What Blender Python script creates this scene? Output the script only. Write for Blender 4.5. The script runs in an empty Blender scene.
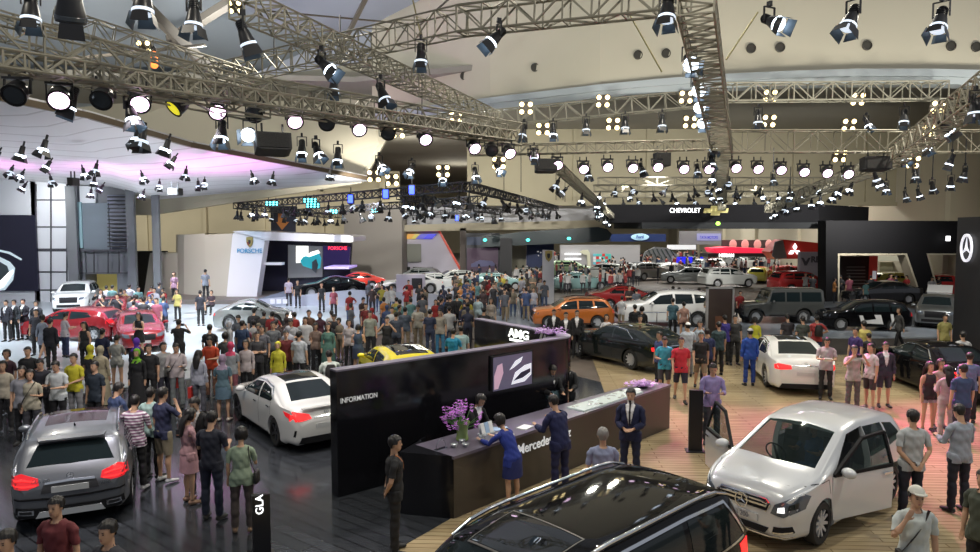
import bpy, bmesh, math, random
import numpy as np
from math import sin, cos, pi, radians, atan2, sqrt, tan, floor, hypot
from mathutils import Vector as V, Matrix, noise

random.seed(7)
SC = bpy.context.scene
COL = SC.collection
F = 700.0
EYE = 5.0
TH = math.atan(48 / F)

# ---- camera -------------------------------------------------------------
cam_data = bpy.data.cameras.new('camera')
cam_data.sensor_width = 36
cam_data.lens = 36 * F / 980
cam_data.clip_end = 500
cam = bpy.data.objects.new('camera', cam_data)
COL.objects.link(cam)
cam.location = (0, 0, EYE)
cam.rotation_euler = (pi / 2 - TH, 0, 0)
SC.camera = cam


def ray(px, py):
    a, b = (px - 490) / F, (276 - py) / F
    return V((a, cos(TH) + b * sin(TH), -sin(TH) + b * cos(TH)))


def G(px, py, z=0.0):
    """point of the level z seen at a pixel of the photograph"""
    d = ray(px, py)
    return V((0, 0, EYE)) + d * ((z - EYE) / d.z)


def D(px, py, Y):
    d = ray(px, py)
    return V((0, 0, EYE)) + d * (Y / d.y)


# ---- materials ----------------------------------------------------------
MATS = {}


def mat(name, col=(.8, .8, .8), rough=.5, metal=0.0, emit=0.0, ecol=None, coat=0.0, spec=.5,
        noise_amt=0.0, noise_scale=5.0, bump=0.0, objcol=False, alpha=1.0, trans=0.0, sample=False, sheen=0):
    if name in MATS:
        return MATS[name]
    m = bpy.data.materials.new(name)
    m.use_nodes = True
    nt = m.node_tree
    b = nt.nodes['Principled BSDF']
    b.inputs['Base Color'].default_value = (*col, 1)
    b.inputs['Roughness'].default_value = rough
    b.inputs['Metallic'].default_value = metal
    b.inputs['Specular IOR Level'].default_value = spec
    b.inputs['Coat Weight'].default_value = coat
    b.inputs['Coat Roughness'].default_value = .04
    b.inputs['Alpha'].default_value = alpha
    b.inputs['Transmission Weight'].default_value = trans
    if emit:
        b.inputs['Emission Color'].default_value = (*(ecol or col), 1)
        b.inputs['Emission Strength'].default_value = emit
    src = None
    if objcol:
        oi = nt.nodes.new('ShaderNodeObjectInfo')
        src = oi.outputs['Color']
        nt.links.new(src, b.inputs['Base Color'])
    if noise_amt or bump:
        tc = nt.nodes.new('ShaderNodeTexCoord')
        n = nt.nodes.new('ShaderNodeTexNoise')
        n.inputs['Scale'].default_value = noise_scale
        n.inputs['Detail'].default_value = 4
        nt.links.new(tc.outputs['Object'], n.inputs['Vector'])
        if noise_amt:
            mx = nt.nodes.new('ShaderNodeMix')
            mx.data_type = 'RGBA'
            mx.blend_type = 'MULTIPLY'
            mx.inputs[0].default_value = 1
            if src:
                nt.links.new(src, mx.inputs[6])
            else:
                mx.inputs[6].default_value = (*col, 1)
            cr = nt.nodes.new('ShaderNodeValToRGB')
            lo = 1 - noise_amt
            cr.color_ramp.elements[0].color = (lo, lo, lo, 1)
            cr.color_ramp.elements[0].position = .35
            cr.color_ramp.elements[1].position = .65
            nt.links.new(n.outputs['Fac'], cr.inputs[0])
            nt.links.new(cr.outputs[0], mx.inputs[7])
            nt.links.new(mx.outputs[2], b.inputs['Base Color'])
        if bump:
            bp = nt.nodes.new('ShaderNodeBump')
            bp.inputs['Strength'].default_value = bump
            bp.inputs['Distance'].default_value = .02
            nt.links.new(n.outputs['Fac'], bp.inputs['Height'])
            nt.links.new(bp.outputs[0], b.inputs['Normal'])
    if not sample:
        try:
            m.cycles.emission_sampling = 'NONE' if emit else 'AUTO'
        except Exception:
            pass
    MATS[name] = m
    return m


def plank_mat(name, c1, c2, cm, rough, sx, sy, rot=0.0, gap=.012):
    m = mat(name, c1, rough)
    nt = m.node_tree
    b = nt.nodes['Principled BSDF']
    tc = nt.nodes.new('ShaderNodeTexCoord')
    mp = nt.nodes.new('ShaderNodeMapping')
    mp.inputs['Rotation'].default_value = (0, 0, rot)
    nt.links.new(tc.outputs['Object'], mp.inputs['Vector'])
    br = nt.nodes.new('ShaderNodeTexBrick')
    br.inputs['Color1'].default_value = (*c1, 1)
    br.inputs['Color2'].default_value = (*c2, 1)
    br.inputs['Mortar'].default_value = (*cm, 1)
    br.inputs['Scale'].default_value = 1
    br.inputs['Brick Width'].default_value = sx
    br.inputs['Row Height'].default_value = sy
    br.inputs['Mortar Size'].default_value = gap
    br.inputs['Bias'].default_value = -.1
    nt.links.new(mp.outputs[0], br.inputs['Vector'])
    n = nt.nodes.new('ShaderNodeTexNoise')
    n.inputs['Scale'].default_value = 1.2
    n.inputs['Detail'].default_value = 6
    mp2 = nt.nodes.new('ShaderNodeMapping')
    mp2.inputs['Rotation'].default_value = (0, 0, rot)
    mp2.inputs['Scale'].default_value = (1, 9, 1)
    nt.links.new(tc.outputs['Object'], mp2.inputs['Vector'])
    nt.links.new(mp2.outputs[0], n.inputs['Vector'])
    cr = nt.nodes.new('ShaderNodeValToRGB')
    cr.color_ramp.elements[0].position = .3
    cr.color_ramp.elements[1].position = .7
    cr.color_ramp.elements[0].color = (.72, .72, .72, 1)
    nt.links.new(n.outputs['Fac'], cr.inputs[0])
    mx = nt.nodes.new('ShaderNodeMix')
    mx.data_type = 'RGBA'
    mx.blend_type = 'MULTIPLY'
    mx.inputs[0].default_value = 1
    nt.links.new(br.outputs['Color'], mx.inputs[6])
    nt.links.new(cr.outputs[0], mx.inputs[7])
    nt.links.new(mx.outputs[2], b.inputs['Base Color'])
    return m


# ---- mesh building ------------------------------------------------------
def ortho(d):
    d = d.normalized()
    u = d.cross(V((0, 0, 1)))
    if u.length < 1e-3:
        u = V((1, 0, 0))
    u.normalize()
    return u, d.cross(u).normalized()


class MB:
    def __init__(s):
        s.v, s.f, s.m = [], [], []

    def add(s, vs, fs, m=0):
        o = len(s.v)
        s.v += [tuple(x) for x in vs]
        s.f += [tuple(o + i for i in f) for f in fs]
        s.m += [m] * len(fs)
        return s

    def box(s, c, size, rz=0.0, m=0, M=None):
        x, y, z = (k / 2 for k in size)
        vs = [V((i * x, j * y, k * z)) for k in (-1, 1) for j in (-1, 1) for i in (-1, 1)]
        R = M or Matrix.Rotation(rz, 3, 'Z')
        c = V(c)
        return s.add([R @ p + c for p in vs], [(0, 2, 3, 1), (4, 5, 7, 6), (0, 1, 5, 4), (2, 6, 7, 3), (0, 4, 6, 2), (1, 3, 7, 5)], m)

    def bar(s, a, b, w, h=None, m=0):
        a, b = V(a), V(b)
        d = b - a
        if d.length < 1e-6:
            return s
        h = h or w
        u, n = ortho(d)
        vs = [p + u * i * w / 2 + n * j * h / 2 for p in (a, b) for i, j in ((-1, -1), (1, -1), (1, 1), (-1, 1))]
        return s.add(vs, [(0, 3, 2, 1), (4, 5, 6, 7), (0, 1, 5, 4), (1, 2, 6, 5), (2, 3, 7, 6), (3, 0, 4, 7)], m)

    def tube(s, a, b, r, r2=None, n=8, m=0, caps=True):
        a, b = V(a), V(b)
        r2 = r if r2 is None else r2
        u, w = ortho(b - a)
        vs = []
        for p, rr in ((a, r), (b, r2)):
            for i in range(n):
                t = 2 * pi * i / n
                vs.append(p + u * cos(t) * rr + w * sin(t) * rr)
        fs = [(i, i + n, (i + 1) % n + n, (i + 1) % n) for i in range(n)]
        if caps:
            fs += [tuple(range(n)), tuple(range(2 * n - 1, n - 1, -1))]
        return s.add(vs, fs, m)

    def lathe(s, prof, c=(0, 0, 0), n=16, M=None, m=0, caps=True):
        """prof: (radius, height) along local z"""
        c = V(c)
        M = M or Matrix.Identity(3)
        vs = []
        for r, h in prof:
            for i in range(n):
                t = 2 * pi * i / n
                vs.append(M @ V((cos(t) * r, sin(t) * r, h)) + c)
        fs = []
        for k in range(len(prof) - 1):
            for i in range(n):
                j = (i + 1) % n
                fs.append((k * n + i, k * n + j, (k + 1) * n + j, (k + 1) * n + i))
        if caps and prof[0][0] > 1e-4:
            fs.append(tuple(range(n - 1, -1, -1)))
        if caps and prof[-1][0] > 1e-4:
            q = (len(prof) - 1) * n
            fs.append(tuple(range(q, q + n)))
        return s.add(vs, fs, m)

    def ell(s, c, r, n=10, k=7, M=None, m=0):
        prof = [(max(1e-5, sin(pi * i / k)), -cos(pi * i / k)) for i in range(k + 1)]
        S = Matrix.Diagonal(V(r))
        return s.lathe(prof, c, n, (M or Matrix.Identity(3)) @ S, m)

    def loft(s, rings, caps=True, m=0):
        n = len(rings[0])
        vs = [p for r in rings for p in r]
        fs = []
        for k in range(len(rings) - 1):
            for i in range(n):
                j = (i + 1) % n
                fs.append((k * n + i, k * n + j, (k + 1) * n + j, (k + 1) * n + i))
        if caps:
            fs += [tuple(range(n - 1, -1, -1)), tuple(range((len(rings) - 1) * n, len(rings) * n))]
        return s.add(vs, fs, m)

    def prism(s, poly, t, m=0):
        """poly: 3-D planar outline, t: thickness vector"""
        n = len(poly)
        t = V(t)
        vs = [V(p) for p in poly] + [V(p) + t for p in poly]
        fs = [tuple(range(n - 1, -1, -1)), tuple(range(n, 2 * n))] + [(i, (i + 1) % n, (i + 1) % n + n, i + n) for i in range(n)]
        return s.add(vs, fs, m)

    def mesh(s, name, smooth=None):
        me = bpy.data.meshes.new(name)
        me.from_pydata(s.v, [], s.f)
        bm = bmesh.new()
        bm.from_mesh(me)
        for f, k in zip(bm.faces, s.m):
            f.material_index = k
        bmesh.ops.recalc_face_normals(bm, faces=bm.faces)
        bm.to_mesh(me)
        bm.free()
        if smooth:
            shade(me, smooth)
        return me

    def build(s, name, mats, parent=None, smooth=None):
        me = s.mesh(name, smooth)
        for m in (mats if isinstance(mats, (list, tuple)) else [mats]):
            me.materials.append(m)
        return link(name, me, parent)


def shade(me, ang=40):
    for p in me.polygons:
        p.use_smooth = True
    try:
        me.set_sharp_from_angle(angle=radians(ang))
    except Exception:
        pass


def link(name, data, parent=None):
    o = bpy.data.objects.new(name, data)
    COL.objects.link(o)
    if parent is not None:
        o.parent = parent
    return o


KIDS = {}


def thing(name, label, cat, loc=(0, 0, 0), rz=0.0, group=None):
    o = link(name, None)
    o.location = loc
    o.rotation_euler = (0, 0, rz)
    return tag(o, label, cat, group)


def tag(o, label=None, cat=None, group=None, kind=None):
    if label:
        o['label'] = label
    if cat:
        o['category'] = cat
    if group:
        o['group'] = group
    elif 'group' in o.keys() and group is not None:
        del o['group']
    if kind:
        o['kind'] = kind
    return o


def kids(o):
    return [x for x in o.children]


def copy_tree(o, parent=None, top=True):
    c = o.copy()
    COL.objects.link(c)
    if parent is not None:
        c.parent = parent
    for ch in o.children:
        copy_tree(ch, c, False)
    return c


def recolor(o, col, names):
    for ch in o.children:
        if ch.name.split('.')[0] in names:
            ch.color = (*col, 1)
        recolor(ch, col, names)


def struct(o):
    o['kind'] = 'structure'
    return o


def text(name, body, size, mtl, parent, loc, rot, extrude=.01, font_scale=1.0, bold=0.0, align='CENTER'):
    cu = bpy.data.curves.new(name, 'FONT')
    cu.body = body
    cu.size = size
    cu.extrude = extrude
    cu.offset = bold
    cu.align_x = align
    cu.align_y = 'CENTER'
    cu.materials.append(mtl)
    tmp = link('tmp', cu)
    dg = bpy.context.evaluated_depsgraph_get()
    dg.update()
    me = bpy.data.meshes.new_from_object(tmp.evaluated_get(dg))
    bpy.data.objects.remove(tmp)
    o = link(name, me, parent)
    o.location = loc
    o.rotation_euler = rot
    o.scale = (font_scale, 1, 1)
    return o
# ======================= the hall ========================================
wood = plank_mat('pale_oak_boards', (.50, .40, .24), (.42, .32, .185), (.26, .19, .10), .22, 1.9, .145, radians(3))
darkfloor = plank_mat('dark_glossy_boards', (.050, .055, .064), (.034, .038, .045), (.01, .01, .012), .16, 2.2, .24, radians(38))
greyfloor = mat('grey_glossy_stage_floor', (.33, .37, .42), .2, noise_amt=.15, noise_scale=.4)
lightfloor = mat('pale_grey_stage_floor', (.55, .60, .63), .22, noise_amt=.10, noise_scale=.3)
carpet = mat('dark_brown_carpet', (.05, .042, .036), .9, noise_amt=.2, noise_scale=3)
hallfloor = mat('worn_hall_floor', (.16, .13, .11), .45, noise_amt=.35, noise_scale=.8)
cream = mat('cream_painted_plaster', (.60, .55, .42), .75, noise_amt=.08, noise_scale=.15)
cream2 = mat('beige_painted_wall', (.52, .46, .32), .8, noise_amt=.1, noise_scale=.2)
roofgrey = mat('grey_roof_sheet', (.36, .40, .44), .7, noise_amt=.1, noise_scale=.2)
ceilgrey = mat('taupe_ceiling', (.30, .28, .23), .85, noise_amt=.12, noise_scale=.15)
beamgrey = mat('grey_blue_beam', (.42, .46, .47), .5)
darkvent = mat('dark_vent', (.05, .045, .035), .6)
black = mat('satin_black', (.012, .012, .015), .28)
blackm = mat('matt_black', (.015, .015, .018), .6)
white = mat('white_lacquer', (.75, .75, .76), .3)
steel = mat('galvanised_truss', (.25, .235, .18), .5, .2)
steelb = mat('black_truss', (.03, .03, .035), .5, .3)
chrome = mat('chrome', (.75, .77, .8), .12, 1.0)


def slab(name, pts, z, t, m, parent=None):
    mb = MB()
    mb.prism([V((p[0], p[1], z)) for p in pts], (0, 0, -t))
    return mb.build(name, m, parent)


struct(slab('floor', [(-75, -4), (60, -4), (60, 150), (-75, 150)], -.03, .2, hallfloor))
# dark glossy boards under the stand and its cars
w0, w1 = G(392, 552), G(430, 533)
dirw = (w1 - w0).normalized()
wb = w0 + dirw * 22
wc = w0 - dirw * 10
struct(slab('floor_dark_boards', [(-32, 2), (wc.x, 2), (w0.x, w0.y), (3.2, 17.6), (3.6, 22.5), (-1, 29), (-32, 29)], -.004, .02, darkfloor))
struct(slab('floor_oak_boards', [(wc.x + .01, 2), (26, 2), (26, 27.4), (4.0, 27.4), (3.61, 22.5), (3.21, 17.6), (w0.x + .01, w0.y)], 0, .02, wood))
struct(slab('floor_carpet_strip', [(2.5, 27.42), (26, 27.42), (26, 31.5), (-1, 31.5)], .0, .02, carpet))
struct(slab('floor_pale_stage', [(1, 31.55), (26, 31.55), (26, 47), (-2, 47)], .05, .07, greyfloor))
st = [G(-70, 396), G(60, 396), G(140, 386), G(235, 372), G(330, 348), G(420, 322), G(440, 300), G(-70, 296)]
struct(slab('floor_white_stage', [(p.x, p.y) for p in st], .03, .05, lightfloor))

# bulkhead with its arched lower edge
mb = MB()
cols = [(372, 115, 25, 43), (430, 107, -5, 41), (490, 99, -45, 38), (545, 92.5, -70, 36.4), (600, 86, -80, 35), (660, 80.5, -80, 34), (720, 76, -80, 33),
        (785, 73, -80, 32.4), (850, 71, -80, 32), (925, 71, -80, 31.8), (1010, 73, -80, 31.6)]
lo = [D(x, yb, Y) for x, yb, yt, Y in cols]
hi = [D(x, yt, Y + .6) for x, yb, yt, Y in cols]
n = len(cols)
back = V((0, .5, 0))
for i in range(n - 1):
    mb.add([lo[i], lo[i + 1], hi[i + 1], hi[i]], [(0, 1, 2, 3)])
    mb.add([lo[i] + back, lo[i + 1] + back, hi[i + 1] + back, hi[i] + back], [(3, 2, 1, 0)])
    mb.add([lo[i], lo[i + 1], lo[i + 1] + back, lo[i] + back], [(0, 1, 2, 3)])
mb.add([lo[0], hi[0], hi[0] + back, lo[0] + back], [(0, 1, 2, 3)])
struct(mb.build('wall_bulkhead', cream))
mb = MB()
for i in range(n - 1):
    a, b = lo[i] + V((0, -.35, 0)), lo[i + 1] + V((0, -.35, 0))
    dn = V((0, 0, -.62))
    fr = V((0, .9, 0))
    mb.add([a, b, b + dn, a + dn, a + fr, b + fr, b + dn + fr, a + dn + fr], [(0, 1, 2, 3), (3, 2, 6, 7), (4, 7, 6, 5), (0, 4, 5, 1)])
    dn2 = V((0, 0, -.32))
    f2 = V((0, -.12, 0))
    mb.add([a + f2, b + f2, b + dn2 + f2, a + dn2 + f2, a, b, b + dn2, a + dn2], [(0, 1, 2, 3), (3, 2, 6, 7), (0, 4, 5, 1)])
struct(mb.build('trim_1', beamgrey))
# round vents let into the bulkhead
for k, (x, y) in enumerate([(464, 76), (535, 67.5), (638, 55), (666, 53.5), (751, 48.5), (780, 47.5), (867, 45.5), (951, 46), (976, 47)]):
    Y = 38 - (x - 464) * .022 if x < 700 else 33
    # place on the interpolated wall face
    for i in range(n - 1):
        if cols[i][0] <= x <= cols[i + 1][0]:
            t = (x - cols[i][0]) / (cols[i + 1][0] - cols[i][0])
            Yb = cols[i][3] * (1 - t) + cols[i + 1][3] * t
            fr_ = (cols[i][1] * (1 - t) + cols[i + 1][1] * t - y) / ((cols[i][1] - cols[i][2]) * (1 - t) + (cols[i + 1][1] - cols[i + 1][2]) * t)
            Y = Yb + .6 * fr_
            break
    c = D(x, y, Y - .03)
    r_ = .22
    ro = Matrix.Rotation(pi / 2, 3, 'X')
    mb = MB()
    mb.lathe([(r_, -.02), (r_, .05), (r_ * .82, .07), (r_ * .8, .02), (.03, .02)], (0, 0, 0), 20, ro)
    o = mb.build('ceiling_vent', darkvent)
    o.location = c
    ref = ['just past the end of the long truss', 'near the middle of the bulkhead', 'beside its twin, further from the ladder truss', 'beside its twin, nearer the ladder truss',
           'by the ladder truss, below the white glowing spotlight', 'below the glowing spotlight, further from the ladder truss', 'under the tilted barn door spotlight',
           'under the spotlight with spread barn doors', 'at the very edge of the picture'][k]
    tag(o, 'round dark vent in the cream bulkhead ' + ref, 'vent', 'round vents in the cream bulkhead')

# cream wall above the white canopy
mb = MB()
q = [D(-160, 215, 50), D(150, 215, 50), D(362, 183, 50), D(386, 140, 47), D(372, 60, 46), D(240, 82, 48), D(150, 66, 50), D(-160, 15, 52)]
mb.prism(q, (0, .5, 0))
struct(mb.build('wall_upper_left', cream))
# recessed ceiling, back and side walls
struct(slab('ceiling_recess', [(-75, 34), (-8, 42), (6, 36), (27, 33), (60, 33), (60, 146), (-75, 146)], 13.9, .3, ceilgrey))
mb = MB()
mb.box((-5, 141, 6.5), (140, .5, 15.2))
struct(mb.build('wall_back', cream2))
mb = MB()
mb.box((36, 88, 6.8), (.5, 105, 13.6))
for k in range(8):
    mb.box((35.6, 42 + k * 13, 6.8), (.5, .8, 13.6))
struct(mb.build('wall_right', cream))
mb = MB()
mb.box((16.8, 62, 10.4), (37.6, .5, 6.9))
mb.box((16.8, 61.7, 7.1), (37.6, .5, .3))
for k in range(6):
    mb.box((1 + k * 6.4, 61.7, 10.4), (.3, .3, 6.9))
struct(mb.build('wall_middle', mat('olive_beige_wall', (.40, .36, .25), .8, noise_amt=.1, noise_scale=.2)))
mb = MB()
mb.box((-38, 78, 5.5), (56, .5, 11.5))
for k in range(9):
    mb.box((-64 + k * 6.5, 77.6, 5.5), (.35, .3, 11.5))
mb.box((-38, 77.6, 9.2), (56, .3, .4))
struct(mb.build('wall_left_back', cream2))
# sloping grey roof with its girders
mb = MB()
ra = [V((-70, 51, 12.5)), V((-28, 50, 13.4)), D(228, 84, 47.4), D(372, 24, 43.4), D(432, -6, 41.4), V((7, 20, 25)), V((10, -6, 28)), V((-70, -6, 26))]
cr_ = V((-35, 22, 19.5))
up_ = V((0, 0, .3))
for i in range(len(ra)):
    a_, b_ = ra[i], ra[(i + 1) % len(ra)]
    mb.add([cr_, a_, b_, cr_ + up_, a_ + up_, b_ + up_], [(0, 1, 2), (3, 5, 4), (1, 4, 5, 2)])
roof = struct(mb.build('ceiling_roof_sheet', roofgrey))
mb = MB()
girder = mat('brown_roof_girder', (.10, .085, .065), .6)
for a, b, w in [((100, -40), (240, 100), .5), ((250, -10), (170, 40), .4), ((205, 45), (60, 60), .14), ((380, -30), (335, 60), .18), ((255, 10), (420, 25), .08), ((420, 25), (470, -20), .08), ((420, 25), (430, 75), .06)]:
    mb.bar(D(*a, 30), D(*b, 33), w, w * .8)
struct(mb.build('ceiling_girders', girder))

# ---- white louvred canopy over the neighbouring stand --------------------
m_can = mat('white_canopy_panels', (.66, .66, .68), .55)
nt = m_can.node_tree
bs = nt.nodes['Principled BSDF']
tc = nt.nodes.new('ShaderNodeTexCoord')
mp = nt.nodes.new('ShaderNodeMapping')
mp.inputs['Rotation'].default_value = (0, 0, radians(-12))
wv = nt.nodes.new('ShaderNodeTexWave')
wv.bands_direction = 'Y'
wv.wave_profile = 'SAW'
wv.inputs['Scale'].default_value = .16
cr = nt.nodes.new('ShaderNodeValToRGB')
cr.color_ramp.elements[0].color = (.40, .39, .40, 1)
cr.color_ramp.elements[0].position = .02
cr.color_ramp.elements[1].color = (.66, .66, .68, 1)
cr.color_ramp.elements[1].position = .12
nt.links.new(tc.outputs['Object'], mp.inputs[0])
nt.links.new(mp.outputs[0], wv.inputs[0])
nt.links.new(wv.outputs['Fac'], cr.inputs[0])
nt.links.new(cr.outputs[0], bs.inputs['Base Color'])
can = thing('canopy', 'huge white louvred canopy roof over the stand with the big screen, washed with pink light', 'canopy')
top = [D(-60, 96, 20), D(0, 101, 21), D(90, 119, 25.5), D(190, 147, 33), D(372, 181, 47), D(250, 191, 49), D(155, 200, 49), D(110, 189, 49), D(0, 182, 49), D(-160, 178, 49)]
mb = MB()
cen = D(110, 160, 33)
nn = len(top)
up = V((0, 0, .3))
mb.add([cen] + top + [cen + up] + [p + up for p in top], [(0, i + 1, (i + 1) % nn + 1) for i in range(nn)] + [(nn + 1, nn + 1 + (i + 1) % nn + 1, nn + 1 + i + 1) for i in range(nn)]
       + [(i + 1, (i + 1) % nn + 1, nn + 1 + (i + 1) % nn + 1, nn + 1 + i + 1) for i in range(nn)])
mb.build('canopy_deck', m_can, can, smooth=70)
mb = MB()
for i in range(4):
    mb.bar(top[i] + V((0, -.1, .1)), top[i + 1] + V((0, -.1, .1)), .2, .22)
mb.build('edge_profile', mat('bronze_edge', (.12, .09, .06), .4, .3), can)
# ======================= trusses ==========================================
ORD = ['first', 'second', 'third', 'fourth', 'fifth', 'sixth', 'seventh', 'eighth', 'ninth', 'tenth', 'eleventh', 'twelfth', 'thirteenth', 'fourteenth', 'fifteenth',
       'sixteenth', 'seventeenth', 'eighteenth', 'nineteenth', 'twentieth']


def truss(a, b, h, w, label, m=None, step=None, r=.023, group=None, flat=False, tri=False, name='lighting_truss', roll=0.0):
    """box truss from a to b (centre of the top face), h high, w wide"""
    m = m or steel
    a, b = V(a), V(b)
    L = (b - a).length
    d = (b - a).normalized()
    u, nrm = ortho(d)
    if nrm.z > 0:
        nrm = -nrm
    if roll:
        Rm = Matrix.Rotation(roll, 3, d)
        u, nrm = Rm @ u, Rm @ nrm
    n = max(2, int(round(L / (step or h * 1.05))))
    c = lambda t, i, j: a + d * (L * t) + u * (i * w / 2) + nrm * (h * j)
    root = thing(name, label, 'truss', group=group)
    ch = MB()
    for i in (-1, 1):
        for j in (0, 1):
            ch.tube(c(0, i, j), c(1, i, j), r, n=6)
    ch.build('chord', m, root)
    br = MB()
    rb = r * .62
    for k in range(n + 1):
        t = k / n
        for p, q in (((-1, 0), (1, 0)), ((-1, 1), (1, 1)), ((-1, 0), (-1, 1)), ((1, 0), (1, 1))):
            br.bar(c(t, *p), c(t, *q), rb * 2)
        if k < n:
            t2 = (k + 1) / n
            e = k % 2
            for i in (-1, 1):
                br.bar(c(t, i, e), c(t2, i, 1 - e), rb * 2)
            br.bar(c(t, -1 if e else 1, 1), c(t2, 1 if e else -1, 1), rb * 2)
            br.bar(c(t, -1 if e else 1, 0), c(t2, 1 if e else -1, 0), rb * 2)
    br.build('brace_lattice', m, root)
    return root


truss(D(-25, 14, 10.6), D(262, 84, 14.5), .72, .6, 'deep steel lattice truss carrying the near row of round stage lamps, up to the node')
truss(D(-25, 47, 10.2), D(512, 132, 20.4), .26, .4, 'shallow steel truss directly above the near row of round stage lamps', r=.024)
truss(D(262, 80, 14.5), D(515, 124, 20.6), .62, .5, 'deep steel truss from the crossing node down to where the near lamp row ends')
truss(D(-20, 8, 14.5), D(250, 86, 19), .5, .5, 'upper steel truss running behind the orange lamp towards the grey roof')
truss(D(55, 8, 18), D(252, 72, 21), .45, .4, 'thin pale steel truss right under the grey roof sheet, the furthest of the near bundle', r=.022)
truss(D(242, -6, 13.6), D(492, 112, 27), .42, .62, 'long steel truss slanting down across the cream bulkhead from the top of the picture')
truss(D(215, 66, 22), D(462, 8, 17), .6, .5, 'steel truss rising in front of the grey roof, crossed by the slanting truss')
truss(D(462, 8, 17), D(690, -20, 14.6), .6, .5, 'steel truss along the top of the cream bulkhead up to the ladder-like truss', r=.03)
truss(D(696, -10, 12.6), D(724, 152, 26), .42, .62, 'ladder-like steel truss seen from below in front of the bulkhead', step=.36)
truss(D(380, 122, 36), D(716, 89, 33.5), .75, .6, 'steel truss under the grey-blue beam between the node and the ladder truss', r=.035)
truss(D(716, 84, 31), D(945, 82, 30.6), .75, .6, 'steel truss under the grey-blue beam beyond the ladder truss', r=.035)
truss(D(470, 146, 24.3), D(714, 140, 24), .32, .45, 'shallow steel truss carrying the far row of glowing lamps, nearer the black speaker boxes')
truss(D(722, 131, 24), D(1000, 131, 24), .72, .5, 'deep steel truss with open zigzag lattice carrying the far row of glowing lamps')
truss(D(1010, 60, 14), D(893, 152, 25), .5, .6, 'steel truss slanting down from the top corner above the star tower')
truss(D(893, 152, 25), D(770, 205, 46), .5, .6, 'slim steel truss receding towards the dark framed stand')
truss(D(560, 165, 26), D(612, 214, 50), .3, .3, 'slim steel truss receding towards the dark hanging canopy')
truss(D(722, 158, 27), D(722, 205, 50), .4, .5, 'slim steel truss receding above the bow tie badge')
FARY = [34, 42, 52, 64, 80, 100]
for k, Y in enumerate(FARY):
    z = 5 + (228 - (178 + k * 7.2)) * Y / 700
    truss((6.2 * Y / 50 + 1, Y, z), (19 * Y / 50 + 3.5, Y, z), .38, .45, 'thin cross truss above the dark hanging canopy, ' + ORD[k] + ' going away from the glowing lamp row', step=.9, r=.025, group='cross trusses above the hanging canopy')
# black rig in front of the crest stand
BR = [(D(236, 203, 48), D(466, 182, 31)), (D(466, 182, 31), D(556, 206, 60)), (D(290, 210, 50), D(480, 196, 38)), (D(236, 203, 48), D(330, 214, 66)), (D(330, 214, 66), D(556, 206, 60)), (D(400, 192, 37), D(500, 210, 56))]
BL = ['near long side', 'side towards the dark hanging canopy', 'middle rail', 'short end by the crest stand', 'far long side', 'slanting inner rail']
for (a, b), s in zip(BR, BL):
    truss(a, b, .38, .4, 'black painted lighting truss of the low rig, ' + s, m=steelb, r=.03, step=.7, group='black rig trusses')
# thin hanger cables from the ceiling
mcab = mat('steel_cable', (.05, .05, .05), .5, .4)
for k, (x, y0, y1, Y, s) in enumerate([(340, 15, 66, 22, 'beside the slanting truss'), (274, 25, 60, 22, 'above the upper truss crossing'), (422, 56, 118, 24, 'above the yellow-strapped lamp'),
                                    (504, 150, 212, 40, 'nearest the dark canopy'), (521, 140, 192, 30, 'by the near speaker box'), (556, 170, 200, 40, 'between canopy and speaker box'), (565, 165, 202, 40, 'over the pale canopy')]):
    o = MB().tube(D(x, y0, Y), D(x, y1, Y), .02, n=6).build('suspension_cable', mcab)
    tag(o, 'thin dark suspension cable hanging ' + s, 'cable', 'suspension cables')
for k, (p, q, s) in enumerate([((411, -8), (421, 36), 'above the lamp over the long truss'), ((627, 10), (662, 72), 'slanting over the bulkhead vents'), ((758, 12), (726, 60), 'slanting away from the ladder truss')]):
    o = MB().tube(D(*p, 19), D(*q, 19), .022, n=6).build('lifting_strap', mat('yellow_strap', (.30, .27, .12), .8))
    tag(o, 'dull yellow lifting strap ' + s, 'strap')

# ======================= lamps =============================================
lampblk = mat('lamp_housing', (.02, .02, .022), .35, .2)
lens_pink = mat('lens_lit_pink', (1, .85, 1), .3, emit=5, ecol=(1, .70, .97))
lens_white = mat('lens_lit_white', (1, 1, 1), .3, emit=5, ecol=(.75, .87, 1))
lens_soft = mat('lens_dim_blue', (.7, .8, .9), .2, emit=.9, ecol=(.75, .86, 1))
lens_off = mat('lens_off', (.05, .06, .07), .12)
lens_yel = mat('lens_yellow_gel', (.8, .7, .03), .4, emit=.9, ecol=(.85, .75, .03))
bulb_warm = mat('warm_bulb', (1, .85, .5), .3, emit=6, ecol=(1, .78, .36))
led_cyan = mat('led_cyan', (.1, .9, .9), .3, emit=7, ecol=(.1, .85, .95))
led_blue = mat('led_blue', (.05, .1, 1), .3, emit=5, ecol=(.04, .08, 1))
doorsilver = mat('barn_door_inner_silver', (.10, .14, .18), .4, .3)
RX = Matrix.Rotation(pi, 3, 'X')


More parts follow.
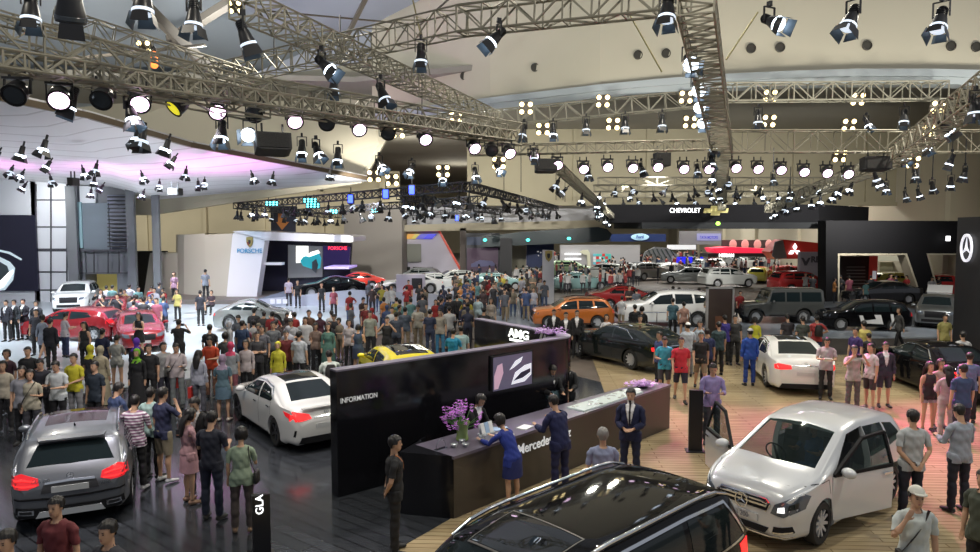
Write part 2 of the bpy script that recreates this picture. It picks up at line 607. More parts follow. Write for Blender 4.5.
def lamp_proto(kind, lens):
    """hanging lamp; origin at the clamp, lamp axis is local -Z of its housing"""
    root = link('stage_spotlight' if kind == 'barn' else 'stage_par_lamp', None)
    mb = MB()
    if kind == 'barn':
        mb.box((0, 0, -.03), (.05, .1, .1))
        mb.box((0, 0, -.09), (.26, .035, .02))
        for s in (-1, 1):
            mb.box((s * .13, 0, -.22), (.02, .035, .27))
        mb.build('yoke', lampblk, root)
        hb = MB()
        hb.lathe([(.045, .17), (.07, .165), (.08, .1), (.075, .02), (.105, -.06), (.125, -.17), (.14, -.23), (.14, -.3)], n=16)
        for k in range(5):
            hb.lathe([(.092, .13 - k * .035), (.092, .118 - k * .035)], n=16)
        h = hb.build('housing', lampblk, root, smooth=30)
        h.location = (0, 0, -.33)
        MB().lathe([(.142, -.235), (.146, -.24), (.146, -.275), (.142, -.28)], n=16).build('rim_glow_band', lens, h, smooth=30)  # emissive band stands for light reflected at the gel rim
        MB().lathe([(.13, -.302), (.06, -.315), (1e-5, -.32)], n=16).build('lens', lens, h)
        for k in range(4):
            db = MB()
            a = k * pi / 2
            wd = .13 if k % 2 else .10
            ln = .19 if k % 2 else .15
            ti = .22
            pts = [(-wd, 0), (wd, 0), (wd * 1.2, ln), (-wd * 1.2, ln)]
            R = Matrix.Rotation(a, 3, 'Z')
            pl = [R @ V((x, .14 + y * sin(ti), -.3 - y * cos(ti))) for x, y in pts]
            inn = [p + R @ V((0, -.006, 0)) for p in pl]
            db.add(pl, [(0, 1, 2, 3)])
            db.add(inn, [(3, 2, 1, 0)], 1)
            db.build('barn_door', [lampblk, doorsilver], h)
    else:
        mb.box((-.1, 0, -.04), (.03, .03, .14))
        mb.box((.1, 0, -.04), (.03, .03, .14))
        mb.box((0, 0, -.1), (.36, .12, .035))
        for s in (-1, 1):
            mb.box((s * .165, 0, -.2), (.02, .05, .22))
        mb.build('yoke', lampblk, root)
        hb = MB()
        hb.lathe([(.05, .14), (.10, .12), (.14, .05), (.155, -.05), (.155, -.13), (.165, -.14), (.165, -.165), (.135, -.165), (.13, -.15)], n=20)
        h = hb.build('housing', lampblk, root, smooth=35)
        h.location = (0, 0, -.27)
        MB().lathe([(.132, -.155), (.07, -.165), (1e-5, -.17)], n=20).build('lens', lens, h)
    return root


def small_lamp(lens, doors=True):
    mb = MB()
    mb.box((0, 0, -.06), (.04, .04, .14))
    mb.lathe([(.04, -.12), (.06, -.13), (.07, -.3), (.12, -.42)], n=10)
    mb.lathe([(.115, -.421), (.1, -.44), (1e-5, -.45)], n=10, m=1)
    mb.lathe([(.121, -.36), (.124, -.38), (.124, -.40), (.121, -.415)], n=10, m=1)  # emissive ring imitates reflected light on the rim
    if doors:
        for k in range(4):
            R = Matrix.Rotation(k * pi / 2, 3, 'Z')
            mb.add([R @ V(p) for p in ((-.09, .12, -.42), (.09, .12, -.42), (.12, .17, -.55), (-.12, .17, -.55))], [(0, 1, 2, 3)])
    me = mb.mesh('small_spotlight', 35)
    for x in (lampblk, lens):
        me.materials.append(x)
    return me


PROTO = {}


def lamp(kind, lens, px, py, Y, tilt, rz, label, group=None, scale=1.0, cat='stage lamp'):
    """px,py is where the lamp head shows"""
    key = (kind, lens.name)
    new = False
    if key not in PROTO:
        PROTO[key] = lamp_proto(kind, lens)
        o = PROTO[key]
    else:
        o = copy_tree(PROTO[key])
    p = D(px, py, Y)
    off = .30 if kind != 'barn' else .40
    o.location = p + V((0, 0, off * scale))
    o.scale = (scale,) * 3
    o.rotation_euler = (0, 0, rz)
    for ch in o.children:
        if ch.name.startswith('housing'):
            ch.rotation_euler = (tilt, 0, 0)
    tag(o, label, cat, group)
    if group is None and 'group' in o.keys():
        del o['group']
    return o


LIT = []
# near row of round lamps
rowA = [(18, 93, 0), (60, 98, 1), (104, 98, 0), (140, 102, 1), (180, 105, 2), (217, 110, 1), (255, 113, 0), (294, 120, 1), (327, 122, 0), (358, 128, 1), (388, 132, 0), (424, 138, 1), (473, 147, 1), (491, 149, 0), (508, 152, 1)]
for k, (x, y, s) in enumerate(rowA):
    Y = 11.2 + (20 - 11.2) * ((x - 18) / 490) ** 1.25
    ln = [lens_off, lens_pink, lens_yel][s]
    st_ = ['switched off', 'with glowing pink-white lens', 'with yellow gel'][s]
    lamp('par', ln, x, y, Y, -radians(55 if s != 2 else 48), radians([10, 25, -40][s]), 'round stage lamp ' + st_ + ', ' + ORD[k] + ' in the near row under the truss', 'round lamps in the near row', scale=1.12)
    if s:
        LIT.append((D(x, y, Y), s))
# far row
rowB = [533, 557, 583, 607, 632, 657, 683, 708, 735, 757, 780, 803, 826, 847]
for k, x in enumerate(rowB):
    y = [156, 164, 168, 166, 167, 166, 168, 168, 167, 168, 169, 171, 172, 173][k]
    if k == 0:
        lamp('par', lens_pink, x, y, 24, -radians(58), radians(14), 'round stage lamp with glowing lens starting the far row, by the first speaker box', 'round lamps in the far row', scale=1.1)
    else:
        lamp('par', lens_pink, x, y, 24, -radians(58), radians(8 - k), 'glowing round stage lamp, ' + ORD[k] + ' in the far row counted from the first speaker box', 'round lamps in the far row', scale=1.15)
    LIT.append((D(x, y, 24), 1))

# barn door spotlights: x, y, Y, tilt, rz, lens, scale, label
o_, w_, s_ = lens_off, lens_white, lens_soft
barn = [
    (31, 8, 11, -8, 20, s_, 1.0, 'hanging in the top corner above the deep truss'),
    (70, -2, 8.5, 20, 30, o_, 1.2, 'large and close, cut by the picture top near the corner'),
    (143, -2, 11, -5, 10, s_, 1.1, 'cut by the picture top, over the middle near-row lamps'),
    (194, 14, 12, -5, -10, s_, 1.0, 'hanging before the grey roof over the yellow lamp'),
    (243, 34, 12.5, -20, 110, s_, 1.0, 'pointing slantwise, beside the four warm bulbs at the top'),
    (322, 66, 15, -48, 70, w_, 1.0, 'tilted with bright lens, under the crossing of two trusses'),
    (334, 84, 16, -10, 10, s_, .9, 'hanging just below the tilted bright one'),
    (381, 93, 16.5, -25, 60, s_, 1.0, 'hanging below the slanting truss over the bulkhead'),
    (421, 54, 16, -8, 0, s_, 1.0, 'hanging on the yellow strap below the upper truss'),
    (499, 38, 16, -45, -70, w_, 1.05, 'glowing white, alone before the cream bulkhead under the upper truss'),
    (668, 8, 13, -15, -30, s_, 1.1, 'beside the top of the ladder-like truss'),
    (689, 64, 16, -58, -5, w_, 1.2, 'glowing white, topmost of the string down the ladder truss'),
    (697, 89, 18.5, -55, -5, w_, 1.2, 'glowing white, second of the string down the ladder truss'),
    (698, 106, 20, -55, -5, w_, 1.15, 'glowing white, third of the string down the ladder truss'),
    (701, 121, 21.5, -50, -5, w_, 1.1, 'glowing white, lowest of the string down the ladder truss'),
    (769, 24, 13.5, -60, 25, w_, 1.0, 'glowing white square-on, above two round vents'),
    (853, 18, 12.5, -30, -60, s_, 1.0, 'with long tilted body, above the round vent past the glowing one'),
    (941, 20, 12.5, -28, -50, s_, 1.0, 'with spread doors near the top corner over the star tower'),
    (524, 131, 25, -20, -40, s_, 1.0, 'on the truss under the bulkhead, nearest the node'),
    (553, 130, 25, -10, 0, w_, 1.0, 'on the truss under the bulkhead, second from the node'),
    (586, 125, 25, -5, 0, s_, .95, 'on the truss under the bulkhead, third from the node'),
    (625, 123, 25, -5, 0, s_, 1.0, 'on the truss under the bulkhead, fourth from the node'),
    (662, 121, 25, -5, 0, s_, 1.0, 'on the truss under the bulkhead, last before the ladder truss'),
    (758, 117, 24, -5, 0, s_, 1.05, 'just past the ladder truss over the zigzag lattice'),
    (866, 123, 24, -30, 20, w_, .85, 'small and bright over the zigzag lattice'),
    (904, 117, 22, -15, -30, s_, 1.0, 'before the slanting corner truss'),
    (943, 128, 19, -40, 70, w_, 1.0, 'bright, hanging on the slanting corner truss'),
    (975, 105, 15, -5, 0, s_, .95, 'at the picture edge on the slanting corner truss'),
    (925, 145, 23, -20, 30, w_, .9, 'small bright one at the low end of the corner truss'),
    (902, 158, 25, -40, 10, w_, .9, 'with glowing face beside the last speaker box'),
    (915, 174, 28, -10, 0, s_, .9, 'hanging low past the last speaker box'),
    (130, 112, 12.6, -20, 60, w_, .85, 'glowing blue-white beneath the fourth round lamp'),
    (73, 99, 11.8, -20, -60, w_, .85, 'glowing blue-white squeezed beside the second round lamp'),
    (222, 131, 14, -15, 0, w_, .9, 'glowing blue-white beneath the sixth round lamp'),
    (250, 136, 14.5, -70, 10, w_, 1.0, 'with round glowing face beside the slanted speaker box'),
    (302, 148, 17, -15, 10, w_, .85, 'bright, first past the slanted speaker box'),
    (316, 150, 17.5, -30, 50, w_, .85, 'bright, second past the slanted speaker box'),
    (338, 155, 18, -10, 0, w_, .85, 'bright, third past the slanted speaker box'),
    (379, 165, 21, -45, 40, w_, .9, 'bright, at the tip of the white canopy'),
    (412, 169, 22, -40, -20, w_, .85, 'bright, just past the tip of the white canopy'),
    (443, 176, 23, -25, 0, w_, .85, 'bright, over the near side of the black rig'),
    (475, 173, 23, -20, 20, w_, .85, 'bright, over the corner of the black rig'),
    (497, 169, 23, -50, 30, w_, .8, 'bright, below the end of the near lamp row'),
    (534, 154, 23.5, -10, 0, s_, .9, 'dark, in front of the first lamp of the far row'),
    (588, 172, 24.5, -10, 20, s_, .8, 'small, below the third lamp of the far row'),
    (641, 168, 24.5, -20, 60, s_, .8, 'small, tucked behind the fifth lamp of the far row'),
    (713, 145, 24, -15, 0, s_, 1.0, 'dark, at the foot of the ladder truss'),
    (711, 161, 24, -20, 0, w_, .9, 'bright, at the foot of the ladder truss'),
    (697, 169, 24.5, -15, 0, s_, .8, 'small, between two glowing lamps at the foot of the ladder truss'),
]
for x, y, Y, t, rz, ln, sc, lab in barn:
    lamp('barn', ln, x, y, Y, radians(t), radians(rz), 'black barn door spotlight ' + lab, None, scale=sc, cat='spotlight')
    if ln is w_:
        LIT.append((D(x, y, Y), 3))

# lamps under the white canopy
sm_lit, sm_dim, sm_off = small_lamp(lens_white), small_lamp(lens_soft), small_lamp(lens_off)


def small(px, py, Y, tilt, rz, me, label, group, name='small_spotlight', scale=1.0):
    o = link(name, me)
    o.location = D(px, py, Y) + V((0, 0, .3 * scale))
    o.rotation_euler = (tilt, 0, rz)
    o.scale = (scale,) * 3
    tag(o, label, 'spotlight', group)
    return o


can_l = [(2, 158), (25, 153), (48, 148), (14, 173), (25, 177), (28, 188), (50, 181), (53, 167), (82, 173), (98, 169), (95, 181), (92, 193), (105, 189), (141, 178), (139, 141), (146, 139),
         (171, 147), (178, 163), (187, 174), (160, 186), (145, 195), (198, 185), (205, 184), (251, 178), (274, 179), (331, 174)]
for k, (x, y) in enumerate(can_l):
    Y = 16 + (y - 140) * .42
    small(x, y, Y, radians(random.uniform(-35, -5)), random.uniform(-1.5, 1.5), sm_lit if k % 3 else sm_dim,
          'small black spotlight dropped below the white louvred canopy roof, one of a loose scatter', 'small spotlights below the white canopy', 'canopy_spotlight', 1.15)
# lamps on the black rig
for s, (a, b) in enumerate(BR):
    L = (b - a).length
    nl = [17, 12, 13, 8, 14, 9][s]
    for k in range(nl):
        t = (k + .5 + random.uniform(-.2, .2)) / nl
        p = a.lerp(b, t)
        o = link('rig_spotlight', random.choice([sm_lit, sm_dim, sm_off, sm_off, sm_off]))
        o.location = p + V((random.choice((-.2, .2)), 0, -.4))
        o.rotation_euler = (radians(random.uniform(-40, 0)), 0, random.uniform(-1.6, 1.6))
        o.scale = (1.35,) * 3
        tag(o, 'small dark spotlight on the low black rig, ' + BL[s], 'spotlight', 'spotlights on the black rig, ' + BL[s])
# lamps over the far stands
for k, Y in enumerate(FARY):
    z = 5 + (228 - (178 + k * 7.2)) * Y / 700
    x0, x1 = 6.2 * Y / 50 + 1, 19 * Y / 50 + 3.5
    nl = 9 + k
    for j in range(nl):
        x = x0 + (x1 - x0) * (j + random.uniform(.2, .8)) / nl
        o = link('truss_spotlight', random.choice([sm_lit, sm_dim, sm_off, sm_off]))
        o.location = (x, Y, z - .4)
        o.rotation_euler = (radians(random.uniform(-45, 0)), 0, random.uniform(-1.6, 1.6))
        o.scale = (1.0 + k * .1,) * 3
        tag(o, 'small spotlight hung from the ' + ORD[k] + ' cross truss above the dark hanging canopy', 'spotlight', 'spotlights on the ' + ORD[k] + ' cross truss')
for (a, b, nl, lab) in [(D(893, 165, 25), D(770, 212, 46), 12, 'slim truss receding to the dark framed stand'), (D(562, 172, 26), D(612, 220, 50), 9, 'slim truss receding to the dark hanging canopy'), (D(722, 166, 28), D(722, 196, 44), 6, 'slim truss above the bow tie badge')]:
    for j in range(nl):
        p = a.lerp(b, (j + .5) / nl)
        o = link('truss_spotlight', random.choice([sm_lit, sm_lit, sm_dim]))
        o.location = p + V((random.uniform(-.4, .4), 0, 0))
        o.rotation_euler = (radians(random.uniform(-45, 0)), 0, random.uniform(-1.6, 1.6))
        o.scale = (1.15,) * 3
        tag(o, 'small spotlight clamped along the ' + lab, 'spotlight', 'spotlights on the ' + lab)
# scattered lamps on drop poles near the right wall
drops = [(886, 187, 28), (905, 195, 30), (918, 193, 30), (932, 186, 27), (951, 182, 25), (965, 173, 24), (952, 160, 22), (845, 174, 34), (790, 195, 32), (773, 178, 30)]
for k, (x, y, Y) in enumerate(drops):
    ob = lamp('barn', s_ if k % 2 else w_, x, y, Y, radians(-10 - 5 * (k % 4)), radians(k * 40), 'barn door spotlight on a drop pole before the beige side wall, ' + ORD[k] + ' going nearer', None, scale=.8, cat='spotlight')
    MB().bar((0, 0, 0), (0, 0, 1.2), .035).build('drop_pole', lampblk, ob)

# warm four-bulb ceiling lamps
quad_me = MB()
for i in (-1, 1):
    for j in (-1, 1):
        quad_me.ell((i * .16, -.02, j * .14), (.085, .06, .085), 10, 6, m=1)
        quad_me.lathe([(.11, 0), (.11, .06), (.05, .1)], (i * .16, .0, j * .14), 12, Matrix.Rotation(-pi / 2, 3, 'X'))
quad_me.box((0, .12, 0), (.5, .04, .42))
qm = quad_me.mesh('four_bulb_lamp', 35)
qm.materials.append(girder)
qm.materials.append(bulb_warm)
quads = [(235, 7, 17, 'at the top beside the slanted spotlight'), (144, 47, 20, 'over the upper truss by the orange lamp'), (456, 117, 30, 'at the crossing node'), (526, 108, 33, 'nearest the node under the bulkhead'),
         (603, 101, 33, 'second from the node under the bulkhead'), (686, 97, 33, 'just before the ladder truss'), (543, 129, 36, 'low, above the second barn door spotlight'), (613, 124, 36, 'low, between the third and fourth barn door spotlights'),
         (690, 122, 36, 'low, behind the glowing string of spotlights'), (770, 96, 32, 'under the beam, first past the ladder truss'), (858, 99, 32, 'under the beam, second past the ladder truss'), (769, 121, 36, 'low, beside the dark spotlight past the ladder truss'),
         (849, 125, 36, 'low, beside the small bright spotlight'), (938, 107, 30, 'beside the slanting corner truss, higher'), (928, 131, 30, 'beside the slanting corner truss, lower'), (840, 156, 40, 'just above the far lamp row, by the third speaker box'),
         (913, 162, 34, 'low by the last slanted lamps'), (499, 163, 36, 'below the end of the near lamp row'), (374, 176, 40, 'at the canopy tip'), (392, 180, 40, 'just past the canopy tip'), (443, 171, 36, 'over the black rig'),
         (398, 132, 30, 'behind the near row beyond the tenth round lamp')]
for x, y, Y, lab in quads:
    o = link('four_bulb_lamp', qm)
    o.location = D(x, y, Y)
    o.rotation_euler = (radians(20), 0, 0)
    s = Y / 30 * 1.12
    o.scale = (s, s, s)
    tag(o, 'warm four-bulb ceiling lamp ' + lab, 'ceiling lamp', 'warm four-bulb lamps')
# orange beacon lamp, speaker boxes
t = thing('beacon_lamp', 'small orange glowing lamp hanging from the upper truss', 'lamp', D(154, 58, 18))
MB().lathe([(.05, -.25), (.09, -.2), (.09, .1), (.04, .16)]).build('glass', mat('orange_glow', (1, .25, .05), .4, emit=2.5, ecol=(1, .22, .04)), t)
MB().lathe([(.06, .16), (.06, .24), (.02, .3)]).build('cap', lampblk, t)


def speaker(px, py, Y, w, h, rz, tilt, lab):
    t = thing('line_speaker', lab, 'speaker', D(px, py, Y), rz)
    t.rotation_euler = (tilt, 0, rz)
    mb = MB()
    mb.prism([V((-w / 2, -.2, -h / 2 + .03)), V((-w / 2 + .08, -.2, -h / 2)), V((w / 2 - .08, -.2, -h / 2)), V((w / 2, -.2, -h / 2 + .03)), V((w / 2, -.2, h / 2)), V((-w / 2, -.2, h / 2))], (0, .45, 0))
    mb.build('cabinet', blackm, t)
    MB().box((0, -.21, 0), (w * .88, .02, h * .8)).build('grille', mat('speaker_grille', (.03, .03, .03), .8, noise_amt=.5, noise_scale=60), t)
    MB().bar((-w * .3, 0, h / 2), (-w * .3, 0, h / 2 + .25), .04).bar((w * .3, 0, h / 2), (w * .3, 0, h / 2 + .25), .04).build('bracket', lampblk, t)


speaker(273, 144, 14.3, .68, .36, radians(25), radians(-15), 'black wedge speaker box tilted under the near lamp row')
speaker(546, 166, 24, .72, .42, radians(4), radians(-8), 'black speaker box between the first two lamps of the far row')
speaker(662, 160, 25.5, .55, .5, 0, 0, 'black speaker box partly behind the sixth lamp of the far row')
speaker(876, 164, 24, .88, .46, radians(-3), radians(-6), 'wide black speaker box past the end of the far lamp row')
speaker(175, 192, 28, .42, .3, 0, 0, 'small black speaker box under the white canopy')
speaker(73, 182, 27, .22, .32, 0, 0, 'tiny upright black speaker box under the white canopy')
# LED washes on the black rig
lw = MB()
lw.box((0, 0, 0), (.75, .14, .3))
lw.bar((-.2, 0, .15), (-.2, 0, .4), .04).bar((.2, 0, .15), (.2, 0, .4), .04)
for i in range(4):
    for j in range(2):
        lw.lathe([(.055, 0), (.05, .02), (1e-5, .03)], (-.27 + i * .18, -.07, -.07 + j * .14), 8, Matrix.Rotation(pi / 2, 3, 'X'), m=1)
me_c = lw.mesh('led_wash_light', 30)
me_c.materials.append(lampblk)
me_c.materials.append(led_cyan)
for x, y, Y, lab in [(272, 204, 40, 'first from the crest stand end'), (310, 201, 38, 'second from the crest stand end'), (332, 212, 46, 'lowest, over the dark car stage'), (377, 211, 46, 'over the taupe wall'), (313, 206, 38, 'just below the second')]:
    o = link('led_wash_light', me_c)
    o.location = D(x, y, Y)
    o.rotation_euler = (radians(-25), 0, radians(10))
    tag(o, 'cyan LED wash light on the black rig, ' + lab, 'stage light', 'cyan LED wash lights')
bl = MB().box((0, 0, 0), (.3, .3, .5)).bar((0, 0, .2), (0, 0, .6), .05)
bl.box((0, -.16, 0), (.24, .02, .4), m=1)
me_b = bl.mesh('blue_stage_light')
me_b.materials.append(lampblk)
me_b.materials.append(led_blue)
for x, y, Y, lab in [(351, 199, 36, 'first from the crest stand'), (386, 194, 34, 'in the middle of the near side'), (412, 190, 33, 'nearer the rig corner'), (457, 218, 55, 'lowest, before the pale canopy')]:
    o = link('blue_stage_light', me_b)
    o.location = D(x, y, Y)
    tag(o, 'deep blue stage light on the black rig, ' + lab, 'stage light', 'deep blue stage lights')
# ======================= stands ============================================
graypan = mat('grey_wall_panels', (.17, .18, .20), .35, noise_amt=.1, noise_scale=.6)
paleg = mat('pale_wall_panels', (.66, .68, .72), .4)
dgrey = mat('dark_joint', (.05, .05, .06), .6)
taupe = mat('taupe_panel', (.36, .33, .30), .6)
whitegloss = mat('white_gloss_panel', (.74, .72, .76), .22)
navy = mat('navy_banner', (.012, .03, .12), .5)
txtw = mat('white_letters', (1, 1, 1), .4, emit=2.2, ecol=(1, 1, 1))
txtg = mat('silver_letters', (.7, .7, .72), .35, emit=.25, ecol=(.8, .8, .85))


def rect(px0, py0, px1, py1, Y, depth, m, name='panel', parent=None, dm=0):
    a, b = D(px0, py1, Y), D(px1, py0, Y)
    mb = MB()
    mb.box(((a.x + b.x) / 2, Y + depth / 2, (a.z + b.z) / 2), (abs(b.x - a.x), depth, abs(b.z - a.z)))
    return mb.build(name, m, parent)


def poly(pts, Y, depth, m, name, parent=None):
    return MB().prism([D(x, y, Y) for x, y in pts], (0, depth, 0)).build(name, m, parent)


# --- left stand: screen wall, pale panels, dark panels, louvre -------------
t = thing('screen_wall', 'white back wall of the stand at the edge with the large dark screen on it', 'wall')
rect(-70, 176, 35, 306, 47, .5, paleg, 'wall_body', t)
m_scr = mat('dark_screen_picture', (.008, .008, .016), .25, emit=.03, ecol=(.2, .2, .45))
s = rect(-70, 215, 35, 291, 46.8, .15, m_scr, 'screen', t)
scrw = mat('screen_car_picture', (.5, .6, .65), .4, emit=.55, ecol=(.6, .72, .78))
scrd = mat('screen_car_dark', (.05, .07, .08), .4, emit=.1, ecol=(.1, .12, .14))
MB().prism([D(x, y, 46.75) for x, y in [(0, 257), (10, 262), (15, 268), (13, 280), (5, 290), (-12, 292), (-12, 255)]], (0, .02, 0)).build('screen_picture', scrw, s)
MB().prism([D(x, y, 46.72) for x, y in [(0, 262), (7, 266), (9, 272), (4, 279), (-5, 284), (-5, 262)]], (0, .02, 0)).build('screen_picture', scrd, s)
MB().prism([D(x, y, 46.7) for x, y in [(-2, 283), (9, 272), (13, 270), (12, 274), (3, 287), (-5, 290)]], (0, .02, 0)).build('screen_picture', mat('screen_headlight', (1, 1, 1), .3, emit=1.5), s)
MB().prism([D(x, y, 46.75) for x, y in [(-3, 249), (10, 252), (22, 259), (21, 260.5), (9, 254), (-3, 251)]], (0, .02, 0)).build('screen_picture', scrw, s)
t = thing('panel_wall', 'pale panelled wall with a bright white glow, between screen and grey column', 'wall')
rect(35.5, 180, 67, 306, 47, .4, paleg, 'wall_body', t)
mb = MB()
for y in (200, 227, 250, 272, 290):
    a = D(51, y, 46.98)
    mb.box(a, (2.15, .03, .09 if y != 250 else .2))
for x in (36, 51, 67):
    a, b = D(x, 184, 46.98), D(x, 304, 46.98)
    mb.bar(a, b, .08)
mb.build('panel_joint', dgrey, t)
for x0, x1, s_l in [(69.5, 74.5, 'beside the pale panelled wall'), (129, 133, 'past the black louvre'), (154.5, 157.5, 'free standing before the cream stand')]:
    o = rect(x0, 186, x1, 308, 46.4, .25, mat('column_cladding', (.15, .16, .17), .5), 'column')
    tag(o, 'tall grey column ' + s_l, 'column')
t = thing('grey_facade', 'dark grey panelled facade with glass slot, black louvre and lit yellow doorway', 'facade')
rect(75.5, 186, 82, 306, 47, .4, graypan, 'facade_panel', t)
rect(82, 186, 128, 274, 47.2, .4, graypan, 'facade_panel', t)
rect(82, 203, 108, 250, 46.9, .35, mat('grey_glass_block', (.16, .19, .22), .2), 'glass_block', t)
rect(75, 202, 81, 248, 46.8, .1, mat('teal_glass', (.25, .38, .42), .1), 'glass_slot', t)
rect(118, 272, 128, 306, 47, .4, graypan, 'facade_panel', t)
rect(80, 186, 95, 203, 46.95, .2, paleg, 'upper_panel', t)
mb = MB()
for k in range(14):
    a = D(118.5, 197 + k * 3.8, 46.7)
    mb.box(a, (1.35, .25, .09))
mb.build('louvre', blackm, t)
rect(109, 195, 128, 249, 47.0, .15, mat('louvre_back', (.20, .22, .3), .5), 'louvre_backing', t)
mb = MB()
for y in (250, 251, 273):
    mb.box(D(104, y, 46.8), (3.5, .06, .06))
for x in (94, 108, 119):
    mb.bar(D(x, 250, 46.8), D(x, 273, 46.8), .06)
mb.build('panel_joint', dgrey, t)
rect(79, 272, 119, 308, 49, .2, mat('yellow_lit_niche', (.62, .52, .16), .4, emit=.18, ecol=(.7, .58, .2)), 'doorway_back', t)
rect(79, 272.5, 80, 306, 47, 2, graypan, 'doorway_side', t)
# black portal with cream slanted stand behind the column
t = thing('black_portal', 'black recess wall between the grey columns', 'wall')
rect(133, 251, 166, 306, 52, .3, blackm, 'wall_body', t)
t = thing('cream_fin', 'low cream slanted fin wall with pale lettering strip before the black recess', 'wall')
poly([(143, 300), (150, 253), (178, 253), (178, 300)], 50.5, 1.2, mat('cream_fin', (.46, .42, .36), .5), 'fin_body', t)
o = rect(148, 300, 330, 312, 45.5, 6.5, mat('stage_riser_brown', (.13, .11, .10), .5), 'raised_stage')
tag(o, 'long low brown-faced stage in front of the cream stand with the crest', 'stage')

# --- the cream stand with crest and screen ---------------------------------
t = thing('crest_stand', 'rounded cream and white exhibition building with a crest and a large car screen', 'stand')
Yp = 48.0
a, b = D(176, 300, Yp + 1), D(228, 301, Yp)
mb = MB()


def rr(z, ins=0.0, dx=0.0):
    p0 = D(178, 264, 50.5)
    p1 = D(229, 264, 47.8)
    return p0, p1


# long curved side wall
side = []
pts = [(176, 51.5), (178, 50.2), (184, 49.4), (205, 48.6), (232, 47.9)]
mbw = MB()
for (x0, Y0), (x1, Y1) in zip(pts, pts[1:]):
    q0, q1 = D(x0, 300, Y0), D(x1, 300, Y1)
    q2, q3 = D(x1, 233.5 if x1 > 200 else 234.5, Y1), D(x0, 234.8, Y0)
    mbw.add([q0, q1, q2, q3, q3 + V((0, 4, 0)), q2 + V((0, 4, 0))], [(0, 1, 2, 3), (3, 2, 5, 4)])
mbw.build('curved_wall', mat('cream_stand_wall', (.50, .46, .40), .4), t, smooth=30)
mb = MB()
mb.prism([D(x, y, 47.8) for x, y in [(226, 301), (232.5, 234), (236, 231.5), (266, 231.8), (256, 301)]], (0, 1.0, 0))
mb.build('crest_pylon', whitegloss, t)
mb = MB()
ring = [(180, 237), (182, 234), (232, 231), (236, 231), (352, 236), (353, 238), (352.5, 242), (266, 240), (180, 237.5)]
mb.prism([D(x, y, 47.6) for x, y in [(232, 231.3), (240, 230.6), (350, 235.6), (353, 237), (353, 241.5), (350, 242.2), (264, 240.3), (263, 239)]], (0, 5, 0))
mb.build('fascia', whitegloss, t)
poly([(266, 240), (352, 243), (349, 289), (256, 300)], 52, .3, mat('stand_dark_back', (.02, .02, .04), .2), 'back_wall', t)
poly([(262, 262.5), (262, 265), (282, 265), (282, 262.5)], 48.4, .6, whitegloss, 'shelf', t)
poly([(324, 267), (324, 269), (349, 269), (349, 267)], 48.4, 3, mat('violet_shelf', (.5, .45, .8), .4, emit=.4, ecol=(.5, .35, 1)), 'shelf', t)
poly([(288, 245), (322, 246.5), (322, 277), (288, 278)], 51.6, .3, mat('screen_pale', (.12, .12, .13), .3, emit=.12, ecol=(.6, .65, .7)), 'screen', t)
scr = poly([(296, 246), (308, 246), (308, 262), (296, 263)], 51.5, .1, mat('screen_white', (.9, .9, .85), .3, emit=1.3, ecol=(1, 1, .92)), 'screen_picture', t)  # white area of the screen picture
poly([(300, 261), (303, 257), (311, 254), (318, 252), (321, 258), (320, 268), (315, 270), (303, 266)], 51.45, .1, mat('screen_teal_car', (.02, .35, .4), .3, emit=.6, ecol=(.03, .45, .55)), 'screen_picture', t)
poly([(306, 256), (311, 252), (318, 250), (320, 253), (309, 257)], 51.4, .1, mat('screen_white', ), 'screen_picture', t)
poly([(312, 262), (316, 259), (318, 265), (316, 273), (312, 270)], 51.38, .1, scrd, 'screen_picture', t)
poly([(323, 246), (350, 247), (349, 266), (323, 266)], 51.6, .3, mat('screen_blue_end', (.02, .01, .06), .3, emit=.18, ecol=(.06, .03, .25)), 'screen', t)
text('lettering', 'PORSCHE', .36, mat('red_letters', (1, .05, .1), .4, emit=2.0, ecol=(1, .04, .08)), t, D(337.5, 248.3, 51.5), (pi / 2, 0, 0), bold=.003, font_scale=.9)
text('lettering', 'PORSCHE', .42, mat('teal_letters', (.0, .16, .32), .4, emit=.25, ecol=(.0, .3, .6)), t, D(249.5, 251, 47.7), (pi / 2, 0, 0), bold=.003, font_scale=.95)
# crest shield
cr_ = MB()
sh = [(-.55, .75), (0, .85), (.55, .75), (.55, 0), (.4, -.5), (0, -.9), (-.4, -.5), (-.55, 0)]
c0 = D(249.5, 242, 47.7)
cr_.prism([c0 + V((x * .4, 0, z * .42)) for x, z in sh], (0, .1, 0))
cr_.build('crest', mat('crest_gold', (.35, .28, .1), .35, .5), t)
MB().prism([c0 + V((x * .14, -.03, z * .16)) for x, z in sh], (0, .05, 0)).build('crest_centre', blackm, t)
MB().prism([c0 + V((x * .36, -.02, z * .38)) for x, z in [(-.5, .0), (-.1, .0), (-.1, -.7), (-.35, -.45)]], (0, .05, 0)).build('crest_field', mat('crest_red', (.25, .03, .03), .4), t)
o = poly([(256, 300), (352, 290), (470, 296), (470, 308), (262, 312)], 44.5, .3, mat('car_stage_riser', (.4, .42, .5), .3), 'stage_riser')
tag(o, 'pale riser of the crest stand stage below the dark car', 'stage')
struct(slab('floor_crest_stage', [(-15, 44.8), (-1.5, 44.8), (-1.5, 60), (-15, 52)], .42, .4, mat('bluish_stage', (.45, .5, .62), .15)))
for k in range(3):
    tag(MB().box(D(272.5 + k * 6.3, 301.5, 44.2), (.28, .06, .28)).build('lit_picture_frame', mat('dim_frame', (.5, .5, .55), .3, emit=.4)), 'small pale square icon panel on the crest stage front, one of three in a row', 'panel', 'square icons on the crest stage front')
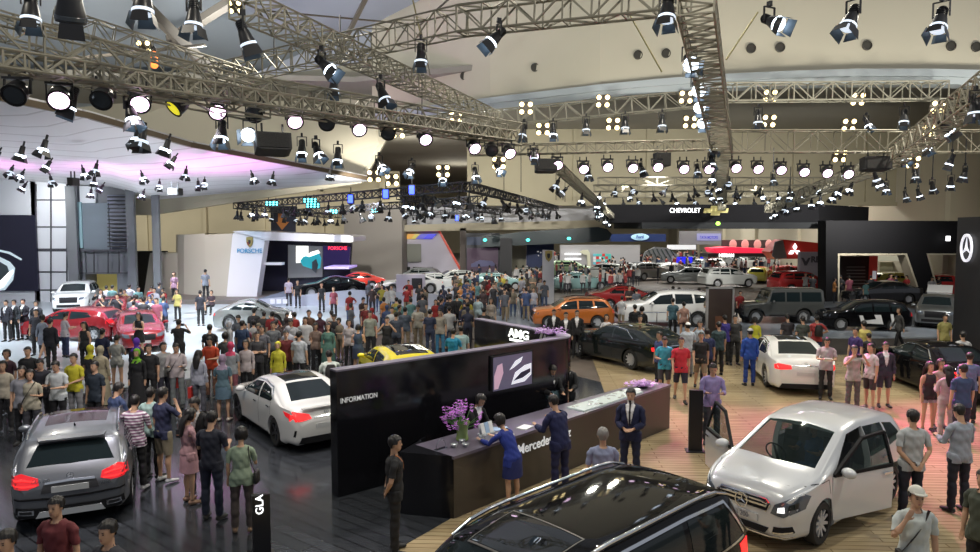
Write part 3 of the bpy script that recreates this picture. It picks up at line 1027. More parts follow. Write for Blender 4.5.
# hanging dark banner with the arrow
t = thing('hanging_banner', 'dark hanging banner with an orange arrow shape above the crest stand', 'banner')
rect(271, 206, 295, 232, 58, .15, mat('dark_blue_banner', (.02, .025, .05), .5), 'cloth', t)
poly([(278, 213), (286, 213), (286, 222), (289, 222), (282, 230), (276, 222), (278, 222)], 57.9, .05, mat('banner_orange', (.6, .22, .05), .5), 'arrow_print', t)
# taupe block
o = rect(345, 205, 401.5, 298, 62, 4, taupe, 'taupe_block_wall')
tag(o, 'tall plain taupe wall block behind the crest stand', 'wall')
# white stand with the slanted red edge
t = thing('slanted_stand', 'white exhibition stand with slanting red edge and rainbow swoosh', 'stand')
poly([(402, 230), (438, 231), (461, 272), (461, 296), (402, 296)], 66, .6, mat('lilac_white_wall', (.6, .57, .68), .35), 'wall_body', t)
poly([(438, 231), (440, 231), (463, 272), (461, 273)], 65.8, .5, mat('red_edge', (.6, .08, .05), .4, emit=.3), 'red_edge', t)
rect(402, 229, 439, 231.2, 65.8, .5, mat('red_edge', ), 'red_edge', t)
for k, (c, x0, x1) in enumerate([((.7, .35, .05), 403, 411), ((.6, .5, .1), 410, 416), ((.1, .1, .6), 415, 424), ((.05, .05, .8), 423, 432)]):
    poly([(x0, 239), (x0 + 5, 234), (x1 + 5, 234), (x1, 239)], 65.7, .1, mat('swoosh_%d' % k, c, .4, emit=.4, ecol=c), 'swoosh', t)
rect(405, 244, 421, 262, 65.7, .1, mat('poster_grey', (.3, .31, .27), .5), 'poster', t)
for x in (404, 413, 427):
    rect(x, 267, x + 6, 279, 65.7, .1, blackm, 'doorway', t)
# pale ring canopy
t = thing('pale_canopy', 'long pale lilac canopy with cream soffit hanging over the middle stands', 'canopy')
mb = MB()
mb.prism([D(x, y, 66) for x, y in [(372, 208), (470, 206), (560, 204.5), (592, 206), (604, 212), (600, 220), (560, 221), (470, 223), (372, 226)]], (0, 3, 0))
mb.build('fascia', mat('lilac_canopy', (.40, .41, .46), .4), t)
poly([(372, 226), (470, 223), (560, 221), (600, 220), (608, 226), (560, 229), (372, 232)], 64, 3, mat('cream_soffit', (.5, .45, .33), .6), 'soffit', t)
# dark canopy with rounded end, blue banners
t = thing('dark_canopy', 'long dark teal-black canopy with a rounded end under the pale canopy', 'canopy')
poly([(482, 237), (520, 232), (598, 227), (607, 229), (612, 234), (609, 240), (597, 242), (482, 247)], 61, 2, mat('teal_black', (.015, .03, .035), .3), 'fascia', t)
for x, y in ((485, 240), (528, 240), (569, 238.5)):
    MB().ell(D(x, y, 60.8), (.18, .1, .13), 10, 6).build('spot_glow', mat('teal_glow', (.1, .7, .6), .3, emit=2.5, ecol=(.1, .8, .65)), t)
t = thing('dark_stand', 'dark exhibition stand with brown screen wall behind the crowd and white cars', 'stand')
rect(466, 233, 500, 278, 63, .4, mat('dark_wall', (.025, .028, .035), .4), 'wall_body', t)
rect(467, 237, 498, 245, 62.8, .1, mat('navy_head', (.02, .04, .1), .4), 'header', t)
for x in (483, 487.5, 491, 494):
    rect(x, 240, x + 2, 242, 62.6, .1, txtw, 'lit_square', t)
rect(467, 248, 498, 272, 62.7, .1, mat('brown_screen', (.06, .04, .06), .3, emit=.08, ecol=(.3, .15, .3)), 'screen', t)
poly([(471, 264), (480, 260), (492, 261), (497, 266), (471, 267)], 62.6, .05, mat('screen_violet', (.08, .08, .16), .3, emit=.1, ecol=(.2, .2, .4)), 'screen_picture', t)
rect(500, 238, 512, 278, 60, .5, blackm, 'pillar', t)
rect(460, 228, 466, 270, 64, .5, mat('scaffold_brown', (.10, .08, .07), .6), 'side_frame', t)
o = rect(512, 245, 526, 280, 68, .4, mat('olive_wall', (.28, .27, .2), .6), 'olive_panel')
tag(o, 'olive grey wall panel between the dark pillar and the navy panel', 'wall')
o = rect(526.5, 242, 554, 280, 66, .5, navy, 'navy_panel')
tag(o, 'navy blue wall panel behind the white crest totem', 'wall')
for x, y, w in ((537, 251, 2), (540, 252, 1.5), (538, 255, 1)):
    rect(x, y, x + w, y + 1.2, 65.9, .05, txtg, 'lit_mark', o)
t = thing('crest_totem', 'tall white totem with a dark gold crest standing amid the crowd', 'totem')
poly([(543, 250), (554, 250.5), (554, 304), (542.5, 304)], 45, .5, mat('totem_white', (.62, .62, .66), .35), 'totem_body', t)
MB().prism([D(548.7, 256, 44.95) + V((x * .42, 0, z * .42)) for x, z in sh], (0, .05, 0)).build('crest', mat('crest_gold', ), t)
MB().prism([D(548.7, 256, 44.9) + V((x * .18, 0, z * .2)) for x, z in sh], (0, .05, 0)).build('crest_centre', blackm, t)
t = thing('blue_oval_banner', 'long navy banner with a pale oval badge beyond the dark canopy', 'banner')
rect(611, 234, 666, 241.6, 78, 1, navy, 'banner_board', t)
mb = MB()
mb.lathe([(1.35, 0), (1.3, .06), (1e-5, .08)], (0, 0, 0), 20, Matrix.Rotation(pi / 2, 3, 'X'))
o = mb.build('oval_badge', mat('oval_blue', (.35, .55, .7), .3, emit=.5, ecol=(.4, .65, .85)), t)
o.location = D(640, 237, 77.9)
o.scale = (.75, 1, .28)
text('lettering', 'Ford', .42, mat('navy_letter', (.05, .1, .35), .4), t, D(640, 237, 77.7), (pi / 2, 0, 0), bold=.02)
# mosaic
t = thing('mosaic_wall', 'white stand wall with a mosaic of red, yellow, teal and white squares', 'wall')
rect(560, 245, 640, 275, 84, .5, mat('far_white_wall', (.5, .5, .52), .5), 'wall_body', t)
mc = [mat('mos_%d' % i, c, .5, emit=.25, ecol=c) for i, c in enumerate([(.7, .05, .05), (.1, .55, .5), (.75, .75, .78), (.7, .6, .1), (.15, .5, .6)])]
mos = [MB() for _ in mc]
rnd = random.Random(5)
for i in range(6):
    for j in range(6):
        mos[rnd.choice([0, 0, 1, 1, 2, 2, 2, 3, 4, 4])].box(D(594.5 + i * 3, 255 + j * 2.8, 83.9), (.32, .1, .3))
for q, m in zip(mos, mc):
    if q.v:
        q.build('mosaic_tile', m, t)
poly([(580, 252), (583, 250), (588, 250), (590, 253), (591, 268), (588, 268), (587, 255), (583, 254)], 83.5, .3, mat('cream_arch', (.6, .6, .45), .5, emit=.2), 'arch', t)
for y in (253.5, 258.5):
    rect(565, y, 581, y + 1, 83.6, .1, txtw, 'light_strip', t)
# hanging dark canopy with CHEVROLET
t = thing('hanging_canopy', 'wide black hanging canopy with white lettering and a gold bow tie badge', 'canopy')
zt, zb = D(600, 204.5, 50).z, D(600, 222.5, 50).z
x0, x1, x2 = D(606.5, 200, 50).x, D(819, 200, 50).x, D(850, 200, 58).x
mb = MB()
pl = [(x0, 50), (x1, 50), (x2 + .5, 56), (x2, 64), (x0 + 2, 64)]
mb.prism([V((x, y, zb)) for x, y in pl], (0, 0, zt - zb))
mb.build('fascia', mat('canopy_black', (.010, .010, .012), .85, spec=.15), t)
mb = MB()
pl2 = [(x0 + 2.4, 49.3), (x1 + 1.8, 49.3), (x2 + .8, 56), (x2, 64), (x0 + 3, 64)]
mb.prism([V((x, y, zb - .45)) for x, y in pl2], (0, 0, .45))
mb.build('lower_tray', mat('canopy_tray', (.022, .024, .027), .7, spec=.2), t)
text('lettering', 'CHEVROLET', .46, txtw, t, D(685, 210.6, 49.95), (pi / 2, 0, 0), bold=.0, font_scale=.86)
bt = D(715.5, 210.6, 49.95)
mb = MB()
mb.prism([bt + V((x, 0, z)) for x, z in [(-.86, -.16), (-.3, -.16), (-.34, -.34), (.3, -.34), (.34, -.16), (.86, -.16), (.94, .16), (.34, .16), (.36, .34), (-.3, .34), (-.34, .16), (-.78, .16)]], (0, .06, 0))
mb.build('bow_tie_badge', mat('bow_gold', (.55, .48, .2), .35, .4, emit=.25, ecol=(.6, .52, .2)), t)
o = MB().ell((0, 0, 0), (.16, .1, .14)).build('green_indicator', mat('green_glow', (.4, .9, .1), .3, emit=3, ecol=(.4, .9, .1)), t)
o.location = D(718, 223.5, 49.2)
# far white and violet signs
t = thing('pale_sign', 'pale violet sign board with blue letters beyond the hanging canopy', 'sign')
rect(680, 231, 722, 244.5, 88, .6, mat('far_white_wall', ), 'board', t)
rect(697, 233.5, 721, 240.5, 87.8, .1, mat('violet_board', (.45, .45, .75), .4, emit=.35, ecol=(.5, .5, .85)), 'lit_board', t)
text('lettering', 'TATA MOTORS', .5, mat('blue_letters', (.1, .1, .6), .4, emit=.4, ecol=(.1, .1, .7)), t, D(709, 237.5, 87.6), (pi / 2, 0, 0), bold=.01, font_scale=.65)
t = thing('white_ring_sign', 'thin white ring sign hanging just below the pale violet sign', 'sign')
rect(668, 245, 696, 249.5, 92, .5, mat('lit_white', (.8, .8, .8), .4, emit=.7, ecol=(1, 1, 1)), 'board', t)
t = thing('arch_stand', 'silver striped curved roof stand far behind the crowd', 'stand')
poly([(640, 270), (645, 252), (655, 247), (668, 248), (676, 254), (684, 262), (640, 272)], 90, .5, mat('striped_silver', (.35, .37, .38), .4), 'curved_roof', t)
mb = MB()
for k in range(6):
    mb.bar(D(648 + k * 4.4, 249, 89.9), D(653 + k * 4.8, 260, 89.9), .12)
mb.build('stripe', mat('dark_teal', (.08, .12, .12), .5), t)
t = thing('blue_screen', 'bright blue slanted screen board above the far crowd', 'screen')
poly([(673, 263), (678, 257), (693, 257), (693, 264)], 86, .3, mat('royal_blue_lit', (.02, .02, .7), .4, emit=.9, ecol=(.02, .02, .8)), 'screen_face', t)
poly([(701, 264), (701, 257), (703, 257), (706, 264)], 86, .3, mat('royal_blue_lit', ), 'screen_face', t)
rect(693, 257, 698, 266, 85.8, .4, mat('far_dark', (.03, .035, .06), .5), 'dark_post', t)
t = thing('red_ring_stand', 'red ring banner with portrait panels and a black name strip', 'stand')
mb = MB()
mb.prism([D(x, y, 72) for x, y in [(713, 248.5), (730, 247), (771, 249), (773, 253), (716, 253)]], (0, 3, 0))
mb.build('red_fascia', mat('red_lit', (.7, .02, .06), .4, emit=.8, ecol=(.9, .03, .08)), t)
rect(708, 253.6, 774, 257, 71.8, 2, blackm, 'name_strip', t)
text('lettering', 'NISSAN', .46, txtw, t, D(726.5, 255.5, 71.7), (pi / 2, 0, 0), bold=.02)
rect(722, 240, 772, 248, 76, .3, mat('dark_portrait_wall', (.07, .05, .05), .5), 'portrait_wall', t)
for k, x in enumerate((733, 745, 757.5, 769)):
    o = MB().ell(D(x, 244.5, 75.8), (.42, .1, .55), 10, 6).build('portrait', mat('portrait_pink', (.6, .3, .28), .5, emit=.25, ecol=(.8, .35, .3)), t)
t = thing('red_diamond_stand', 'dark red box banner with white three-diamond badge', 'banner')
poly([(783, 239.5), (826, 243.5), (826, 258.5), (776, 259), (770, 252)], 62, 2, mat('dark_red_board', (.35, .02, .015), .45, emit=.15, ecol=(.5, .03, .02)), 'board', t)
poly([(772, 256), (775, 242), (783, 240), (787, 258), (776, 259)], 61.8, .1, mat('pale_fin', (.6, .55, .55), .4), 'pale_fin', t)
d0 = D(795, 250.5, 61.8)
mb = MB()
for a in (90, 210, 330):
    ax = V((cos(radians(a)), 0, sin(radians(a))))
    pr = V((-ax.z, 0, ax.x))
    mb.prism([d0, d0 + ax * .32 + pr * .19, d0 + ax * .64, d0 + ax * .32 - pr * .19], (0, .06, 0))
mb.build('three_diamond_badge', txtw, t)
t = thing('grey_name_board', 'pale grey board reading REN beside the black frame', 'sign')
rect(799, 252, 826, 290, 54, .4, mat('grey_board', (.42, .38, .42), .5), 'board', t)
text('lettering', 'REN', .62, mat('dark_letters', (.08, .07, .08), .5), t, D(818.5, 259.7, 53.9), (pi / 2, 0, 0), bold=.03)
mb = MB()
e0 = D(806, 260.3, 53.9)
mb.prism([e0 + V((x, 0, z)) for x, z in [(-.36, .2), (-.2, .2), (0, -.1), (.2, .2), (.36, .2), (.08, -.4), (-.08, -.4)]], (0, .05, 0))
mb.build('diamond_badge', mat('dark_letters', ), t)

# --- black framed stand with slanted cut-outs ------------------------------
t = thing('black_frame_stand', 'big black frame wall with slanted window openings behind the parked dark cars', 'stand')
Yf = 47.5
fr_m = mat('frame_black', (.010, .010, .012), .7, spec=.2)
poly([(826, 220.5), (985, 221), (985, 253.5), (826, 253.5)], Yf, 1.2, fr_m, 'lintel', t)
poly([(826, 253.5), (838, 253.5), (838, 312), (826, 312)], Yf, 1.2, fr_m, 'post', t)
poly([(907, 253.5), (927, 253.5), (943, 312), (927, 312)], Yf, 1.2, fr_m, 'slanted_post', t)
edge = mat('cream_frame_edge', (.55, .5, .38), .5)
poly([(838, 253.5), (907, 253.5), (906, 255), (839.5, 255)], Yf - .05, 1.0, edge, 'edge_trim', t)
poly([(838, 253.5), (839.6, 255), (839.6, 312), (838, 312)], Yf - .05, 1.0, edge, 'edge_trim', t)
poly([(907, 253.5), (927, 312), (925.3, 312), (905.3, 254.5)], Yf - .05, 1.0, edge, 'edge_trim', t)
poly([(927, 253.5), (928.6, 255), (944.6, 312), (943, 312)], Yf - .05, 1.0, edge, 'edge_trim', t)
poly([(927, 253.5), (985, 253.5), (985, 255), (928, 255)], Yf - .05, 1.0, edge, 'edge_trim', t)
t = thing('room_behind_frame', 'dark display wall and red column seen through the black frame opening', 'display')
rect(839, 256, 871, 310, 53, .3, mat('brown_dark_wall', (.045, .03, .028), .5), 'display_wall', t)
mb = MB()
for k in range(7):
    mb.box(D(856, 267 + k * 3.3, 52.8), (1.4, .05, .07))
mb.build('print_line', mat('dim_line', (.3, .28, .26), .5), t)
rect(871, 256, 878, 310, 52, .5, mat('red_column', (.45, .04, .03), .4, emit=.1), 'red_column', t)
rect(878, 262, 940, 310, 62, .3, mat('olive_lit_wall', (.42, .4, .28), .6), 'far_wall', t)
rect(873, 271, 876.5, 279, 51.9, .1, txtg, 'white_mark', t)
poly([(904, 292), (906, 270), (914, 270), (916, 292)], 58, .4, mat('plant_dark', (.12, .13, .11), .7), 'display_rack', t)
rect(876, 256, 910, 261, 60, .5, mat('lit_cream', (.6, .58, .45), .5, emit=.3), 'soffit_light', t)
# star tower
t = thing('star_tower', 'tall matt black tower with a white three-pointed star ring at the picture edge', 'tower')
a = D(952, 345, 28)
zt = D(952, 217.5, 28).z
ang = radians(-62)
mb = MB()
du = V((cos(ang), sin(ang), 0))
p0 = V((a.x, 28, 0))
fd = V((cos(radians(-105)), sin(radians(-105)), 0))
mb.prism([p0, p0 + fd * 6, p0 + fd * 6 + V((5, 1, 0)), p0 + V((5, 1, 0))], (0, 0, zt))
mb.build('tower_body', mat('tower_black', (.022, .022, .026), .55), t)
sc_ = p0 + fd * 1.2
fn = V((fd.y, -fd.x, 0))
star = link('star_ring', None, t)


def star_badge(parent, loc, xdir, R, m, nrm, name='star_badge'):
    mb = MB()
    z = V((0, 0, 1))
    n_ = 28
    zd = nrm.cross(xdir) * -1
    if zd.z < 0:
        zd = -zd
    P = lambda r, a, h: loc + xdir * (r * cos(a)) + zd * (r * sin(a)) + nrm * h
    vs, fs = [], []
    for i in range(n_):
        a = 2 * pi * i / n_
        vs += [P(R, a, 0), P(R, a, R * .12), P(R * .86, a, R * .12), P(R * .86, a, 0)]
    for i in range(n_):
        j = (i + 1) % n_
        for k in range(4):
            l = (k + 1) % 4
            fs.append((i * 4 + k, j * 4 + k, j * 4 + l, i * 4 + l))
    mb.add(vs, fs)
    for a in (90, 210, 330):
        a = radians(a)
        tip = P(R * .9, a, R * .05)
        l_, r_ = P(R * .16, a + pi / 3, R * .03), P(R * .16, a - pi / 3, R * .03)
        c_ = P(0, 0, R * .16)
        b_ = P(0, 0, 0)
        mb.add([tip, l_, c_, r_, b_], [(0, 1, 2), (0, 2, 3), (0, 4, 1), (0, 3, 4)])
    return mb.build(name, m, parent)


bpy.data.objects.remove(star)
star_badge(t, sc_ + V((0, 0, D(966, 248, 26.8).z)) + fn * .04, fd, .54, mat('star_white', (.85, .85, .9), .35, emit=.8, ecol=(.9, .9, 1)), fn)
tag(rect(947.5, 236, 950.5, 241, 47, .2, txtw, 'small_lit_sign'), 'tiny white lit sign beside the star tower on the black frame wall', 'sign')

# ======================= information stand ==================================
t = thing('information_wall', 'long glossy black information wall with screen, white lettering and violet-grey top', 'wall')
A, B, C_, E_ = V((-2.82, 12.7, 0)), V((2.02, 16.75, 0)), V((2.32, 17.7, 0)), V((.22, 20.6, 0))
Hw = 2.36
th = .26
dAB = (B - A).normalized()
nAB = V((dAB.y, -dAB.x, 0))
dCE = (E_ - C_).normalized()
nCE = V((-dCE.y, dCE.x, 0))
mwall = mat('info_wall_black', (.008, .008, .010), .12)
mtop = mat('violet_grey_top', (.16, .145, .19), .4)
out = [A]
out += [B - dAB * .35]
ctr = (B - dAB * .35) + V((-nAB.x, -nAB.y, 0)) * .62
k_ = 10
a0 = atan2(nAB.y, nAB.x)
nCE_out = V((dCE.y, -dCE.x, 0))
if nCE_out.x < 0:
    nCE_out = -nCE_out
a1 = atan2(nCE_out.y, nCE_out.x)
for i in range(1, k_):
    a = a0 + (a1 - a0) * i / k_
    out.append(ctr + V((cos(a), sin(a), 0)) * .62)
Cc = ctr + nCE_out * .62
L_ce = (E_ - C_).length
out += [Cc, Cc + dCE * L_ce]
inn = [Cc + dCE * L_ce - nCE_out * th, Cc - nCE_out * (th)]
inn += [B - dAB * .75 - nAB * th, A - nAB * th]
ol = out + inn
mb = MB()
mb.prism(ol, (0, 0, Hw))
mb.build('wall_body', mwall, t)
mb = MB()
mb.prism([p + V((0, 0, Hw)) for p in ol], (0, 0, .03))
mb.build('top_cap', mtop, t)
rz = atan2(dAB.y, dAB.x)


def onwall(px, h=None, py=None):
    """a spot on the front of the information wall straight under pixel column px"""
    d = ray(px, 400)
    s = (A.x * d.y - A.y * d.x) / (dAB.y * d.x - dAB.x * d.y)
    p = A + dAB * s
    if py is not None:
        dd = ray(px, py)
        h = EYE + dd.z / dd.y * p.y
    return p + V((0, 0, h)) + nAB * .012


p = onwall(359, py=398)
text('lettering', 'INFORMATION', .135, mat('white_print', (.75, .75, .75), .5, emit=.25), t, p, (pi / 2, 0, rz), extrude=.003, font_scale=.86, bold=.001)
s0, s1 = onwall(491, py=391), onwall(529.5, py=383)
s2, s3 = onwall(491, py=357.5), onwall(529.5, py=351)
mb = MB()
mb.prism([s0 - dAB * .03, s1 + dAB * .03, s3 + dAB * .03 + V((0, 0, .03)), s2 - dAB * .03 + V((0, 0, .03))], nAB * .05)
tv = mb.build('television', blackm, t)
q = [p + nAB * .06 for p in (s0, s1, s3, s2)]
tvp = mat('tv_picture', (.1, .09, .14), .25, emit=.30, ecol=(.16, .14, .24))
MB().prism(q, nAB * .004).build('screen', tvp, tv)


def tvq(u, v, h=.008):
    return q[0].lerp(q[1], u).lerp(q[3].lerp(q[2], u), v) + nAB * h


pw = mat('tv_white', (.7, .7, .75), .3, emit=.7, ecol=(.75, .75, .85))
pd = mat('tv_dark', (.02, .02, .05), .3, emit=.05, ecol=(.05, .05, .2))
pp = mat('tv_pink', (.5, .3, .4), .3, emit=.5, ecol=(.6, .4, .5))
MB().prism([tvq(u, v) for u, v in [(.02, .45), (.1, .75), (.22, .8), (.25, .5), (.12, .05), (.02, .05)]], nAB * .002).build('screen_picture', pp, tv)
MB().prism([tvq(u, v) for u, v in [(.45, .1), (.55, .45), (.8, .62), (.98, .65), (.98, .3), (.8, .12)]], nAB * .002).build('screen_picture', pw, tv)
MB().prism([tvq(u, v, .012) for u, v in [(.5, .2), (.7, .42), (.95, .5), (.95, .38), (.75, .25)]], nAB * .002).build('screen_picture', pd, tv)
MB().prism([tvq(u, v, .012) for u, v in [(.4, .55), (.55, .8), (.75, .9), (.7, .75), (.5, .6)]], nAB * .002).build('screen_picture', pw, tv)
# AMG lettering on the far wing (its inner face looks back to the left)
inL = Cc - nCE_out * th
fr2 = -nCE_out


def oninner(px, py):
    d = ray(px, 330)
    s = (inL.x * d.y - inL.y * d.x) / (dCE.y * d.x - dCE.x * d.y)
    p = inL + dCE * s
    dd = ray(px, py)
    return p + V((0, 0, EYE + dd.z / dd.y * p.y)) + fr2 * .015


rz2 = atan2(-dCE.y, -dCE.x)
text('lettering', 'AMG', .32, mat('amg_letters', (1, 1, 1), .4, emit=1.6, ecol=(.95, 1, .9)), t, oninner(519, 334.5), (pi / 2, 0, rz2), bold=.006, font_scale=1.25)
text('lettering', 'DRIVING PERFORMANCE', .095, mat('amg_letters', ), t, oninner(521, 341.5), (pi / 2, 0, rz2), font_scale=.9)
for k in range(3):
    MB().prism([oninner(537 + k * 4, 352), oninner(539.5 + k * 4, 352), oninner(544 + k * 3.4, 331.5 + k), oninner(541.8 + k * 3.4, 331 + k)], fr2 * .01).build('slanted_bar', mat('silver_bar', (.5, .5, .5), .35, .6), t)

# reception counter
t = thing('reception_counter', 'long dark bronze reception counter with violet-grey top and glass display', 'counter')
K0, K1 = V((-.62, 11.75, 0)), V((4.5, 17.25, 0))
dk = (K1 - K0).normalized()
nk = V((dk.y, -dk.x, 0))
bk = -nk
mb = MB()
Lk = (K1 - K0).length
mb.prism([K0, K1, K1 + bk * .62, K0 + bk * .95], (0, 0, 1.05))
cb = mb.build('counter_body', mat('bronze_counter', (.055, .045, .035), .3, noise_amt=.1, noise_scale=1), t)
mb = MB()
mb.prism([p + V((0, 0, 1.05)) for p in (K0 + nk * .02 - dk * .02, K1 + nk * .02 + dk * .02, K1 + bk * .64 + dk * .02, K0 + bk * .97 - dk * .02)], (0, 0, .05))
mb.build('counter_top', mat('counter_top_grey', (.12, .105, .14), .28), t)
mb = MB()
mb.prism([K0 - dk * .005, V((-1.58, 11.98, 0)), V((-1.2, 12.9, 0)), K0 + bk * .96 + V((0, .3, 0))], (0, 0, 1.098))
mb.build('side_block', mat('info_wall_black', ), t)
rzk = atan2(dk.y, dk.x)
pt = K0 + dk * 2.5 + nk * .012 + V((0, 0, .80))
text('lettering', 'Mercedes-Benz', .27, mat('silver_print', (.8, .82, .85), .35, emit=.35), t, pt, (pi / 2, 0, rzk), extrude=.006, bold=.003)
# glass display sunk in the top
mb = MB()
g0, g1 = K0 + dk * 3.9, K0 + dk * 6.3
mb.prism([p + V((0, 0, 1.10)) for p in (g0 + bk * .05, g1 + bk * .05, g1 + bk * .5, g0 + bk * .5)], (0, 0, .03))
gl = mb.build('display_glass', mat('display_glass', (.55, .62, .6), .08, emit=.12, ecol=(.7, .85, .8)), t)
mb = MB()
rnd = random.Random(3)
for k in range(26):
    u, v = rnd.random(), rnd.random()
    mb.box(g0.lerp(g1, u) + bk * (.1 + .35 * v) + V((0, 0, 1.135)), (.05 + .07 * rnd.random(), .06, .012), rnd.random() * 3)
mb.build('display_merchandise', mat('merch_silver', (.75, .78, .75), .2, .5), gl)
t2 = thing('black_desk', 'low black desk behind the counter where two dark-suited attendants sit', 'desk')
mb = MB()
mb.prism([p for p in (K0 + dk * 4.4 + bk * .75, K0 + dk * 6.4 + bk * .75, K0 + dk * 6.4 + bk * 1.35, K0 + dk * 4.4 + bk * 1.35)], (0, 0, .74))
mb.build('desk_body', mat('info_wall_black', ), t2)
lap = thing('laptop', 'open laptop with pale screen on the low black desk', 'laptop', K0 + dk * 5.3 + bk * 1.0 + V((0, 0, .74)), rzk + pi)
MB().box((0, 0, .01), (.34, .24, .02)).build('keyboard', blackm, lap)
sc2 = MB().box((0, .13, .12), (.34, .02, .22), M=Matrix.Rotation(radians(-15), 3, 'X')).build('screen_lid', blackm, lap)
MB().box((0, .118, .12), (.31, .006, .19), M=Matrix.Rotation(radians(-15), 3, 'X')).build('screen', mat('laptop_glow', (.5, .8, .85), .3, emit=.9, ecol=(.5, .85, .9)), sc2)
# flowers on the counter
base = K0 + dk * .75 + bk * .55 + V((0, 0, 1.1))
t = thing('flower_vase', 'glass vase with a big bunch of violet orchids on the counter', 'vase of flowers', base)
mb = MB()
mb.lathe([(.10, 0), (.12, .02), (.10, .12), (.11, .26), (.15, .34), (.14, .34), (.095, .25), (.09, .1), (.09, .03)], n=18)
mb.build('glass_vase', mat('green_glass', (.25, .35, .12), .1, spec=.8), t, smooth=40)
rnd = random.Random(11)
st_ = MB()
for k in range(46):
    a, e = rnd.uniform(0, 2 * pi), rnd.uniform(.15, 1.45)
    L = rnd.uniform(.32, .46)
    tip = V((cos(a) * sin(e) * L * 1.05, sin(a) * sin(e) * L * 1.05, .30 + cos(e) * L))
    st_.tube((0, 0, .2), tip, .005, .003, 4)
    fl = MB()
    for q_ in range(3):
        c = tip * (1 - .07 * q_) + V((rnd.uniform(-.02, .02), rnd.uniform(-.02, .02), -.01 * q_))
        for pt_ in range(5):
            aa = pt_ * 2 * pi / 5 + rnd.random()
            dr = V((cos(aa), sin(aa), rnd.uniform(-.4, .5)))
            u_ = V((-sin(aa), cos(aa), 0))
            fl.add([c, c + dr * .022 + u_ * .014, c + dr * .045, c + dr * .022 - u_ * .014], [(0, 1, 2, 3)])
    fl.build('orchid_spray', mat('orchid_violet', (.50, .14, .62), .6), t)
st_.build('stems', mat('stem_green', (.10, .28, .06), .6), t)
# purple blossom tray at the far counter end and on the wall corner
for loc, lab, sp in [(K0 + dk * 6.75 + bk * .35 + V((0, 0, 1.1)), 'low mound of lilac orchid blossoms on the far end of the counter', .42), (ctr + V((.1, -.1, Hw + .03)), 'lilac orchid blossoms lying on the rounded corner of the information wall', .5)]:
    t = thing('orchid_arrangement', lab, 'flowers', loc)
    MB().lathe([(.1, 0), (.16, .03), (.16, .05)], n=14).build('dish', blackm, t)
    fl = MB()
    for k in range(150):
        c = V((rnd.gauss(0, sp * .38), rnd.gauss(0, .12), .05 + abs(rnd.gauss(0, .06))))
        aa = rnd.random() * 6
        for pt_ in range(4):
            a = aa + pt_ * pi / 2
            dr = V((cos(a), sin(a), rnd.uniform(-.2, .8)))
            u_ = V((-sin(a), cos(a), 0))
            fl.add([c, c + dr * .02 + u_ * .018, c + dr * .045, c + dr * .02 - u_ * .018], [(0, 1, 2, 3)])
    fl.build('blossoms', mat('orchid_lilac', (.62, .38, .75), .6), t)
# things on the counter
onc = lambda s, b, z=1.10: K0 + dk * s + bk * b + V((0, 0, z))


def paper(s, b, w, d, rz, m, lab, name='brochure', cat='brochure', h=.015, group=None):
    o = MB().box((0, 0, h / 2), (w, d, h)).build(name, m)
    o.location = onc(s, b)
    o.rotation_euler = (0, 0, rz)
    tag(o, lab, cat, group)
    return o


mpap = mat('white_paper', (.8, .82, .82), .5)
mpb = mat('blue_print', (.35, .5, .7), .5)
t = thing('brochure_rack', 'acrylic brochure holder with blue and white leaflets behind the orchids', 'brochure holder', onc(1.35, .5), rzk)
MB().box((0, .03, .1), (.34, .02, .2), M=Matrix.Rotation(radians(-18), 3, 'X')).box((0, 0, .01), (.34, .14, .02)).build('holder', mat('acrylic', (.6, .65, .68), .1), t)
for k in range(3):
    MB().box((-.11 + k * .11, -.005, .12), (.1, .012, .2), M=Matrix.Rotation(radians(-18), 3, 'X')).build('leaflet', mpb if k == 1 else mpap, t)
paper(1.55, .2, .3, .21, .4, mpap, 'white form lying before the woman in royal blue on the counter')
paper(2.15, .22, .3, .21, 1.0, mpap, 'white form under the hand of the man in navy suit')
paper(1.75, .5, .3, .24, .2, mpb, 'blue-white folder lying between the attendant and the woman in blue', 'folder', 'folder')
for k, (s, b) in enumerate([(.35, .35), (.5, .22), (.62, .42), (.9, .2), (1.05, .32)]):
    t = thing('glass_dish', ['nearest small clear glass dish at the counter corner', 'small clear glass dish in front of the vase', 'small clear glass dish touching the vase', 'small clear glass dish past the vase', 'small clear glass dish by the brochure holder'][k], 'dish', onc(s, b))
    MB().lathe([(.03, 0), (.065, .05), (.07, .06), (.062, .055), (.03, .012)], n=14).build('bowl', mat('clear_silver', (.7, .75, .75), .08, .7), t, smooth=40)
t = thing('desk_telephone', 'silver wire business card stand on the corner of the counter', 'card stand', onc(.12, .45), rzk)
t.name = 'card_stand'
mb = MB()
prev = None
for k in range(9):
    a = pi * k / 8
    p = V((-.12 + .12 * (1 - cos(a)), 0, .16 * sin(a) + .01))
    if prev is not None:
        mb.tube(prev, p, .006, n=6)
    prev = p
mb.box((0, 0, .006), (.26, .09, .012))
mb.build('wire_frame', chrome, t)
for k, s in enumerate((6.35, 6.95, 7.15)):
    paper(s, .3 + .1 * (k % 2), .24, .18, .3 * k, mpap, ['white booklet before the lilac blossoms', 'white booklet just past the lilac blossoms', 'white booklet at the very end of the counter'][k], h=.04)
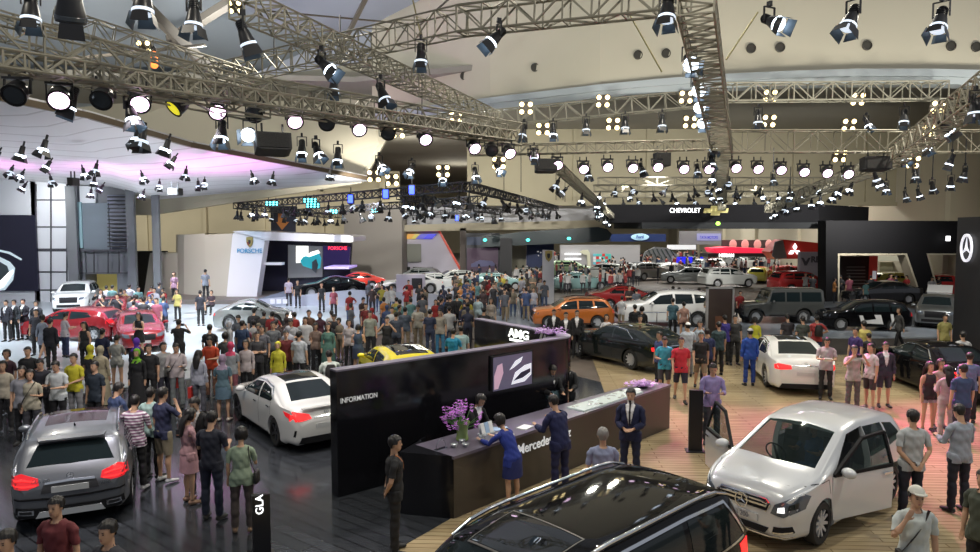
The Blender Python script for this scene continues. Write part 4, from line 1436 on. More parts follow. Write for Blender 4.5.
# black info totems
for (x, yb, yt, w, Yt, lab) in [(695, 451, 390, .30, None, 'narrow black standing panel before the man in the lilac shirt'), (262, 556, 494, .26, None, 'narrow black standing panel beside the woman in pale green, cut by the frame')]:
    b_ = G(x, yb)
    h = EYE + ray(x, yt).z / ray(x, yt).y * b_.y
    t = thing('info_totem', lab, 'totem', (b_.x, b_.y, 0), radians(-8 if x > 500 else 25))
    MB().box((0, 0, h / 2), (w, .09, h)).build('totem_body', black, t)
    MB().box((0, 0, .01), (w + .12, .3, .02)).build('base_plate', blackm, t)
    if x < 500:
        text('lettering', 'GLA', .16, txtw, t, (-.02, -.05, h * .85), (pi / 2, -pi / 2, 0), extrude=.003)
# tall poster frame and light stand behind
t = thing('poster_frame', 'silver framed dark poster stand beside the white off-road car', 'poster stand', G(719, 345), 0)
MB().box((0, 0, 1.35), (1.05, .08, 2.2)).build('poster', mat('poster_brown', (.05, .035, .03), .3), t)
mb = MB()
for s in (-1, 1):
    mb.box((s * .55, 0, 1.25), (.08, .14, 2.5))
mb.box((0, 0, 2.46), (1.18, .14, .08)).box((0, 0, .04), (1.3, .5, .08))
mb.build('frame', mat('silver_frame', (.5, .5, .5), .35, .6), t)
MB().box((0, -.05, 1.0), (.4, .01, .5)).build('poster_print', mat('poster_rust', (.16, .07, .04), .4), t)
# low barrier rails and stage edges behind
for x0, x1, y, lab in [(640, 690, 332, 'before the white off-road car'), (410, 470, 342, 'before the cluster of visitors by the yellow car')]:
    p, q_ = G(x0, y), G(x1, y)
    t = thing('barrier_rail', 'low metal barrier rail ' + lab, 'barrier')
    mb = MB()
    mb.tube(p + V((0, 0, .95)), q_ + V((0, 0, .95)), .025)
    mb.build('top_rail', chrome, t)
    for k in range(4):
        r_ = p.lerp(q_, k / 3)
        MB().tube(r_, r_ + V((0, 0, .95)), .02).tube(r_, r_ + V((0, 0, .03)), .12).build('rail_post', chrome, t)
o = MB().box((3.6, 30.2, .32), (3.6, .4, .64)).build('low_partition', mat('dark_brown_panel', (.05, .04, .035), .4))
tag(o, 'low dark brown partition behind the woman in the white shirt', 'partition')
# ======================= cars ==============================================
tyre_m = mat('tyre_rubber', (.02, .02, .02), .75)
rim_m = mat('alloy_rim', (.55, .56, .58), .35, .4)
rim_d = mat('dark_rim', (.06, .06, .07), .35, .6)
glass_m = mat('tinted_car_glass', (.010, .016, .018), .05, spec=.4)
trim_m = mat('car_black_trim', (.012, .012, .014), .7, spec=.2)
red_m = mat('tail_lamp_red', (.45, .01, .015), .15, emit=.5, ecol=(.9, .02, .03), coat=.5)
redlit_m = mat('tail_lamp_lit', (.6, .02, .02), .2, emit=1.1, ecol=(1, .03, .03))
head_m = mat('head_lamp_clear', (.14, .16, .19), .08, .5)
drl_m = mat('head_lamp_glow', (1, 1, 1), .2, emit=1.5)
plate_m = mat('number_plate', (.55, .56, .56), .5)
seat_m = mat('seat_leather', (.05, .05, .055), .5)
see_m = mat('see_through_glass', (.02, .03, .03), .03, spec=.6)
_nt = see_m.node_tree
_b = _nt.nodes['Principled BSDF']
_tr = _nt.nodes.new('ShaderNodeBsdfTransparent')
_tr.inputs[0].default_value = (.72, .78, .76, 1)
_mx = _nt.nodes.new('ShaderNodeMixShader')
_mx.inputs[0].default_value = .22
_nt.links.new(_tr.outputs[0], _mx.inputs[1])
_nt.links.new(_b.outputs[0], _mx.inputs[2])
_nt.links.new(_mx.outputs[0], _nt.nodes['Material Output'].inputs[0])


def paint(name, col, metal=.3, rough=.28):
    return mat('paint_' + name, col, rough, metal, coat=1.0)


def lin(pts, x):
    if x <= pts[0][0]:
        return pts[0][1]
    for (a, p), (b, q) in zip(pts, pts[1:]):
        if x <= b:
            return p + (q - p) * (x - a) / (b - a) if b > a else q
    return pts[-1][1]


class Body:
    """analytic car body: heading +X"""

    def __init__(s, L, W, H, top, belt, wb, fo, r=.33, gc=.2, tumble=.36, kf=.2, kr=.16, cf=.9, crr=.7, sm=.10, sq=False, crown=.05, low=None, round_=.12):
        s.L, s.W, s.H, s.topp, s.beltp = L, W, H, sorted(top), sorted(belt)
        s.wb, s.r, s.gc, s.tumble, s.kf, s.kr, s.cf, s.crr, s.sm, s.sq, s.crown = wb, r, gc, tumble, kf, kr, cf, crr, sm, sq, crown
        s.xf = L / 2 - fo
        s.xr = s.xf - wb
        s.round = round_
        s.cache = {}

    def top(s, x):
        return sum(lin(s.topp, x + s.sm * k / 3) for k in range(-3, 4)) / 7

    def belt(s, x):
        return sum(lin(s.beltp, x + s.sm * k / 2) for k in range(-2, 3)) / 5

    def half(s, x):
        h = s.W / 2
        if x > s.L / 2 - s.cf:
            h *= 1 - s.kf * ((x - (s.L / 2 - s.cf)) / s.cf) ** 2.4
        if x < -s.L / 2 + s.crr:
            h *= 1 - s.kr * ((-s.L / 2 + s.crr - x) / s.crr) ** 2.4
        return h

    def section(s, x):
        key = round(x, 4)
        if key in s.cache:
            return s.cache[key]
        zt, w = s.top(x), s.half(x)
        e = max(0, (abs(x) - (s.L / 2 - s.round)) / s.round)
        e2 = 1 - sqrt(max(0, 1 - e * e)) if e < 1 else 1
        zt -= .10 * e2
        w -= .09 * e2
        z0 = s.gc + .10 * e2 + (.04 if abs(x) > s.L / 2 - .5 else 0)
        zb = min(s.belt(x), zt - .05)
        wt = w - .035 - max(0, zt - zb) * s.tumble
        if s.sq:
            P = [(w - .08, z0), (w - .01, z0 + .08), (w, z0 + .3), (w, (z0 + zb) / 2 + .1), (w - .005, zb), (wt + .01, zt - .09), (wt - .02, zt - .03), (wt - .09, zt - .005)]
        else:
            P = [(w - .09, z0), (w - .025, z0 + .07), (w - .012, z0 + .22), (w - .004, z0 + (zb - z0) * .52), (w, z0 + (zb - z0) * .72), (w - .022, zb), ((w - .022 + wt) / 2 + .018, (zb + zt) / 2), (wt, zt - .075), (wt - .045, zt - .03), (wt - .13, zt - .006)]
        # refine
        Q = []
        m = len(P)
        for i in range(m - 1):
            p0, p1, p2, p3 = P[max(0, i - 1)], P[i], P[i + 1], P[min(m - 1, i + 2)]
            for k in range(3):
                t = k / 3
                q = []
                for a in (0, 1):
                    q.append(.5 * ((2 * p1[a]) + (-p0[a] + p2[a]) * t + (2 * p0[a] - 5 * p1[a] + 4 * p2[a] - p3[a]) * t * t + (-p0[a] + 3 * p1[a] - 3 * p2[a] + p3[a]) * t ** 3))
                Q.append(tuple(q))
        Q.append(P[-1])
        ws = Q[-1][0]
        zs = Q[-1][1]
        for k in range(1, 5):
            f = 1 - k / 4
            Q.append((ws * f, zs + s.crown * (1 - f * f) * .7))
        s.cache[key] = Q
        return Q

    def side_y(s, x, z):
        Q = s.section(x)
        best = None
        for (y0, z0), (y1, z1) in zip(Q, Q[1:]):
            if min(z0, z1) <= z <= max(z0, z1) and abs(z1 - z0) > 1e-6:
                y = y0 + (y1 - y0) * (z - z0) / (z1 - z0)
                best = y if best is None else max(best, y)
        if best is None:
            return Q[0][0] if z < Q[0][1] else 0
        return best

    def top_z(s, x, y):
        Q = s.section(x)[::-1]
        y = abs(y)
        for (y0, z0), (y1, z1) in zip(Q, Q[1:]):
            if y0 <= y <= y1 and y1 > y0:
                return z0 + (z1 - z0) * (y - y0) / (y1 - y0)
        return s.belt(x)

    def end_x(s, y, z, sg):
        lo_, hi_ = 0.0, s.L / 2
        def inside(x):
            Q = s.section(sg * x)
            if z < Q[0][1]:
                z_ = Q[0][1] + .001
            else:
                z_ = z
            return abs(y) <= s.side_y(sg * x, z_) and z_ <= Q[-1][1]
        if inside(hi_):
            return sg * hi_
        lo_ = s.L / 2 - 1.6
        for _ in range(14):
            m = (lo_ + hi_) / 2
            if inside(m):
                lo_ = m
            else:
                hi_ = m
        return sg * lo_

    def stations(s, n=46):
        xs = []
        for i in range(n + 1):
            t = -1 + 2 * i / n
            xs.append(t * (s.L / 2 - s.round))
        for k in range(1, 6):
            e = s.round * sin(k / 5 * pi / 2)
            xs += [s.L / 2 - s.round + e, -s.L / 2 + s.round - e]
        return sorted(set(round(x, 5) for x in xs))

    def shell(s, n=46, scale=None):
        rings = []
        for x in s.stations(n):
            Q = s.section(x)
            R_ = [V((x, y, z)) for y, z in Q] + [V((x, -y, z)) for y, z in Q[-2::-1]]
            rings.append(R_)
        mb = MB()
        mb.loft(rings)
        return mb


def proj(body, poly, axis, off=.006, th=.02, cell=.08, side=1):
    """panel with the 2-D outline poly laid on the body; axis y: (x,z) on the flank, z: (x,y) from above, x: (y,z) on an end"""
    bm = bmesh.new()
    ax = {'y': lambda a, b: (a, 0, b), 'z': lambda a, b: (a, b, 0), 'x': lambda a, b: (0, a, b)}[axis]
    vs = [bm.verts.new(ax(*p)) for p in poly]
    bm.faces.new(vs)
    bmesh.ops.triangulate(bm, faces=bm.faces[:]) if len(poly) > 4 else None
    for k in range(2):
        nrm = V(ax(1, 0)) if k == 0 else V(ax(0, 1))
        lo_, hi_ = min(p[k] for p in poly), max(p[k] for p in poly)
        c = cell if hi_ - lo_ > cell * 1.4 else (hi_ - lo_) / 2
        t = lo_ + c
        while t < hi_ - c * .3 and c > 1e-4:
            bmesh.ops.bisect_plane(bm, geom=bm.verts[:] + bm.edges[:] + bm.faces[:], dist=1e-5, plane_co=nrm * t, plane_no=nrm)
            t += c
    for v in bm.verts:
        if axis == 'y':
            v.co.y = side * (body.side_y(v.co.x, v.co.z) + off)
        elif axis == 'z':
            v.co.z = body.top_z(v.co.x, v.co.y) + off
        else:
            v.co.x = body.end_x(v.co.y, v.co.z, side) + side * off
    # orient outward
    want = {'y': V((0, side, 0)), 'z': V((0, 0, 1)), 'x': V((side, 0, 0))}[axis]
    bm.normal_update()
    flip = [f for f in bm.faces if f.normal.dot(want) < 0]
    if flip:
        bmesh.ops.reverse_faces(bm, faces=flip)
    # thickness
    r = bmesh.ops.extrude_face_region(bm, geom=bm.faces[:])
    for v in [g for g in r['geom'] if isinstance(g, bmesh.types.BMVert)]:
        v.co -= want * th
    bm.normal_update()
    me = bpy.data.meshes.new('panel')
    bmesh.ops.recalc_face_normals(bm, faces=bm.faces)
    bm.to_mesh(me)
    bm.free()
    shade(me, 35)
    return me


def decal(body, poly, axis, name, m, parent, both=True, **k):
    res = []
    for sd in ((1, -1) if (both and axis == 'y') else (k.pop('side', 1),)):
        me = proj(body, poly, axis, side=sd, **k)
        me.materials.append(m)
        res.append(link(name, me, parent))
    return res[0] if len(res) == 1 else res


def stroke(pts, w):
    """thin outline polygon around a polyline"""
    L, R = [], []
    for i, p in enumerate(pts):
        a, b = pts[max(0, i - 1)], pts[min(len(pts) - 1, i + 1)]
        d = V((b[0] - a[0], b[1] - a[1]))
        d.normalize()
        nn_ = (-d.y * w / 2, d.x * w / 2)
        L.append((p[0] + nn_[0], p[1] + nn_[1]))
        R.append((p[0] - nn_[0], p[1] - nn_[1]))
    return L + R[::-1]


def boolean(o, cut, op='DIFFERENCE'):
    n0 = len(o.data.polygons)
    for k in range(6):
        cut.location = (.0031 * k, .0017 * k, .0023 * k)
        md = o.modifiers.new('b', 'BOOLEAN')
        md.object = cut
        md.operation = op
        md.solver = 'EXACT' if k < 5 else 'FLOAT'
        dg = bpy.context.evaluated_depsgraph_get()
        dg.update()
        me = bpy.data.meshes.new_from_object(o.evaluated_get(dg))
        o.modifiers.clear()
        if len(me.polygons) > n0 * .62:
            o.data = me
            return me
    print('BOOLEAN FAILED', cut.name)


WH = {}


def wheel_mesh(r, w, spokes, dark):
    key = (round(r, 2), w, spokes, dark)
    if key in WH:
        return WH[key]
    RXm = Matrix.Rotation(pi / 2, 3, 'X')
    t = MB().lathe([(r * .66, -w / 2), (r * .92, -w / 2), (r, -w * .32), (r, w * .32), (r * .92, w / 2), (r * .66, w / 2), (r * .66, -w / 2)], n=28, M=RXm, caps=False)
    tm = t.mesh('tyre', 40)
    tm.materials.append(tyre_m)
    q = MB()
    q.lathe([(r * .67, -w * .4), (r * .67, w * .46), (r * .62, w * .48), (r * .60, w * .40), (r * .58, -w * .2), (r * .1, 0), (1e-4, 0)], n=28, M=RXm, caps=False)
    for k in range(spokes):
        a = 2 * pi * k / spokes
        R = Matrix.Rotation(a, 3, 'Y')
        q.prism([R @ V(p) for p in ((-r * .09, -w * .38, r * .1), (r * .09, -w * .38, r * .1), (r * .055, -w * .46, r * .62), (-r * .055, -w * .46, r * .62))], (0, w * .1, 0))
        q.prism([R @ V(p) for p in ((-r * .09, w * .38, r * .1), (r * .09, w * .38, r * .1), (r * .055, w * .46, r * .62), (-r * .055, w * .46, r * .62))], (0, -w * .1, 0))
    q.lathe([(r * .14, -w * .42), (r * .14, w * .42)], n=12, M=RXm)
    qm_ = q.mesh('rim', 40)
    qm_.materials.append(rim_d if dark else rim_m)
    WH[key] = (tm, qm_)
    return WH[key]


def car(name, label, cat, B, pm, loc, hdg, windows, wscr, rscr, lights=None, rear=None, front=None, cladding=None, rails=False, spokes=5, darkrim=False, lod=0,
        see=False, group=None, extra=None, seams=(), roofpanel=None, chrome_line=True, mirror=True, lit=False, handles=()):
    t = thing(name, label, cat, loc, hdg, group)
    ob = B.shell(46 if lod == 0 else 26).build('body', pm, t)
    ob.parent = None
    r = B.r
    # wheel wells
    cut = MB()
    for x in (B.xf, B.xr):
        for sd in (-1, 1):
            cut.tube((x, sd * (B.W / 2 - .30), r * 1.0), (x, sd * (B.W / 2 + .3), r * 1.0), r + (.055 if not B.sq else .09), n=28)
    me_c = cut.mesh('cut')
    co = link('cut', me_c)
    boolean(ob, co)
    bpy.data.objects.remove(co)
    if see:
        # hollow cabin
        x0, x1 = see[0], see[1]
        rings = []
        for k in range(15):
            x = x0 + (x1 - x0) * k / 14
            Q = B.section(x)
            zt = Q[-1][1] - .055
            yb = B.side_y(x, B.belt(x)) - .09
            yt = max(.2, B.side_y(x, max(B.belt(x) + .02, zt - .09)) - .06)
            zz = [.34, B.belt(x) - .04, max(B.belt(x) - .02, zt - .07), max(B.belt(x) - .01, zt)]
            yy = [yb, yb, yt, yt - .12]
            rings.append([V((x, y, z)) for y, z in zip(yy, zz)] + [V((x, -y, z)) for y, z in list(zip(yy, zz))[::-1]])
        cv = MB().loft(rings)
        co = link('cut', cv.mesh('cut'))
        boolean(ob, co)
        bpy.data.objects.remove(co)
        cuts = MB()
        for w_ in windows:
            cuts = MB().prism([V((x, -1.5, z)) for x, z in w_], (0, 3, 0))
            co = link('cut', cuts.mesh('cut'))
            boolean(ob, co)
            bpy.data.objects.remove(co)
        for w_, zz in ((wscr, 0), (rscr, 0)):
            co = link('cut', MB().prism([V((x, y, min(B.belt(x_) for x_, _ in w_) - .02)) for x, y in w_], (0, 0, 3)).mesh('cut'))
            boolean(ob, co)
            bpy.data.objects.remove(co)
        for poly_, sd in (see[2] if len(see) > 2 else []):
            co = link('cut', MB().prism([V((x, sd * .5, z)) for x, z in poly_], (0, sd * 1.0, 0)).mesh('cut'))
            boolean(ob, co)
            bpy.data.objects.remove(co)
    shade(ob.data, 32)
    ob.parent = t
    if not ob.data.materials:
        ob.data.materials.append(pm)
    wl = MB()
    for x in (B.xf, B.xr):
        wl.box((x, 0, r * .95), (r * 1.4, B.W - .64, r * 1.5))
    wl.build('underbody', blackm, t)
    tm, rm = wheel_mesh(r, .22, spokes, darkrim)
    for x in (B.xf, B.xr):
        for sd in (-1, 1):
            w_ = link('wheel', tm, t)
            w_.location = (x, sd * (B.W / 2 - .14), r)
            w_.rotation_euler = (0, random.random(), 0)
            link('rim', rm, w_)
    gm = see_m if see else glass_m
    kk = dict(cell=.12) if lod == 0 else dict(cell=.3)
    if lod == 0:
        skip = see[3] if see and len(see) > 3 else []
        for i, w_ in enumerate(windows):
            for sd in (1, -1):
                if (i, sd) in skip:
                    continue
                me = proj(B, w_, 'y', side=sd, th=.012, **kk)
                me.materials.append(gm)
                link('side_window', me, t)
        me = proj(B, wscr, 'z', th=.012, **kk)
        me.materials.append(gm)
        link('windscreen', me, t)
        me = proj(B, rscr, 'z', th=.012, **kk)
        me.materials.append(gm)
        link('rear_window', me, t)
    else:
        # far cars: the panes in one part
        bm = bmesh.new()
        for w_ in windows:
            for sd in (1, -1):
                bm.from_mesh(proj(B, w_, 'y', side=sd, th=.012, **kk))
        for w_ in (wscr, rscr):
            bm.from_mesh(proj(B, w_, 'z', th=.012, **kk))
        me = bpy.data.meshes.new('windows')
        bm.to_mesh(me)
        bm.free()
        me.materials.append(gm)
        link('windows', me, t)
    for nm, poly_, axis, sd, m, off in (lights or []):
        k2 = dict(off=off, th=.03, cell=.07 if lod == 0 else .2)
        if axis == 'y':
            decal(B, poly_, 'y', nm, m, t, both=True, **k2)
        elif axis == 'xx':   # mirrored pair on an end
            for s2 in (1, -1):
                decal(B, [(y * s2, z) for y, z in poly_], 'x', nm, m, t, side=sd, **k2)
        else:
            decal(B, poly_, axis, nm, m, t, both=False, side=sd, **k2)
    if mirror:
        xm = wscr[0][0] - .28 if mirror is True else mirror
        for sd in (-1, 1):
            y_ = B.side_y(xm, B.belt(xm))
            mm = MB()
            mm.ell((xm, sd * (y_ + .13), B.belt(xm) + .09), (.07, .12, .075), 12, 8)
            mm.bar((xm, sd * (y_ - .03), B.belt(xm) + .01), (xm, sd * (y_ + .07), B.belt(xm) + .06), .05)
            mm.build('door_mirror', pm, t, smooth=50)
    for s_ in seams:
        decal(B, stroke(s_, .012), 'y', 'door_seam', trim_m, t, off=.002, th=.006, cell=.15)
    for hx, hz in handles:
        for sd in (-1, 1):
            y_ = B.side_y(hx, hz)
            MB().box((hx, sd * (y_ + .018), hz), (.19, .03, .03)).build('door_handle', chrome if chrome_line else pm, t)
    if rails:
        for sd in (-1, 1):
            mb = MB()
            prev = None
            for k in range(13):
                x = rails[0] + (rails[1] - rails[0]) * k / 12
                yy = (B.side_y(x, B.top(x) - .06)) - .03
                hh = .05 if 0 < k < 12 else .0
                p = V((x, sd * yy, B.top(x) - .03 + hh))
                if prev:
                    mb.tube(prev, p, .022, n=8)
                prev = p
            mb.build('roof_rail', chrome if rails[2:] else trim_m, t, smooth=60)
    if extra:
        extra(t, B)
    return t


def arc(cx, cz, r, a0, a1, n=12):
    return [(cx + r * cos(radians(a0 + (a1 - a0) * k / n)), cz + r * sin(radians(a0 + (a1 - a0) * k / n))) for k in range(n + 1)]


def star_small(t, p, R, sg=1, m=None):
    star_badge(t, V(p), V((0, 1, 0)), R, m or chrome, V((sg, 0, 0)), 'star_badge')


# ---- silver compact van with open doors -----------------------------------
Bv = Body(4.36, 1.79, 1.56, [(2.2, .76), (2.12, .87), (1.8, .95), (1.32, 1.03), (.26, 1.50), (-.3, 1.565), (-1.2, 1.54), (-1.72, 1.46), (-2.02, 1.12), (-2.12, .95), (-2.2, .8)],
          [(2.2, .72), (1.3, .92), (0, .97), (-1.6, 1.04), (-2.2, .95)], 2.70, .86, r=.33, gc=.17, tumble=.30, kf=.24)
silver = paint('silver', (.62, .64, .66), .2, .28)
win_f = [(.98, 1.0), (.18, 1.40), (-.30, 1.45), (-.30, .99)]
win_r = [(-.38, .995), (-.38, 1.455), (-1.05, 1.42), (-1.12, 1.03)]
win_q = [(-1.19, 1.04), (-1.12, 1.41), (-1.45, 1.36), (-1.72, 1.10)]
ws = [(1.20, .66), (1.27, 0), (1.20, -.66), (.34, -.57), (.31, 0), (.34, .57)]
rs = [(-1.74, .54), (-1.76, 0), (-1.74, -.54), (-2.00, -.62), (-2.03, 0), (-2.00, .62)]
doorp = [(1.02, .30), (1.10, .62), (1.04, .96), (.20, 1.43), (-.36, 1.47), (-.36, .30)]


def van_extra(t, B):
    # dashboard, seats and steering wheel seen through the glass
    MB().box((.98, 0, .82), (.5, 1.36, .2)).build('dashboard', mat('dash_grey', (.045, .045, .05), .6), t)
    for x, ys in ((.02, (-.36, .36)), (-.9, (-.36, .36))):
        for y in ys:
            sb = MB()
            sb.box((x, y, .52), (.5, .5, .2))
            sb.box((x - .30, y, .86), (.14, .48, .62), M=Matrix.Rotation(radians(-12), 3, 'Y'))
            sb.box((x - .40, y, 1.24), (.1, .26, .18))
            sb.build('seat', mat('seat_light', (.22, .22, .22), .6) if x < -.5 else seat_m, t)
    R = Matrix.Rotation(radians(-62), 3, 'Y')
    mb = MB()
    n_ = 20
    for k in range(n_):
        a, b = 2 * pi * k / n_, 2 * pi * (k + 1) / n_
        mb.tube(V((.5, -.36, .96)) + R @ V((.18 * cos(a), .18 * sin(a), 0)), V((.5, -.36, .96)) + R @ V((.18 * cos(b), .18 * sin(b), 0)), .014, n=6)
    mb.bar(V((.5, -.36, .96)) + R @ V((-.18, 0, 0)), V((.5, -.36, .96)) + R @ V((.18, 0, 0)), .03)
    mb.build('steering_wheel', trim_m, t)
    MB().box((.62, 0, 1.31), (.03, .2, .06)).build('rear_view_mirror', trim_m, t)
    # open doors
    for sd, ang in ((1, radians(-16)), (-1, radians(52))):
        me = proj(B, [(1.0, .30), (1.07, .62), (1.02, .96), (-.35, 1.0), (-.35, .30)], 'y', off=.002, th=.07, side=sd, cell=.15)
        me.materials.append(silver)
        d = link('front_door', me, t)
        hx, hy = 1.04, sd * (B.side_y(1.04, .8) - .02)
        fr = MB()
        P = [(1.0, .98), (.20, 1.415), (-.33, 1.46), (-.33, .98)]
        P3 = [V((x, sd * B.side_y(x, z), z)) for x, z in P]
        for a, b in zip(P3, P3[1:]):
            fr.bar(a, b, .05, .045)
        fr.bar(P3[3], P3[0], .04, .05)
        f = fr.build('window_frame', trim_m, d)
        me = proj(B, [(.93, 1.0), (.18, 1.39), (-.31, 1.44), (-.31, .99)], 'y', off=-.01, th=.006, side=sd, cell=.2)
        me.materials.append(see_m)
        link('window', me, d)
        mm = MB()
        mm.ell((.82, sd * (B.side_y(.82, .96) + .12), 1.03), (.08, .13, .08), 14, 10)
        mm.bar((.82, sd * (B.side_y(.82, .96) - .02), .98), (.82, sd * (B.side_y(.82, .96) + .07), 1.0), .05)
        mm.build('door_mirror', silver, d, smooth=50)
        mh = MB()
        mh.box((-.2, sd * (B.side_y(-.2, .88) + .02), .88), (.2, .03, .03))
        mh.build('door_handle', chrome, d)
        me = proj(B, [(.9, .45), (.9, .85), (-.25, .88), (-.25, .45)], 'y', off=-.07, th=.02, side=sd, cell=.3)
        me.materials.append(mat('door_card', (.06, .06, .065), .7))
        link('inner_panel', me, d)
        M = Matrix.Translation(V((hx, hy, 0))) @ Matrix.Rotation(ang, 4, 'Z') @ Matrix.Translation(V((-hx, -hy, 0)))
        d.matrix_local = M
    # front face: star, chrome bars, plate
    xg = B.end_x(0, .66, 1)
    star_small(t, (xg + .05, 0, .67), .11)
    text('plate_text', 'B 200', .10, mat('plate_ink', (.15, .15, .18), .6), t, (B.end_x(0, .45, 1) + .035, 0, .455), (pi / 2, 0, pi / 2), extrude=.002)


bl_l = [
    ('grille', [(-.40, .60), (-.44, .70), (-.38, .76), (.38, .76), (.44, .70), (.40, .60)], 'x', 1, trim_m, .014),
    ('grille_bar', [(-.40, .655), (-.41, .685), (.41, .685), (.40, .655)], 'x', 1, chrome, .03),
    ('grille_bar', [(-.40, .715), (-.40, .74), (.40, .74), (.40, .715)], 'x', 1, chrome, .03),
    ('grille_surround', stroke([(-.38, .585), (-.46, .70), (-.39, .775), (.39, .775), (.46, .70), (.38, .585)], .02), 'x', 1, chrome, .012),
    ('number_plate', [(-.26, .40), (-.26, .51), (.26, .51), (.26, .40)], 'x', 1, plate_m, .02),
    ('lower_grille', [(-.38, .27), (-.44, .36), (.44, .36), (.38, .27)], 'x', 1, trim_m, .02),
    ('lower_lip', stroke([(-.75, .27), (-.4, .235), (.4, .235), (.75, .27)], .02), 'x', 1, chrome, .012),
    ('fog_lamp_intake', [(.50, .30), (.52, .40), (.74, .43), (.76, .33)], 'xx', 1, trim_m, .02),
    ('fog_lamp_blade', stroke([(.52, .315), (.75, .345)], .022), 'xx', 1, chrome, .034),
    ('head_lamp', [(.46, .58), (.52, .72), (.80, .88), (.845, .82), (.83, .66), (.66, .56)], 'xx', 1, head_m, .008),
    ('head_lamp_lens', [(.57, .62), (.58, .69), (.66, .71), (.67, .63)], 'xx', 1, drl_m, .014),
    ('head_lamp_lens', [(.70, .66), (.71, .74), (.78, .76), (.78, .68)], 'xx', 1, glass_m, .014),
    ('tail_lamp', [(.52, .92), (.56, 1.06), (.80, 1.06), (.82, .90)], 'xx', -1, red_m, .008),
]
hB = atan2(-.64, -.77)
van = car('compact_van', 'silver compact van with both front doors open on the oak floor', 'car', Bv, silver, (5.68, 12.2, .02), hB, [win_f, win_r, win_q], ws, rs,
          lights=bl_l, spokes=10, see=(-1.75, 1.35, [(doorp, 1), (doorp, -1)], [(0, 1), (0, -1)]), extra=van_extra, mirror=False,
          seams=[[(-.40, .30), (-.40, .97)], [(-1.08, 1.0), (-1.18, .8), (-1.02, .66)], [(-.40, .30), (-.95, .30), (-1.0, .6)], [(1.9, .93), (1.15, .95), (1.1, .32)]], handles=[(-.95, .90)])
van.scale = (1, 1, 1.07)

# ---- black seven-seat SUV seen on its roof --------------------------------
Bg = Body(5.12, 1.98, 1.84, [(2.56, .80), (2.48, 1.0), (2.2, 1.10), (1.5, 1.20), (.75, 1.73), (.2, 1.83), (-1.6, 1.83), (-2.2, 1.76), (-2.38, 1.35), (-2.48, 1.15), (-2.56, 1.0)],
          [(2.56, .8), (1.2, 1.06), (-2.56, 1.16)], 3.07, .90, r=.39, gc=.24, tumble=.20, kf=.16, kr=.10)
blackp = paint('black', (.005, .005, .006), 0, .04)
for _k, _v in (('Coat Weight', .0), ('Specular IOR Level', .22)):
    blackp.node_tree.nodes['Principled BSDF'].inputs[_k].default_value = _v
gw = [[(1.28, 1.12), (.70, 1.60), (.30, 1.68), (-.12, 1.69), (-.12, 1.14)], [(-.22, 1.14), (-.22, 1.69), (-1.12, 1.69), (-1.12, 1.16)], [(-1.22, 1.16), (-1.22, 1.69), (-1.95, 1.66), (-2.26, 1.24), (-2.2, 1.18)]]
gs = [(1.42, .70), (1.46, 0), (1.42, -.70), (.80, -.64), (.78, 0), (.80, .64)]
gr_ = [(-2.21, .60), (-2.22, 0), (-2.21, -.60), (-2.39, -.68), (-2.42, 0), (-2.39, .68)]


def suv_extra(t, B):
    # sunroof with its pale frame line, seats below it
    decal(B, [(.74, .48), (.74, -.48), (.14, -.50), (.14, .50)], 'z', 'sunroof', mat('sunroof_glass', (.01, .012, .014), .03, spec=.9), t, both=False, off=.003, th=.01)
    decal(B, stroke([(.76, .50), (.76, -.50), (.12, -.52), (.12, .52), (.76, .50)], .02), 'z', 'sunroof_seal', mat('grey_seal', (.16, .15, .14), .5), t, both=False, off=.006, th=.01)
    for w_ in gw:
        pass
    for sd in (1, -1):
        decal(B, stroke([(1.34, 1.12), (.66, 1.65), (-.12, 1.72), (-1.22, 1.72), (-1.98, 1.69), (-2.32, 1.22)], .035), 'y', 'chrome_window_frame', chrome, t, both=False, side=sd, off=.012, th=.01)
        decal(B, stroke([(-2.32, 1.17), (-1.2, 1.125), (-.1, 1.10), (1.34, 1.08)], .03), 'y', 'chrome_waistline', chrome, t, both=False, side=sd, off=.012, th=.01)


suvl = [
    ('tail_lamp', [(.62, .82), (.60, 1.12), (.86, 1.14), (.90, .84)], 'xx', -1, redlit_m, .012),
    ('head_lamp', [(.55, .72), (.58, .90), (.88, .96), (.90, .78)], 'xx', 1, head_m, .008),
    ('grille', [(-.45, .60), (-.5, .98), (.5, .98), (.45, .60)], 'x', 1, trim_m, .006),
    ('side_lamp', [(-2.50, .86), (-2.50, 1.12), (-2.20, 1.10), (-2.25, .92)], 'y', 1, redlit_m, .008),
]
hG = atan2(-.69, -.72)
suv = car('black_suv', 'large glossy black SUV filling the lower edge, seen on its roof with chrome rails', 'car', Bg, blackp, (.71, 7.43, .02), hG, gw, gs, gr_, lights=suvl, rails=(.75, -2.12, 1), extra=suv_extra,
          spokes=5, seams=[[(-.17, .4), (-.17, 1.12)], [(-1.17, .6), (-1.17, 1.12)]], handles=[(-.45, 1.0), (-1.4, 1.0)])
suv.scale = (1.10, .97, .975)

